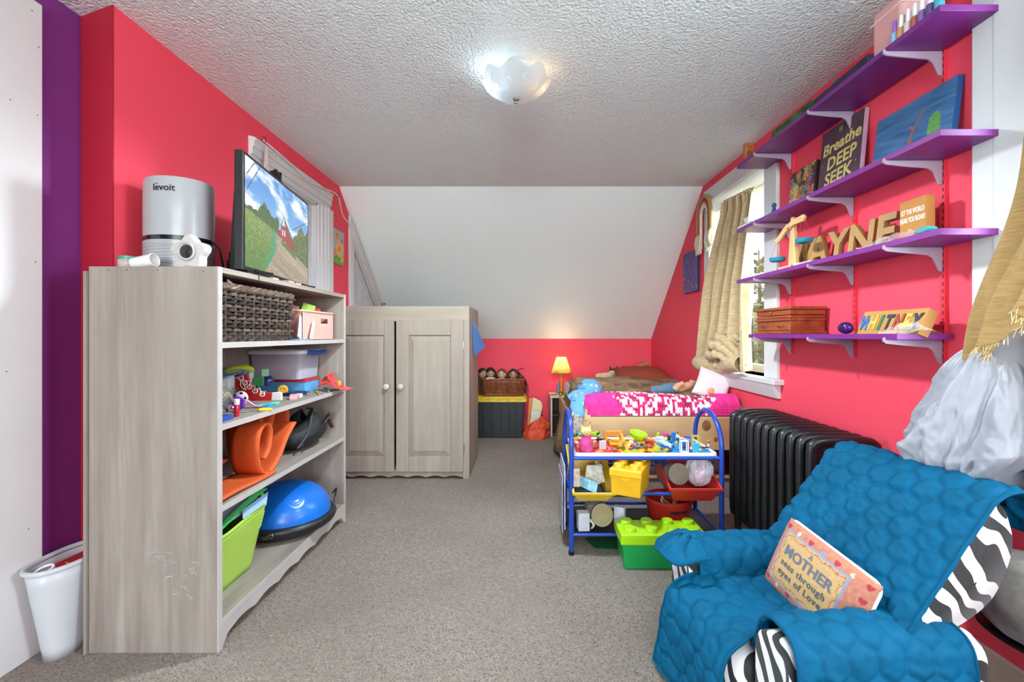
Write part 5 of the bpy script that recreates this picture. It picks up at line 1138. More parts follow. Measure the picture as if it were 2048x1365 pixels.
minifig('blond toy figure at the back behind the lime bowl', 1300, 868, 'b9a23a', '8a8c90', 'd9c04a', 0)
cols = list(BC); gi = 0
for k in range(420):
    if gi >= 130: break
    nx, ny, h = rb_.choice([(2, 2, .0096), (2, 4, .0096), (1, 4, .0096), (2, 3, .0032), (1, 2, .0096), (2, 2, .0032), (2, 4, .0032), (1, 3, .0096)])
    x = rb_.uniform(.262, .900); y = 2.115+.27*rb_.random()**.75; r = .0035*max(nx, ny)
    if not free(x, y, r): continue
    w = cols
    third = (x-.252)/.2195
    w = ['red', 'brown', 'orange', 'white', 'dark grey', 'pink', 'yellow', 'black', 'green'] if third < 1.1 else (['red', 'brown', 'yellow', 'pink', 'cyan', 'dark grey', 'white', 'lime', 'orange', 'blue'] if third < 2 else ['blue', 'white', 'cyan', 'blue', 'dark grey', 'red', 'yellow', 'black', 'blue'])
    c = rb_.choice(w); key = (c, nx, ny, h)
    z_ = .4755 + (.0098 if rb_.random() < .3 else 0)
    if key in protos:
        o = protos[key].copy(); C.objects.link(o)
    else:
        o = obj('toy_brick', brick_mb(nx, ny, h), plastic(BC[c], .3)); protos[key] = o
    o.location = (x, y, z_); o.rotation_euler = (rb_.uniform(-.04, .04), 0, rb_.uniform(0, PI)); gi += 1
    kind_ = 'flat' if h < .005 else ('long' if ny > 3 else ('tiny' if nx*ny < 3 else 'square' if nx*ny == 4 else 'short'))
    best = min(LM, key=lambda q: (q[1]-x)**2+(q[2]-y)**2); dx, dy = x-best[1], y-best[2]
    w_ = ('to the right of' if dx > 0 else 'to the left of') if abs(dx) > abs(dy) else ('behind' if dy > 0 else 'in front of')
    lb = kind_+' '+c+' toy brick '+w_+' '+best[0]+' on the tray'
    k_ = 2; base_lb = lb
    if lb in seen: lb = lb.replace(' toy brick ', ' raised toy brick ' if z_ > .48 else ' skewed toy brick ').replace(' on the tray', '')
    if lb in seen: lb = lb.replace(' on the tray', '')
    if len(lb.split()) > 15: lb = lb.replace(' on the tray', '')
    seen.add(lb)
    tag(o, lb, 'toy brick', 'loose bricks scattered on the play tray')
# ---- bins and boxes in the rack
def slant_bin(name, label, x0, x1, col, zf, zb, zbot, fx=.0):
    t = thing(name, label, 'bin', ((x0+x1)/2, 2.23, zbot)); y0, y1 = 2.055, 2.39
    lo = [(x0+.03, y0+.05, zbot), (x1-.03, y0+.05, zbot), (x1-.03, y1-.03, zbot+.03), (x0+.03, y1-.03, zbot+.03)]
    hi = [(x0, y0, zf), (x1, y0, zf), (x1, y1, zb), (x0, y1, zb)]
    obj('bin_wall', MB().add(lo+hi, [(3, 2, 1, 0), (0, 1, 5, 4), (1, 2, 6, 5), (2, 3, 7, 6), (3, 0, 4, 7)]), plastic(col, .35), t, True, solid=.004)
    obj('bin_rim', MB().tube(hi, .0075, 8, True, flat=1.2), plastic(col, .35), t, True); return t
slant_bin('yellow_bin', 'yellow slanted bin full of papers at left of the rack', .232, .425, 'dfb52a', .298, .440, .250)
slant_bin('red_bin', 'red slanted bin with jar and plastic bag at right of rack', .685, .925, 'c22d26', .318, .445, .250)
PAPS = [('blue_card', 'light blue folded card in the yellow bin', 1172, 968, 2.10, '8fc3e2', -38, (.11, .003, .05), 12), ('patterned_book', 'colourful patterned booklet standing at left of yellow bin', 1152, 955, 2.09, 'b4a08c', -5, (.035, .02, .085), 0),
 ('paper_sheet', 'white paper with black print standing behind blue card', 1185, 950, 2.18, 'd6d3ce', 20, (.09, .003, .09), 8), ('paper_sheet', 'white folded paper leaning right in the yellow bin', 1200, 948, 2.20, 'cfc9c2', -35, (.06, .003, .09), -14),
 ('black_booklet', 'black booklet lying low in the yellow bin', 1175, 978, 2.13, '1c2120', 4, (.13, .08, .012), 0), ('paper_sheet', 'crumpled white sheet touching the underside of the tray', 1195, 935, 2.25, 'ddd9d4', 50, (.08, .003, .04), 30)]
for nm, lb, px, py, Y, col, rz, d, tl in PAPS:
    c = P(px, py, Y); pbox(nm, lb, 'paper', (c.x, c.y, max(.285, c.z-d[2]/2)), d, M(col, .5, .25, 60), rz, .0005, None, RY(tl))
t = thing('tin_jar', 'glass jar with dark brass lid tipped in the red bin', 'jar', (.745, 2.13, .37))
jm = TR(0, 0, 0) @ RX(78)
obj('jar_body', MB().lathe([(.044, -.10), (.047, -.09), (.047, -.012), (.042, 0)], 28, m=jm), clear((.7, .72, .7), .5), t); obj('jar_lid', MB().lathe([(.049, -.004), (.050, .0), (.050, .0135), (0, .0135)], 32, m=jm), M('7b7160', .35, .1, 20, metal=.5), t)
t = thing('plastic_bag', 'crumpled shiny clear plastic bag bulging from the red bin', 'bag', (.85, 2.15, .33))
obj('bag_film', MB().grid(60, 40, lambda u, v: tuple(Vector((.062*sin(PI*v)*cos(2*PI*u), .07*sin(PI*v)*sin(2*PI*u), .045-.07*cos(PI*v)))*(1+.35*fbm(2.5*cos(2*PI*u)+3, 2.5*sin(2*PI*u), 4*v, 4))), cu=True, smooth=False), clear((.9, .86, .95), .42, .08), t)
obj('pink_content', MB().ball((.0, .0, .03), (.035, .035, .045), 14), M('c9698c', .5), t)
solo('dark_blue_bundle', 'dark navy bundle behind the brass lidded jar', 'bundle', MB().ball((.70, 2.27, .40), (.04, .05, .035), 14), fabric('15235a'))
def brickbox(name, label, loc, rz, w, d, h, lh, nx, ny, sr, cb, cl, sc_=1):
    t = thing(name, label, 'storage box', loc, math.radians(rz))
    obj('box_body', MB().taper((0, 0, 0), (w*.90, d*.88), (w*.95, d*.94), h-lh), cb, t, bevel=.006)
    obj('box_rim', MB().cbox((0, 0, h-lh-.004), (w*.965, d*.955, .008)), cb, t, bevel=.002)
    ld = obj('lid', MB().taper((0, 0, h-lh), (w, d), (w*.985, d*.98), lh), cl, t, bevel=.006, seg=3)
    for i in range(nx):
        for j in range(ny): obj('stud', MB().lathe([(sr*1.04, -.001), (sr, .003), (sr*.97, .016), (sr*.9, .019), (0, .019)], 28, ((i-nx/2+.5)*w/nx, (j-ny/2+.5)*d/ny, h)), cl, ld)
    return t
YB = plastic('e2ac18', .35)
cyx, cyy = .528, 1.977; ang = -26.4; ax = Vector((cos(math.radians(ang)), sin(math.radians(ang)))); bx = Vector((-ax.y, ax.x)); W_, D_ = .150, .225
cc = Vector((cyx, cyy))-ax*W_/2+bx*D_/2
t = brickbox('yellow_brick_box', 'yellow brick shaped storage box jutting from middle of rack', (cc.x, cc.y, .298), ang, W_, D_, .125, .035, 2, 3, .024, YB, YB)
obj('finger_notch', MB().prism([(-.024, 0), (.024, 0), (.018, -.009), (0, -.013), (-.018, -.009)], 0, .005, frame((0, -D_*.47-.003, .088), (1, 0, 0), (0, 0, 1))), YB, t)
t = brickbox('green_brick_box', 'lime and green brick shaped storage box on carpet before rack', (.622, 2.023, 0), -1, .385, .165, .158, .048, 4, 2, .027, plastic('15984a', .35), plastic('9ccb14', .3))
obj('handle_recess', MB().cbox((-.19*.93, 0, .08), (.004, .05, .02)), plastic('0f7a3a', .4), t)
t = thing('red_tub', 'red oval tub with slot handle on the lower rack level', 'tub', (.735, 2.235, .105)); RD = plastic('b8281f', .4)
def rt(u, v): a = 2*PI*u; return ((.095+.022*v)*cos(a), (.085+.02*v)*sin(a), .115*v)
obj('tub_wall', MB().grid(56, 8, rt, cu=True), RD, t, solid=.003); obj('tub_floor', MB().prism([rt(i/40, 0)[:2] for i in range(40)], 0, .003), RD, t)
obj('tub_rim', MB().tube([rt(i/56, 1) for i in range(56)], .005, 6, True), RD, t)
obj('handle_slot', MB().grid(12, 2, lambda u, v: (1.03*rt(.715+.13*u, .6)[0], 1.03*rt(.715+.13*u, .6)[1], .064+.022*v)), M('3a0f0c', .7), t)
for k, (a, b, lb) in enumerate(((-.05, -.03, 'white plastic toy limb at left inside the red oval tub'), (-.02, .0, 'tallest white plastic toy piece rising from red oval tub'), (.01, -.04, 'white plastic toy hand over the rim of red tub'), (.03, .01, 'white plastic toy piece at right inside red tub'), (-.03, .03, 'white plastic toy piece at the back of red tub'))):
    c = Vector((.735+a, 2.20+b, .205)); d_ = Vector((rnd.uniform(-1, 1), rnd.uniform(-.5, .5), rnd.uniform(.4, 1)))*(.042 if k == 1 else .026)
    solo('white_toy_part', lb, 'toy', MB().tube([c-d_, c, c+d_], [.004, .006, .003], 6), plastic('cfc6ba'))
# lower left
t = thing('glass_jar', 'large glass jar with brass lid lying on lowest rack level', 'jar', (.375, 2.13, .172)); jm = RX(80) @ RY(6)
obj('jar_body', MB().lathe([(.046, -.16), (.052, -.15), (.053, -.02), (.048, -.004)], 28, m=jm), clear((.72, .72, .68), .45), t); obj('jar_lid', MB().lathe([(.052, -.008), (.0535, -.004), (.0535, .0135), (0, .0135)], 32, m=jm), M('9a8b6c', .35, .1, 20, metal=.4), t)
obj('jar_content', MB().ball((0, .07, -.01), (.035, .06, .03), 14), M('b07a5a', .6, .6, 50), t)
pbox('clear_case', 'small clear plastic case at lower left of the rack', 'case', (.285, 2.12, .105), (.055, .05, .085), clear((.8, .8, .85), .5), 4, .003)
pbox('paper_carton', 'white carton with blue and red print beside the brass lidded jar', 'carton', (.468, 2.15, .105), (.05, .03, .10), M('c9cdd6', .5, .2, 30), -28, .001)
pbox('clear_case', 'dark plastic case behind the small clear case', 'case', (.30, 2.25, .105), (.08, .12, .04), plastic('2a2c33'), 0, .003)
solo('white_toy_part', 'tangled white toy pieces between case and jar', 'toy', MB().tube(catm([(.325, 2.12, .11), (.335, 2.11, .13), (.32, 2.12, .15), (.34, 2.13, .14), (.33, 2.12, .12)], 5), .005, 6), plastic('c9c2b6'))
obj('shelf_mat', MB().box((R0X+.01, RF, .088), (R1X-.01, RB, .092)), M('1c2233', .6), rk, True)
obj('shelf_mat', MB().box((R0X+.01, RF+.01, .270), (.50, RB, .273)), M('1c2233', .6), rk, True)
solo('green_sheet', 'dark green plastic sheet on carpet under the rack', 'sheet', MB().prism([(.345, 2.14), (.52, 2.12), (.53, 2.26), (.31, 2.24)], .003, .006), plastic('0f5a34'))
for k, (x, lb, c) in enumerate(((.198, 'tall white board leaning against left end of the rack', 'c9cbd3'), (.188, 'thin grey board outermost at left end of the rack', '9d9fb0'))):
    solo('white_board', lb, 'board', MB().box((x, 2.15+.02*k, .09-.03*k), (x+.004, 2.40, .40-.06*k)), M(c, .4, .3, 30))
# ------------------------------------------------------------ radiator
t = thing('radiator', 'black cast iron column radiator with brass valve under shelves', 'radiator', (1.22, 2.0, 0))
IR = M('17181b', .36, .25, 30, .3, 140, spec=.6, name='black_iron')
XA, XB, NS_ = 1.098, 1.345, 11
def section(y):
    sec = MB(); zt, zb = .635, .10
    loop = catm([(XA+.02, y, zb+.01), (XA, y, zb+.05), (XA, y, .35), (XA, y, zt-.05), (XA+.012, y, zt-.012), (XA+.05, y, zt), ((XA+XB)/2, y, zt+.003), (XB-.05, y, zt), (XB-.012, y, zt-.012), (XB, y, zt-.05), (XB, y, .35), (XB, y, zb+.05), (XB-.02, y, zb+.01), ((XA+XB)/2, y, zb)], 4, True)
    sec.tube(loop, .0195, 10, True)
    return sec
y0_, y1_ = 1.66, 2.30; per = (y1_-y0_)/(NS_-1)
for k in range(NS_):
    y = y0_+.02+k*per*.98; s_ = obj('radiator_section', section(y), IR, t, True)
    w = MB()
    for xx in (.33, .66): w.tube([(XA+(XB-XA)*xx, y, .11), (XA+(XB-XA)*xx, y, .63)], .0195, 8)
    obj('inner_column', w, IR, s_, True)
    obj('web', MB().box((XA, y-.006, .12), (XB, y+.006, .62)), IR, s_, True)
for z_ in (.57, .16): obj('header_pipe', MB().tube([(1.222, y0_, z_), (1.222, y1_, z_)], .028, 12), IR, t, True)
for y in (y0_+.02, y1_-.02):
    for x in (XA+.01, XB-.01): obj('foot', MB().lathe([(.024, 0), (.022, .01), (.014, .03), (.02, .11)], 12, (x, y, 0)), IR, t, True)
obj('end_boss', MB().tube(circ((1.235, 1.652, .548), .033, 24, (1, 0, 0), (0, 0, 1)), .009, 8, True), M('77777a', .4, .1, 30, metal=.6), t, True)
obj('valve', MB().lathe([(.018, 0), (.020, .006), (.010, .012), (.009, .02), (.012, .022), (.012, .03), (.008, .038), (0, .04)], 16, (1.275, 1.62, .575)), M('b08a68', .3, .1, 20, metal=.8), t, True)
obj('valve_arm', MB().tube(catm([(1.222, 1.66, .56), (1.24, 1.63, .568), (1.275, 1.62, .572), (1.29, 1.62, .57)], 5), .007, 8), M('8a7a6a', .35, .1, 20, metal=.7), t, True)
# ------------------------------------------------------------ armchair
ZEB, n_, p_ = base('zebra_print'); v_ = coord(n_, (1, 1, .75), (.3, .5, .9))
wv = n_.nodes.new('ShaderNodeTexWave'); wv.inputs['Scale'].default_value = 8.2; wv.inputs['Distortion'].default_value = 7; wv.inputs['Detail'].default_value = .9; wv.inputs['Detail Scale'].default_value = 1.35
n_.links.new(v_, wv.inputs[0]); n_.links.new(ramp(n_, wv.outputs[0], [(.49, lin('19191b')), (.515, lin('d9d5d8'))]), p_.inputs['Base Color'])
p_.inputs['Roughness'].default_value = .7; p_.inputs['Sheen Weight'].default_value = .15; bumpn(n_, p_, ntex(n_, v_, 14, 3), .3, .006)
ch = thing('armchair', 'small zebra print armchair under a turquoise quilt', 'armchair', (.525, 1.2, 0), math.radians(7))
def rbox(a, b, bev, nm, par=None, mt=None): return obj(nm, MB().box(a, b), mt or ZEB, par or ch, bevel=bev, seg=4)
rbox((.0, -.155, .03), (.44, .155, .20), .02, 'base')
rbox((.34, -.27, .03), (.50, .27, .335), .03, 'rear_frame')
def armf(y0, y1):
    o = rrect(y1-y0, .335, .052, 6); mb = MB()
    ys = [(y+(y0+y1)/2, z+.2025) for y, z in o]; n = len(ys); xs = (.0, .004, .012, .47, .49, .50); sc = (.90, .97, 1, 1, .97, .9)
    vs = []
    for x, k in zip(xs, sc): vs += [(x, (y0+y1)/2+(y-(y0+y1)/2)*k, .2025+(z-.2025)*(.985 if k < .95 else 1)-(.025*max(0, x-.2)/.3 if z > .26 else 0)) for y, z in ys]
    fs = [(i*n+j, i*n+(j+1) % n, (i+1)*n+(j+1) % n, (i+1)*n+j) for i in range(len(xs)-1) for j in range(n)]+[tuple(range(n-1, -1, -1)), tuple((len(xs)-1)*n+j for j in range(n))]
    return mb.add(vs, fs, True)
for (a, b) in ((-.27, -.16), (.16, .27)):
    ar = obj('arm', armf(a, b), ZEB, ch)
    obj('arm_piping', MB().tube([(.003, (a+b)/2+y*.93, .2025+z*.965) for y, z in rrect(b-a, .335, .052, 6)], .003, 6, True), M('3a3d44', .6), ar)
def padf(prof_, yw, bul, nm, nv=26):
    P_ = catm([(x, 0, z) for x, z in prof_], 6, True); n = len(P_); cx_ = sum(q.x for q in P_)/n; cz_ = sum(q.z for q in P_)/n
    def f(u, v):
        q = P_[int(round(u*n)) % n]; t = 2*v-1; k = (1-abs(t)**7)**.30 if abs(t) < 1 else 0
        e = bul*(1-t*t)
        return (cx_+(q.x-cx_)*(k*.98+.02)*(1+e), yw*t, cz_+(q.z-cz_)*(k*.98+.02)*(1+e))
    return obj(nm, MB().grid(n, nv, f, cu=True), ZEB, ch)
padf([(-.035, .05), (-.048, .15), (-.042, .225), (.0, .262), (.1, .270), (.28, .266), (.33, .235), (.32, .205), (.1, .20), (.0, .195), (-.02, .05)], .153, .02, 'seat_cushion')
BP = [(.275, .30), (.335, .385), (.42, .495), (.495, .588), (.545, .643), (.595, .655), (.64, .63), (.655, .56), (.63, .48), (.58, .40), (.50, .345), (.40, .305), (.32, .285)]
padf(BP, .245, .012, 'backrest')
for x in (.04, .46):
    for y in (-.22, .22): obj('foot', MB().lathe([(.016, 0), (.022, .034)], 12, (x, y, 0)), plastic('151515'), ch)
# quilt
QM, n_, p_ = base('turquoise_quilt'); v_ = coord(n_)
n_.links.new(mix(n_, ntex(n_, v_, 9, 3), lin('00445f'), lin('00577f')), p_.inputs['Base Color']); p_.inputs['Roughness'].default_value = .7
p_.inputs['Specular IOR Level'].default_value = .12; bumpn(n_, p_, ntex(n_, v_, 60, 4, .6), .35, .004)
QH = M('004c6e', .8, .1, 20, .3, 200, spec=.12)
def hexd(x, y, s=.068):
    x /= s; y /= s; best = []
    r3 = math.sqrt(3); j0 = round(y/(r3/2))
    for j in (j0-1, j0, j0+1):
        off = .5*(j & 1); i0 = round(x-off)
        for i in (i0-1, i0, i0+1): best.append(math.hypot(x-(i+off), y-j*r3/2))
    best.sort(); return (best[1]-best[0])
def quilt(nm, fn, Lu, Lv, nu, nv, par, amp=.010, wr=.004, seed=0, hem=True, diag=.0):
    def f(u, v):
        p = Vector(fn(u, v)); e = 1e-3
        du = Vector(fn(min(1, u+e), v))-Vector(fn(max(0, u-e), v)); dv = Vector(fn(u, min(1, v+e)))-Vector(fn(u, max(0, v-e)))
        n = du.cross(dv); n = n.normalized() if n.length > 1e-9 else Vector((0, 0, 1))
        a, b = u*Lu, v*Lv; d = hexd(a+.006*noise.noise(Vector((a*14, b*14, seed))), b+.006*noise.noise(Vector((a*14, b*14, seed+5))))
        edge = min(1, min(a, Lu-a, b, Lv-b)/.02)
        h = amp*.82*min(1, d*2.6)**.6+wr*1.7*fbm(a*20+b*10, b*34, seed, 3)+wr*1.2*fbm(a*6, b*6, seed+3, 2)
        return tuple(p+n*(.004+h*(.25+.75*edge)))
    o = obj(nm, MB().grid(nu, nv, f), QM, par, solid=.006, soff=-1)
    if hem:
        pts = [f(i/nu, 0) for i in range(0, nu, 2)]+[f(1, j/nv) for j in range(0, nv, 2)]+[f(1-i/nu, 1) for i in range(0, nu, 2)]+[f(0, 1-j/nv) for j in range(0, nv, 2)]
        obj('hem', MB().tube(pts, .0045, 6, True), QH, o)
    return o
ql = thing('quilt', 'turquoise quilted throw with hexagon stitching over the zebra armchair', 'quilt', (.525, 1.2, .0), math.radians(7))
def path(pts, k=10):
    c = catm(pts, k); L = [0]
    for a, b in zip(c, c[1:]): L.append(L[-1]+(b-a).length)
    def g(t):
        t = max(0, min(1, t))*L[-1]; j = 0
        while j < len(c)-2 and L[j+1] < t: j += 1
        f = (t-L[j])/max(1e-9, L[j+1]-L[j]); return c[j].lerp(c[j+1], f)
    return g, L[-1]
gb, Lb = path([(.262, 0, .305), (.325, 0, .395), (.412, 0, .505), (.488, 0, .600), (.540, 0, .656), (.596, 0, .670), (.650, 0, .642), (.668, 0, .56)])
def backq(u, v):
    q = gb(v); y = (-.255+.515*u); lean = .012*sin(u*3)
    drop = -.05*max(0, (u-.88)/.12)**1.5     # folds round the far side
    low = .03*max(0, 1-v*3)*sin(u*5)
    return (q.x+.006+lean*.3+max(0, (u-.90)/.10)**2*.05+low*.3, y-.02*max(0, (u-.9)/.1), q.z+.002-.020*max(0, u-.92)/.08)
quilt('back_cover', lambda u, v: backq(1-u, v), .515, Lb, 150, 150, ql, .011, .005, 1)
gs, Ls = path([(.27, 0, .295), (.2, 0, .282), (.05, 0, .285), (.0, 0, .278), (-.048, 0, .245), (-.063, 0, .18), (-.068, 0, .1), (-.078, 0, .02)])
def seatq(u, v):
    q = gs(v); fr = max(0, (v-.45)/.55); y = -.13+.29*u-(.02-.05*u)*fr*1.2
    return (q.x-.012*fr*sin(u*7+1), y, q.z+.018*(u-.5)**2*4*(1-fr))
quilt('seat_cover', seatq, .30, Ls, 90, 150, ql, .010, .004, 4)
ga, La = path([(0, -.135, .285), (0, -.148, .33), (0, -.165, .372), (0, -.215, .386), (0, -.265, .372), (0, -.284, .32), (0, -.288, .25), (0, -.292, .12), (0, -.295, .05)])
def armq(s):
    def f(u, v):
        q = ga(v); x = .018+.425*u; dz = -.025*max(0, x-.2)/.3 if q.z > .26 else 0
        return (x+.006*sin(v*9), s*q.y+(.004*sin(u*30)*max(0, v-.5)), q.z+dz)
    return f
quilt('arm_cover', lambda u, v: armq(1)(1-u, v), .425, La, 120, 110, ql, .010, .005, 7)
ga2, La2 = path([(0, -.14, .28), (0, -.150, .33), (0, -.165, .372), (0, -.215, .385), (0, -.265, .372), (0, -.282, .33), (0, -.286, .26)])
def armfar(u, v):
    q = ga2(v); x = .035+.40*u; dz = -.025*max(0, x-.2)/.3
    return (x, -q.y, q.z+dz)
quilt('arm_cover', armfar, .40, La2, 110, 70, ql, .010, .005, 9)
def flap(u, v):
    a = PI*(.0+1.0*v)+PI/2; r = u; x = .05+.118*r*cos(a)*abs(cos(a)+1e-6)**-.25; y = .215+.098*r*sin(a)
    return (x, y, .397-.045*(r**2)*max(0, -cos(a))-.03*r*r*abs(sin(a))+.004*sin(6*a))
quilt('arm_flap', flap, .11, .26, 40, 60, ql, .008, .003, 12, False)
obj('flap_binding', MB().tube([Vector(flap(1, i/40))+Vector((0, 0, .004)) for i in range(41)], .006, 8), QH, ql)
# embroidered cushion
pc = Vector((.795, 1.195, .372)); pw, ph_, pt = .285, .205, .062
Fp = frame(pc, (.05, -.27, -.050), (.065, 0, .2)) 
def ptop(x, y):
    a, b = min(1, abs(2*x/pw)), min(1, abs(2*y/ph_)); return max(0, (1-a**2.6))**.42*max(0, (1-b**2.6))**.42*pt/2
def heart(x, y, s): x /= s; y = y/s+.1; return (x*x+y*y-.5)**3-x*x*y**3*1.2 < 0
def cush(u, v):
    x, y = (u-.5)*pw, (v-.5)*ph_; n = fbm(x*90, y*90, 2)
    c = lerp(hx('a0604c'), hx('b87a64'), .5+n)
    inx, iny = pw*.36, ph_*.36; X = x+.018
    d = max(abs(X)-inx, abs(y)-iny)
    if d < 0: c = lerp(hx('b08a5c'), hx('c29c6c'), .5+n)
    if abs(d) < .0028: c = hx('7d86a0')
    if -.014 < d < -.004:
        w = .0035*sin((X if abs(y) > iny-.016 else y)*150)
        if abs(d+.009-w) < .0012: c = hx('a8554c')
        if fbm(x*160, y*160, 7) > .22: c = hx('4a5a4a')
    for k in range(7):
        hxp = -.125+k*.042
        for yy in (.083, -.083):
            if heart(x-hxp, y-yy, .0095) and k % 2 == 0: c = hx('a02a38')
            if k % 2 and math.hypot((x-hxp)/.8, y-yy) < .007 and n > -.1: c = hx('cdb98e') if k % 4 == 1 else hx('6f86b4')
    for k, yy in enumerate((.045, .012, -.022, -.055)):
        if heart(x-.127, y-yy, .010) and k in (0, 3): c = hx('a02a38')
        if k in (1, 2) and abs(x-.127) < .012 and abs(y-yy) < .014 and fbm(x*200, y*200, 4) > .02: c = hx('3f4f34')
        if heart(x+.140, y-yy, .007): c = hx('a84a4a')
    return lin(c)
cu_ = thing('embroidered_cushion', 'peach embroidered cushion with hearts and embroidered MOTHER verse leaning on the quilt', 'cushion', tuple(pc))
def pfront(u, v):
    x, y = (u-.5)*pw, (v-.5)*ph_; r = 1-.03*(1-(2*v-1)**2) if abs(2*u-1) > .9 else 1
    return (x, y, ptop(x, y))
obj('cushion_front', MB().grid(170, 110, pfront, m=Fp, col=cush), printm(0, .9, .5, 500), cu_, True)
obj('cushion_back', MB().grid(30, 20, lambda u, v: (-(u-.5)*pw, (v-.5)*ph_, -ptop((u-.5)*pw, (v-.5)*ph_)), m=Fp), fabric('a9c3cf'), cu_, True)
obj('white_piping', MB().tube([Fp @ Vector((x, y, -.002)) for x, y in rrect(pw*.985, ph_*.985, .022, 6)], .0055, 8, True), fabric('c4d3da'), cu_, True)
def cushtext(txt, size, x, y, col, bold=0, sp=1):
    q = text_mb(txt, size, .0001, None, 'CENTER', bold, 0, sp); mb = MB()
    mb.add([Fp @ Vector((a+x, b+y, ptop(a+x, b+y)+.0012+c)) for a, b, c in q.v], q.f); obj('embroidered_lettering', mb, M(col, .9), cu_, True)
cushtext('A', .018, -.018, .047, '6a7080', .0006)
cushtext('MOTHER', .040, -.018, .012, '5c6478', .0009)
cushtext('sees through', .025, -.018, -.018, '4c585c', .0006, 1.15)
cushtext('eyes of Love', .025, -.018, -.045, '4c585c', .0006, 1.15)
# desk chair corner behind the armchair
dc = thing('desk_chair', 'black desk chair with grey fluffy cover behind armchair at right edge', 'chair', (1.22, .80, 0))
FUR = M('8c8782', .95, .3, 25, 1.0, 70, sheen=.4)
obj('seat_cover', MB().grid(50, 26, lambda u, v: (1.285+.10*sin(PI*v)**.6*cos(2*PI*u)*(1+.1*fbm(cos(2*PI*u)*3, sin(2*PI*u)*3, v*5)), 1.10+.14*sin(PI*v)**.6*sin(2*PI*u)*(1+.08*fbm(cos(2*PI*u)*4, 9, v*5)), .375-.105*cos(PI*v)), cu=True), FUR, dc, True)
obj('seat_pan', MB().lathe([(0, 0), (.9, 0), (1.0, .006), (.98, .014), (0, .014)], 40, (1.30, 1.12, .258), .085, .125), plastic('0e0f12'), dc, True)
obj('arm_pad', MB().box((1.06, .60, .385), (1.14, .925, .425)), plastic('17191c'), dc, True, bevel=.012, seg=3)
obj('arm_support', MB().tube(catm([(1.10, .78, .39), (1.12, .78, .33), (1.16, .80, .255)], 5), .014, 8), plastic('17191c'), dc, True)
obj('gas_column', MB().tube([(1.2, .8, .06), (1.2, .8, .25)], .022, 14), metalm('6a6c70'), dc, True)
for k in range(5):
    a = 2*PI*k/5+.5; obj('base_leg', MB().tube([(1.2, .8, .075), (1.2+.17*cos(a), .8+.17*sin(a), .045)], [.018, .012], 8), plastic('17191c'), dc, True)
    obj('caster', MB().tube([(1.2+.165*cos(a)-.01, .8+.165*sin(a), .022), (1.2+.165*cos(a)+.01, .8+.165*sin(a), .022)], .022, 14), plastic('17191c'), dc, True)
# ------------------------------------------------------------ curtains
def linen(c1, c2):
    m, n, p = base('slub_linen'); a = ntex(n, coord(n, (1, 1, 12)), 22, 4, .6); b = ntex(n, coord(n, (8, 8, .6)), 30, 3)
    c = mix(n, ramp(n, a, [(.35, 0.), (.7, 1.)]), lin(c1), lin(c2)); n.links.new(mix(n, ramp(n, b, [(.5, 0.), (.65, .25)]), c, lin(c1)), p.inputs['Base Color'])
    p.inputs['Roughness'].default_value = .85; p.inputs['Sheen Weight'].default_value = .2; bumpn(n, p, a, .35, .003); return m
TAN = linen('b0966a', 'd6c29c'); GOLD = linen('8a6a38', 'a5834e'); LIN = M('8e8e98', .5, .05, 6, .15, 60, sheen=.3)
t = thing('curtain', 'tan linen curtain gathered at the left of the far window', 'curtain', (1.36, 3.0, .82))
def c1(u, v):  # u 0 far .. 1 near ; v 0 top .. 1 bottom
    y = lerp((3.07,), (3.33,), v**.8)[0]*(1-u)+lerp((2.70,), (2.64,), v)[0]*u
    x = 1.405-.04*v-(1-u)*.045*v; z = (1.965*(1-u)+1.935*u)*(1-v)+.82*v
    a = (.014+.042*min(1, v*2)); f = sin(u*PI*2*4.2+.7*sin(v*2.5))+.35*sin(u*PI*2*9+v*3)
    z -= .03*(1-v)*0
    g = .018*sin(u*PI*2*11)*max(0, 1-v*12)
    return (x-a*f*.9-g, y+.012*sin(u*30+v*6)*v, z)
obj('curtain_cloth', MB().grid(150, 80, c1), TAN, t, True, solid=.003)
obj('heading_tape', MB().grid(120, 4, lambda u, v: (1.403-.012*sin(u*PI*2*11), 3.07-.37*u, 1.955-.03*u+.025*v)), TAN, t, True, solid=.006)
obj('curtain_rod', MB().tube([(1.44, 2.53, 1.945), (1.44, 3.26, 1.965)], .006, 8), M('e0e0e0', .4), t, True)
kn = [([(1.345, 3.02, 1.0), (1.30, 2.95, 1.03), (1.30, 2.83, 1.0), (1.33, 2.74, .93), (1.35, 2.69, .86)], .034), ([(1.33, 3.05, .93), (1.27, 2.98, .97), (1.275, 2.86, .965), (1.31, 2.76, .90), (1.33, 2.68, .845)], .036),
      ([(1.32, 3.10, .88), (1.26, 3.0, .90), (1.26, 2.88, .915), (1.28, 2.78, .88), (1.32, 2.70, .84)], .030), ([(1.36, 2.93, 1.05), (1.33, 2.86, 1.06), (1.35, 2.78, 1.03), (1.37, 2.72, .97)], .024)]
for k, (pp, r) in enumerate(kn):
    L = catm(pp, 8); obj('cloth_bundle', MB().tube([q+Vector((.006*sin(i*.9+k), 0, .006*cos(i*1.3))) for i, q in enumerate(L)], [r*(.55+.45*sin(PI*min(1, i/len(L)+.12)))*(1+.08*sin(i*1.7)) for i in range(len(L))], 14, flat=.85), TAN, t, True)
def hemf(u, v):
    y = 3.30-.64*u; return (1.345-.065*sin(PI*v)-.02*sin(u*9)-.02*(1-u), y, .835+.045*cos(PI*v)+.022*(.3+.7*sin(PI*min(1, u*1.1)))*cos(PI*v)-.01*sin(u*5)-.02*(1-u)+.022)
obj('cloth_fold', MB().grid(80, 24, hemf), TAN, t, True, solid=.004)
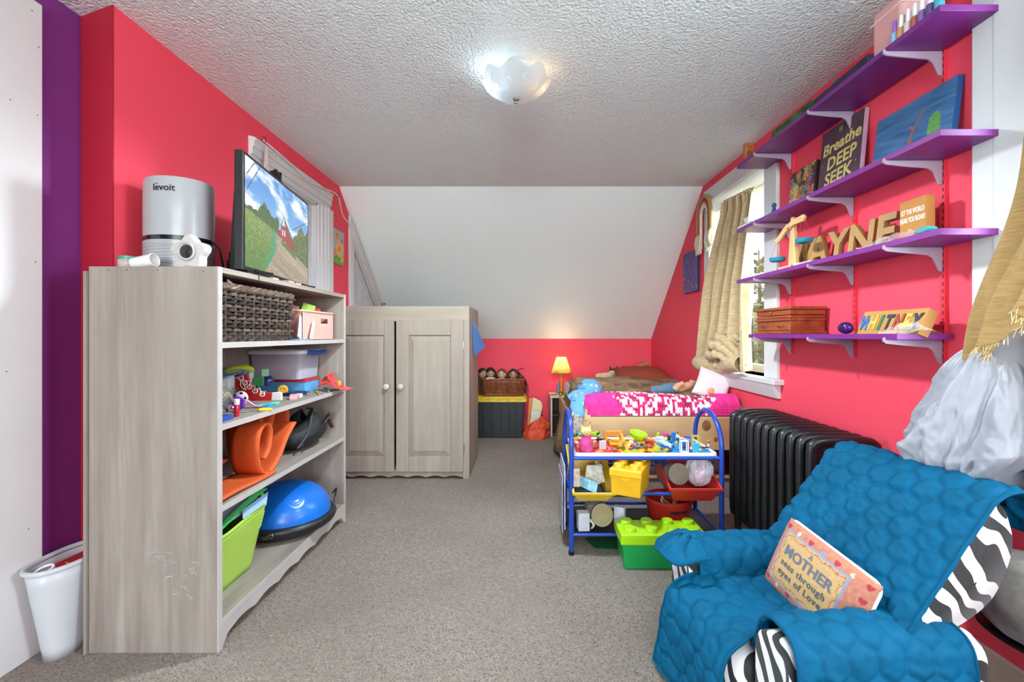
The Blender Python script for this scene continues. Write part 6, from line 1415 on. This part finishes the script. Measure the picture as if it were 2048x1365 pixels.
# near window curtain: tan drape over grey liner, bunched below
t = thing('curtain', 'gold slub curtain swept aside at the near window, grey lining showing', 'curtain', (1.3, 1.0, .6))
E1 = catm([(1.375, 1.13, 2.08), (1.372, 1.155, 1.8), (1.36, 1.185, 1.455), (1.282, 1.195, 1.225), (1.243, 1.20, 1.085), (1.228, 1.205, .945)], 10)
def c2(u, v):
    q = E1[min(len(E1)-1, int(v*(len(E1)-1)))].lerp(E1[min(len(E1)-1, int(v*(len(E1)-1))+1)], (v*(len(E1)-1)) % 1)
    r = Vector((1.37-.14*v, .80+.1*v, q.z+.26*v*1.0)); p = q.lerp(r, u)
    f = sin(u*PI*2*3.2+2.2*v)+.4*sin(u*PI*2*7-v*4)
    return (p.x-.020*f*(1-.4*v)-.05*sin(PI*u)*v, p.y+.016*f, p.z+.01*sin(u*14))
obj('curtain_cloth', MB().grid(120, 110, c2), GOLD, t, True, solid=.003)
fr = MB()
for i in range(150):
    v = .62+.38*rnd.random(); a = Vector(c2(1, v)) if i % 3 == 0 else Vector(c2(rnd.random(), 1)); fr.tube([a, a+Vector((-.008, rnd.uniform(-.012, .012), rnd.uniform(-.025, -.008)))], .0007, 3)
f_ = obj('frayed_edge', fr, M('cdb98c', .9), t, True); f_['kind'] = 'stuff'
def liner(u, v):
    q = Vector((1.255, 1.215, 1.0-.38*v)).lerp(Vector((1.365, .82, 1.32-.72*v)), u); f = sin(u*PI*2*2.6+v*1.5)
    return (q.x-.028*f-.03*sin(PI*u), q.y+.012*f, q.z)
obj('lining', MB().grid(90, 60, liner), LIN, t, True, solid=.003)
def bunch(u, v):
    a = 2*PI*u; s_ = min(1, .28+.85*v**.6)*(1-max(0, v-.72)/.28*.45)
    w = a+.9*v+.5*fbm(v*2.4, 2*cos(a), 2*sin(a)+3)
    rid = (.5+.5*cos(5*w+1.1))**1.6*.30+(.5+.5*cos(11*w-2.2*v))**1.6*.12
    f = 1.0-.16+rid*(.6+.75*v)+.08*fbm(2*cos(a)+4, 2*sin(a), v*2.5)+.012*fbm(9*cos(a)+4, 9*sin(a), v*9)
    z = 1.005-.395*v
    return (1.29-.05*sin(PI*min(1, v*1.1)), 1.225, z) if v <= 0 else (1.275-.035*v+.135*s_*cos(a)*f, 1.205+.02*v+.15*s_*sin(a)*f, z+.035*sin(3*a+1)*v+.02*rid*v)
obj('bunched_lining', MB().grid(300, 110, bunch, cu=True), LIN, t, True)
# ------------------------------------------------------------ shelves on the right wall
PUR1 = M('74277f', .42, .10, 9, .08, 90, name='purple_shelf_paint')
SHZ = [(2.0, 1.273, 2.49), (1.639, 1.273, 2.49), (1.352, 1.273, 2.49), (1.046, 1.42, 2.36)]
TRK = M('dc3448', .5, .04, 6, .05, 90)
rails = []
for k, (y, zb) in enumerate(((1.456, .952), (1.847, .950), (2.278, .945))):
    t = thing('shelf_standard', ['nearest', 'middle', 'farthest'][k]+' red slotted wall track of the three holding the purple shelves', 'shelf track', (XR, y, zb))
    obj('track', MB().box((XR-.012, y-.009, zb), (XR, y+.009, 2.06)), TRK, t, True)
    sm_ = MB(); z_ = zb+.012
    while z_ < 2.04: sm_.box((XR-.0125, y-.0055, z_), (XR-.0115, y-.0015, z_+.014)); z_ += .024
    obj('slot', sm_, M('6a0f1c', .8), t, True)['kind'] = 'stuff'
BRK = M('a593a8', .4, .06, 8, .05, 90)
names = ['topmost', 'second', 'third', 'lowest']
for i, (z, y0, y1) in enumerate(SHZ):
    x0 = 1.204
    s_ = thing('wall_shelf', names[i]+' purple painted wooden shelf of four on the right wall', 'shelf', (XR, (y0+y1)/2, z), 0, 'purple wall shelves')
    obj('shelf_board', MB().box((x0, y0, z-.019), (XR-.0125, y1, z)), PUR1, s_, True, bevel=.0012)
    for y in (1.456, 1.847, 2.278):
        zt = z-.0195; pf_ = [(XR-.0125, zt), (1.196, zt), (1.193, zt+.008), (1.188, zt+.006), (1.187, zt-.006), (1.196, zt-.013), (1.25, zt-.019), (1.335, zt-.026), (1.352, zt-.036), (1.372, zt-.078), (XR-.0125, zt-.082)]
        obj('bracket', MB().prism(pf_, -y-.003, -y+.003, frame((0, 0, 0), (1, 0, 0), (0, 0, 1))), BRK, s_, True, bevel=.001)
def wf(y, z, x): return frame((x, y, z), (0, -1, 0), (.0, 0, 1))   # reads far -> near on the right wall
def canvas(name, label, y0, y1, z0, z1, fn, xb=1.345, xt=1.374, th=.018, side='2a2a3a', nx=120, ny=120):
    t = thing(name, label, 'painting', (xb, (y0+y1)/2, z0)); w = y1-y0; h = z1-z0
    F2 = frame((xb, y1, z0), (0, -1, 0), (xt-xb, 0, h))
    L = math.hypot(h, xt-xb)
    obj('canvas_block', MB().box((0, 0, -th), (w, L, 0), F2), M(side, .7), t, True)
    mb = MB(); paint(mb, F2 @ TR(0, 0, .0006), w, L, nx, ny, fn); obj('painted_face', mb, printm(0, .6, .2, 200), t, True); return t, F2, w, L
def seg(x, y, a, b, w):
    (x0, y0), (x1, y1) = a, b; L2 = (x1-x0)**2+(y1-y0)**2; t = max(0, min(1, ((x-x0)*(x1-x0)+(y-y0)*(y1-y0))/L2)); return math.hypot(x-x0-t*(x1-x0), y-y0-t*(y1-y0)) < w
def bluep(u, v):
    n = fbm(u*4+v*9, v*14, 1); c = lerp(hx('26507c'), hx('4a7aa6'), .5+n)
    for a, b in (((.44, .22), (.54, .52)), ((.50, .40), (.58, .20)), ((.54, .52), (.64, .78)), ((.54, .52), (.48, .60)), ((.44, .22), (.38, .15))):
        if seg(u, v, a, b, .011): c = hx('a8503e')
    if ((u-.79)/.075)**2+((v-.42)/.22)**2 < 1+.5*fbm(u*30, v*30, 6): c = lerp(hx('3f7a3a'), hx('74a858'), .5+fbm(u*25, v*40, 9))
    if .74 < u < .82 and .10 < v < .14: c = hx('2a2f44')
    return c
canvas('blue_painting', 'blue canvas painted with rust figure and green bush on second shelf', 1.39, 1.708, 1.639, 1.868, bluep, side='0f4a86')
def brp(u, v): return lerp(hx('3f2c38'), hx('5f4452'), .5+fbm(u*5, v*5, 3))
t, F2, w, L = canvas('lettered_canvas', 'plum canvas with yellow hand lettering on second shelf', 1.772, 2.022, 1.639, 1.962, brp, side='b08aa0', nx=40, ny=40)
YLT = M('cdbb74', .7)
for txt, sz, x, y, sh_ in (('Breathe', .070, .128, .215, .15), ('DEEP', .076, .135, .142, .1), ('SEEK', .076, .122, .072, .1), ('PEACE', .070, .118, .004, .05)):
    obj('painted_lettering', text_mb(txt, sz, .0003, F2 @ TR(x, y, .0012) @ RZ(3), 'CENTER', .0018, sh_, 1.02), YLT, t, True)
for (x, y) in ((.02, .17), (.05, .06), (.20, .20), (.225, .12), (.03, .245), (.15, .19)): obj('painted_dot', MB().lathe([(0, .0008), (.003, .0004)], 8, m=F2 @ TR(x, y, .001)), YLT, t, True)
obj('painted_sprig', MB().tube([F2 @ Vector(p) for p in ((.115, .285, .001), (.115, .31, .001))], .003, 5).tube([F2 @ Vector(p) for p in ((.125, .285, .001), (.128, .312, .001))], .003, 5), M('6c8a4a', .7), t, True)
FL = [(rnd.random(), rnd.random(), rnd.uniform(.07, .14), rnd.randint(5, 8)) for _ in range(70)]
def flowp(u, v):
    c = hx('4a2f30'); pal = ['d2b45a', 'd9c47c', '5f8aa8', 'b86a3a', 'a8446a', '7c9a50', 'c9a24a']
    for k in range(70):
        cx_, cy_, rr_, pt_ = FL[k]
        dx, dy = u-cx_, v-cy_; d = math.hypot(dx, dy); a = math.atan2(dy, dx)
        if d < rr_*(.55+.45*cos(pt_*a)): c = hx(pal[k % 7])
        if d < rr_*.18: c = hx('7a2f2a')
    return c
canvas('floral_painting', 'small canvas crowded with yellow and blue leaves, left on second shelf', 2.062, 2.252, 1.639, 1.866, flowp, side='3a2a2c', nx=150, ny=170)
def purp(u, v):
    n = fbm(u*3+fbm(u*4, v*4, 2)*2, v*5, 5); c = lerp(hx('3a3a7c'), hx('7c4a96'), .5+n*1.4)
    if n > .22: c = hx('3f62a8')
    if abs(u-.55-.1*sin(v*7)) < .02 and v > .4: c = hx('b0506a')
    if v < .42 and fbm(u*12, v*12, 9) > .22: c = hx('b59a3a')
    return c
t = thing('purple_painting', 'purple and blue abstract canvas on red wall left of far curtain', 'painting', (XR, 3.64, 1.56))
obj('canvas_block', MB().box((XR-.02, 3.49, 1.395), (XR, 3.80, 1.73)), M('3a2f5a', .7), t, True)
mb = MB(); paint(mb, wf(3.80, 1.395, XR-.0206), .31, .335, 90, 90, purp); obj('painted_face', mb, printm(), t, True)
# ---- things on the second shelf, far end
z = 1.639
t = thing('blue_figurine', 'small dark blue toy figure near far end of second shelf', 'figurine', (1.27, 2.235, z)); DBL = plastic('1c4a7c')
obj('figure_body', MB().lathe([(.016, 0), (.017, .02), (.009, .04), (.007, .052)], 14), DBL, t); obj('figure_head', MB().ball((0, 0, .062), .012, 12), DBL, t); obj('figure_arm', MB().tube([(0, -.01, .03), (0, -.03, .022)], .005, 6), DBL, t)
t = thing('plastic_tray', 'clear ribbed plastic tray with blue and brown bits at far shelf end', 'tray', (1.29, 2.40, z))
obj('tray_wall', MB().grid(60, 6, lambda u, v: ((.062+.016*v)*cos(2*PI*u)*(1+.03*cos(60*PI*u)), (.075+.016*v)*sin(2*PI*u)*(1+.03*cos(60*PI*u)), .045*v), cu=True), clear((.8, .84, .9), .45, .1), t)
for k, (x, y, c) in enumerate(((-.02, .0, '2a62a8'), (.02, .02, '5a4a3c'), (-.03, .04, '6f8fae'), (.02, -.03, '3a4048'))): obj('tray_bit', MB().ball((x, y, .02), (.02, .022, .016), 8), M(c, .5), t)
pbox('paper_stack', 'grey papers under the clear tray at far shelf end', 'paper', (1.275, 2.41, z-.0005), (.12, .13, .004), M('8a8078', .6, .3, 40), 12, .0005)
# clear bag on far end
t = thing('zip_bag', 'crumpled clear bag hanging beside the plastic tray', 'bag', (1.21, 2.47, z)); obj('bag_film', MB().grid(24, 16, lambda u, v: (1.20+.05*u+.02*fbm(u*4, v*4), 2.40+.09*v, z+.03+.02*fbm(u*3, v*5, 8)-.03*(1-u)), smooth=False), clear((.85, .87, .9), .45, .08), t, True)
# ---- topmost shelf
z = 2.0
t = thing('wood_tag', 'small wooden plaque with red letter D at far end of top shelf', 'plaque', (1.245, 2.44, z))
obj('plaque_block', MB().cbox((0, 0, .052), (.05, .022, .104)), M('a8683c', .5, .25, 30), t, bevel=.002)
obj('letter', text_mb('D', .036, .001, frame((.0, -.0116, .032), (1, 0, 0), (0, 0, 1))), M('7a2018', .5), t); obj('red_mark', MB().cbox((0, -.012, .082), (.024, .002, .008)), M('c2382a', .5), t)
pbox('green_box', 'green and red leafy printed box lying on top shelf', 'box', (1.245, 2.0, z), (.07, .30, .035), M('2f6a2a', .5, .9, 22), 0, .003)
pbox('dark_canvas', 'dark violet canvas lying flat on top shelf', 'canvas', (1.285, 1.69, z), (.15, .30, .030), M('2c2342', .6, .5, 18), -2, .003)
pbox('orange_card', 'thin orange card under the dark violet canvas', 'card', (1.26, 1.90, z+.036), (.08, .16, .002), M('cf5a34', .6), 5, .0005)
t = thing('paint_bottle', 'black bottle with brown cap standing behind the dark canvas', 'bottle', (1.33, 1.872, z)); obj('bottle_body', MB().lathe([(.018, 0), (.019, .004), (.019, .08), (.012, .095)], 18), plastic('17171b'), t); obj('cap', MB().lathe([(.013, .093), (.013, .13), (0, .131)], 16), plastic('7a6462'), t)
t = thing('pink_case', 'translucent pink plastic case standing on the top shelf', 'case', (1.285, 1.50, z)); obj('case_shell', MB().box((-.06, -.075, 0), (.07, .055, .17)), clear((.9, .5, .5), .6, .2), t, bevel=.02, seg=3); obj('case_band', MB().box((-.062, -.077, .125), (.072, .057, .131)), clear((.95, .7, .7), .8), t, bevel=.002)
pbox('cream_card', 'cream card inside the translucent pink case', 'card', (1.285, 1.49, z+.01), (.09, .09, .06), M('d9c3b4', .7), 0, .01)
def nail(y, x, cb, cc_, label, h=1.0):
    t = thing('nail_polish', label, 'nail polish', (x, y, z), 0, 'nail polish bottles in a row on the top shelf')
    obj('bottle', MB().lathe([(.011, 0), (.0125, .003), (.0125, .028*h), (.010, .034*h), (.005, .036*h)], 16), glossm(cb), t); obj('cap', MB().lathe([(.0065, .034*h), (.0075, .036*h), (.006, .068*h), (.005, .07*h), (0, .071*h)], 14), plastic(cc_), t)
for k, (y, cb, cc_, lb) in enumerate(((1.452, '8ab8d8', '9a5fc2', 'pale blue nail polish with lilac cap, farthest in the row'), (1.428, 'c98a5a', 'e6e4e4', 'copper nail polish with white cap, second in the row'), (1.402, 'd2c8c6', 'e6e4e4', 'pearl nail polish with white cap in the row'), (1.378, 'b0524a', 'e6e4e4', 'brick red nail polish with white cap in the row'), (1.353, '7a5a9c', 'e6e4e4', 'violet nail polish with white cap in the row'), (1.326, '5a3a78', 'e6e4e4', 'dark purple nail polish with white cap in the row'), (1.298, '3f9ab0', 'e6e4e4', 'teal nail polish with white cap, nearest in the row'))): nail(y, 1.225, cb, cc_, lb, 1.15)
# ---- third shelf
z = 1.352; KR = M('a37c4a', .65, .08, 12, .2, 200); BW = wood('c9a06a', 'ddb987', 'Z', .5, 8, 1, 'birch', .08)
t = thing('balance_scale', 'wooden toy balance scale with two teal pans on third shelf', 'toy scale', (1.262, 2.06, z))
obj('post', MB().prism([(-.032, 0), (.032, 0), (.013, .19), (.011, .235), (0, .244), (-.011, .235), (-.013, .19)], -.009, .009, frame((0, 0, 0), (0, -1, 0), (0, 0, 1))), BW, t, bevel=.003)
obj('base_foot', MB().cbox((0, 0, .006), (.09, .10, .012)), BW, t, bevel=.003)
Bm = frame((-.016, 0, .185), (0, -1, .30), (0, .30, 1))
obj('beam', MB().prism([(-.115, -.012), (-.10, -.018), (-.03, .004), (.03, .004), (.10, -.018), (.118, -.004), (.11, .012), (.03, .030), (-.03, .030), (-.11, .008)], -.006, .006, Bm), BW, t, bevel=.002)
obj('pivot_knob', MB().lathe([(0, .018), (.010, .016), (.012, .008), (.012, -.01)], 16, m=Bm @ TR(0, .014, 0)), BW, t)
for s_, dz in ((1, -.098), (-1, -.085)):
    q = Bm @ Vector((s_*.108, 0, 0)); c = q+Vector((0, 0, dz))
    p_ = obj('pan', MB().lathe([(.0, 0), (.030, 0), (.034, .004), (.037, .018), (.035, .018), (.031, .006), (0, .003)], 28, c-Vector((0, 0, .018))), plastic('1b86a0', .35), t)
    for a in (0, 2.1, 4.2): obj('pan_string', MB().tube([q, c+Vector((.036*cos(a), .036*sin(a), 0))], .0009, 4), M('a83030', .6), p_)
    obj('hook_knob', MB().ball(q+Vector((-.008, 0, .0)), .005, 8), M('d8d2c8', .5), t)
for ch_, y, lb in (('W', 2.085, 'kraft letter W farthest left, partly behind the toy scale'), ('A', 1.965, 'kraft letter A standing right of the toy scale'), ('Y', 1.845, 'kraft letter Y standing mid shelf'), ('N', 1.715, 'kraft letter N between the Y and the E'), ('E', 1.600, 'kraft letter E beside the block sign')):
    q = text_mb(ch_, .175, .0125, None, 'CENTER', .005)
    zs = [v[2] for v in q.v]; 
    m_ = frame((1.315, y, z+.002), (.10, -1, 0), (.14, 0, 1)); lo = min(v[1] for v in q.v)
    q2 = MB().add([m_ @ Vector((v[0]*.92, (v[1]-lo), v[2])) for v in q.v], q.f)
    solo('wooden_letter', lb, 'letter', q2, KR, 'kraft letters on the third shelf')
t = thing('block_sign', 'kraft block sign with white capital lettering on third shelf', 'sign', (1.315, 1.47, z))
obj('sign_block', MB().box((1.30, 1.425, z), (1.332, 1.522, z+.145)), M('b0762f', .6, .05, 10), t, True, bevel=.001)
obj('sign_lettering', text_mb('LET THE WORLD\nHEAR YOU ROAR!', .0165, .0004, frame((1.2995, 1.473, z+.098), (0, -1, 0), (0, 0, 1)) @ Matrix.Scale(1.45, 4, (0, 1, 0)) @ Matrix.Scale(.70, 4, (1, 0, 0)), 'CENTER', .0002, 0, 1, 1.15), M('efe9dc', .6), t, True)
def zip_(name, label, x, y0, y1, z0, w, h, seed):
    t = thing(name, label, 'bag', (x, (y0+y1)/2, z0))
    obj('bag_film', MB().grid(50, 20, lambda u, v: (x+w*(v-.5)+.01*fbm(u*5, v*3, seed), y0+(y1-y0)*u+.01*fbm(u*4, v*4, seed+3), z0+.001+h*.55*(sin(PI*v)**.8)*(.35+.65*sin(PI*min(1, max(0, u*1.0)))**.7)*(1+.9*fbm(u*7, v*7, seed))), smooth=True), clear((.93, .88, .92), .17, .08), t, True)
    obj('zip_strip', MB().box((x-w/2, y1-.008, z0+.002), (x+w/2, y1-.004, z0+.006)), clear((.9, .7, .8), .6, .2), t, True); return t
t = zip_('zip_bag', 'clear zip bag with teal item lying before the block sign', 1.245, 1.335, 1.60, z, .08, .045, 2); obj('teal_item', MB().ball((1.25, 1.37, z+.016), (.022, .035, .012), 12), M('3f9aa8', .5), t, True)
pbox('clear_packet', 'small clear packet lying before the letter A', 'packet', (1.24, 1.93, z), (.05, .10, .01), clear((.9, .88, .85), .4), 10, .002)
# ---- lowest shelf
z = 1.046; MAH = wood('7a3219', 'a65630', 'Y', .22, 7, 1, 'mahogany', .08, .1); MAH2 = wood('4a1c0e', '6f2f1a', 'Z', .3, 7, 1, 'dark_mahogany', .08, .1)
t = thing('jewellery_box', 'reddish wooden jewellery box with two small drawers on lowest shelf', 'jewellery box', (1.30, 2.155, z))
for nm, x0, x1, y0, y1, za, zb, b_ in (('plinth', 1.208, 1.382, 2.005, 2.31, 0, .014, .003), ('carcass', 1.220, 1.378, 2.015, 2.30, .014, .062, .001), ('moulding', 1.210, 1.382, 2.008, 2.307, .062, .074, .004), ('moulding', 1.214, 1.380, 2.012, 2.303, .074, .088, .005), ('upper_drawer_case', 1.216, 1.380, 2.012, 2.303, .090, .112, .002), ('lid', 1.208, 1.384, 2.003, 2.312, .113, .128, .006)):
    obj(nm, MB().box((x0, y0, z+za), (x1, y1, z+zb)), MAH, t, True, bevel=b_, seg=3)
for y0, y1 in ((2.022, 2.150), (2.160, 2.292)):
    d_ = obj('drawer', MB().box((1.2165, y0, z+.018), (1.222, y1, z+.058)), MAH, t, True, bevel=.002)
    ym = (y0+y1)/2; obj('drawer_pull', MB().tube(catm([(1.2155, ym-.025, z+.040), (1.210, ym-.014, z+.034), (1.209, ym, z+.038), (1.210, ym+.014, z+.034), (1.2155, ym+.025, z+.040)], 5), .002, 6), metalm('b9a067', .35), d_, True)
obj('lid_knob', MB().ball((1.209, 2.157, z+.106), .005, 12), metalm('c9a860', .3), t, True)
EG, n_, p_ = base('iridescent_egg'); v_ = coord(n_); n_.links.new(ramp(n_, ntex(n_, v_, 8, 3), [(.35, lin('1c1c5a')), (.5, lin('4a1c6a')), (.65, lin('1f3a7c'))]), p_.inputs['Base Color']); p_.inputs['Roughness'].default_value = .2; p_.inputs['Metallic'].default_value = .4
solo('decorative_egg', 'shiny purple blue egg lying on lowest shelf beside jewellery box', 'egg', MB().grid(32, 20, lambda u, v: (1.245+.021*sin(PI*v)*cos(2*PI*u)*(1+.12*cos(PI*v)), 1.705-.033*cos(PI*v), z+.0235+.023*sin(PI*v)*sin(2*PI*u)*(1+.12*cos(PI*v))), cu=True), EG)
t = thing('name_plaque', 'kraft block with seven carved multicoloured letters on lowest shelf', 'plaque', (1.30, 1.54, z))
Fn = frame((1.262, 1.677, z), (0.02, -1, 0), (.45, 0, 1))
obj('plaque_block', MB().box((0, 0, -.036), (.262, .093, 0), Fn), M('b3803f', .6, .08, 10), t, True, bevel=.002)
for k, (c_, col) in enumerate(zip('WHITNEY', ('2a62a0', 'c9a238', '3a6a3c', '252a44', '9c3a22', 'd0a638', '25283f'))):
    x_ = .030+k*.0335+(.006 if k > 3 else 0)
    obj('carved_letter', text_mb(c_, .078, .002, Fn @ TR(x_, .018, .001) @ Matrix.Scale(.60 if c_ not in 'I' else .9, 4, (1, 0, 0)), 'CENTER', .003), M(col, .6), t, True)
t = zip_('zip_bag', 'clear zip bag with yellow sponge at near end of lowest shelf', 1.255, 1.375, 1.50, z, .10, .06, 6); obj('yellow_sponge', MB().ball((1.25, 1.445, z+.024), (.018, .024, .014), 9), M('c9c95a', .9, .2, 40, .6, 150), t, True)
# rainbow macrame
t = thing('macrame_rainbow', 'knotted cord rainbow with cream fringe hanging at window corner', 'wall hanging', (XR-.03, 3.305, 1.93))
for k, (r, col, rr_) in enumerate(((.115, 'b08a52', .014), (.092, 'a83c42', .010), (.075, 'd8a08a', .009), (.058, 'dcd4c6', .010))):
    pts = [(XR-.042, 3.305-r*1.0, 1.70+.0), (XR-.042, 3.305-r, 1.80), (XR-.042, 3.305-r, 1.93)]+[(XR-.042, 3.305-r*cos(a), 1.945+r*1.15*sin(a)) for a in [PI*i/14 for i in range(15)]]+[(XR-.042, 3.305+r, 1.80), (XR-.042, 3.305+r, 1.70)]
    P_ = catm(pts, 5); band = obj('cord_band', MB().tube(P_, rr_, 10), fabric(col), t, True)
    wr_ = MB()
    for i in range(0, len(P_)-2, 3): wr_.tube(circ(P_[i], rr_*1.07, 10, (1, 0, 0), (P_[i+1]-P_[i]).normalized().cross(Vector((1, 0, 0)))), .0022, 4, True)
    obj('cord_wrap', wr_, fabric(col), band, True)['kind'] = 'stuff'
fm = MB(); q = random.Random(2)
for s_ in (-1, 1):
    for k in range(22):
        y = 3.305+s_*(.045+.085*k/21); zt = 1.80+q.uniform(-.01, .01)
        fm.tube([(XR-.05, y, zt), (XR-.055+q.uniform(-.01, .01), y+q.uniform(-.006, .006), zt-.06), (XR-.052, y+q.uniform(-.012, .012), zt-.125+q.uniform(-.015, .01))], [.006, .0055, .004], 5)
obj('fringe', fm, fabric('d6cdb8'), t, True)['kind'] = 'stuff'
# ------------------------------------------------------------ ceiling light
t = thing('ceiling_light', 'white ruffled glass ceiling light with grey centre knob', 'ceiling light', (-.035, 1.92, ZC))
obj('ceiling_pan', MB().lathe([(.075, 0), (.074, -.022), (.068, -.034), (0, -.036)], 40), M('c9ced4', .4), t)
GL, n_, p_ = base('frosted_ribbed_glass'); p_.inputs['Base Color'].default_value = (.62, .65, .67, 1); p_.inputs['Roughness'].default_value = .2
tl = n_.nodes.new('ShaderNodeBsdfTranslucent'); tl.inputs[0].default_value = (.7, .74, .76, 1); tp_ = n_.nodes.new('ShaderNodeBsdfTransparent')
x1 = n_.nodes.new('ShaderNodeMixShader'); x1.inputs[0].default_value = .5; x2 = n_.nodes.new('ShaderNodeMixShader'); x2.inputs[0].default_value = .30
o_ = n_.nodes['Material Output']; n_.links.new(p_.outputs[0], x1.inputs[1]); n_.links.new(tl.outputs[0], x1.inputs[2]); n_.links.new(x1.outputs[0], x2.inputs[1]); n_.links.new(tp_.outputs[0], x2.inputs[2]); n_.links.new(x2.outputs[0], o_.inputs[0])
def bowl(u, v):
    a = 2*PI*u; r = .012+.138*v**.8; ru = (v**3)
    return (r*cos(a)*(1+.05*ru*cos(8*a)), r*sin(a)*(1+.05*ru*cos(8*a)), -.128+.075*v**1.7+.012*ru*cos(8*a+.5))
obj('glass_shade', MB().grid(160, 24, bowl, cu=True), GL, t, solid=.003)
rb2 = MB()
for k in range(3):
    for s_ in range(10):
        a0 = 2*PI*s_/10; pts = [Vector(bowl((a0+.12*sin(j*.8+k)+.10*j/6)/(2*PI) % 1, .45+.08*k+.04*j))+Vector((0, 0, -.0015)) for j in range(7)]
        rb2.tube(pts, .0013, 4)
obj('embossed_swirl', rb2, M('d9dde0', .2), t)['kind'] = 'stuff'
obj('centre_knob', MB().lathe([(0, -.148), (.006, -.147), (.008, -.142), (.005, -.138), (.010, -.134), (.012, -.129), (.003, -.126), (.003, -.03)], 16), metalm('8a8c88', .35), t)
for x, c, e in ((-.06, 'd8f0ff', .8), (.065, 'ffa94c', .4)):
    obj('bulb', MB().ball((x, 0, -.070), (.030, .022, .022), 14), emit(c, e, 'bulb_glow'), t)
for x, col, e in ((-.10, (.80, .93, 1.0), .24), (.10, (1.0, .66, .34), .11)):
    l = bpy.data.lights.new('bulb_light', 'POINT'); l.energy = e; l.color = col; l.shadow_soft_size = .03
    o = bpy.data.objects.new('bulb_light', l); C.objects.link(o); o.location = (-.035+x, 1.92, ZC-.07)
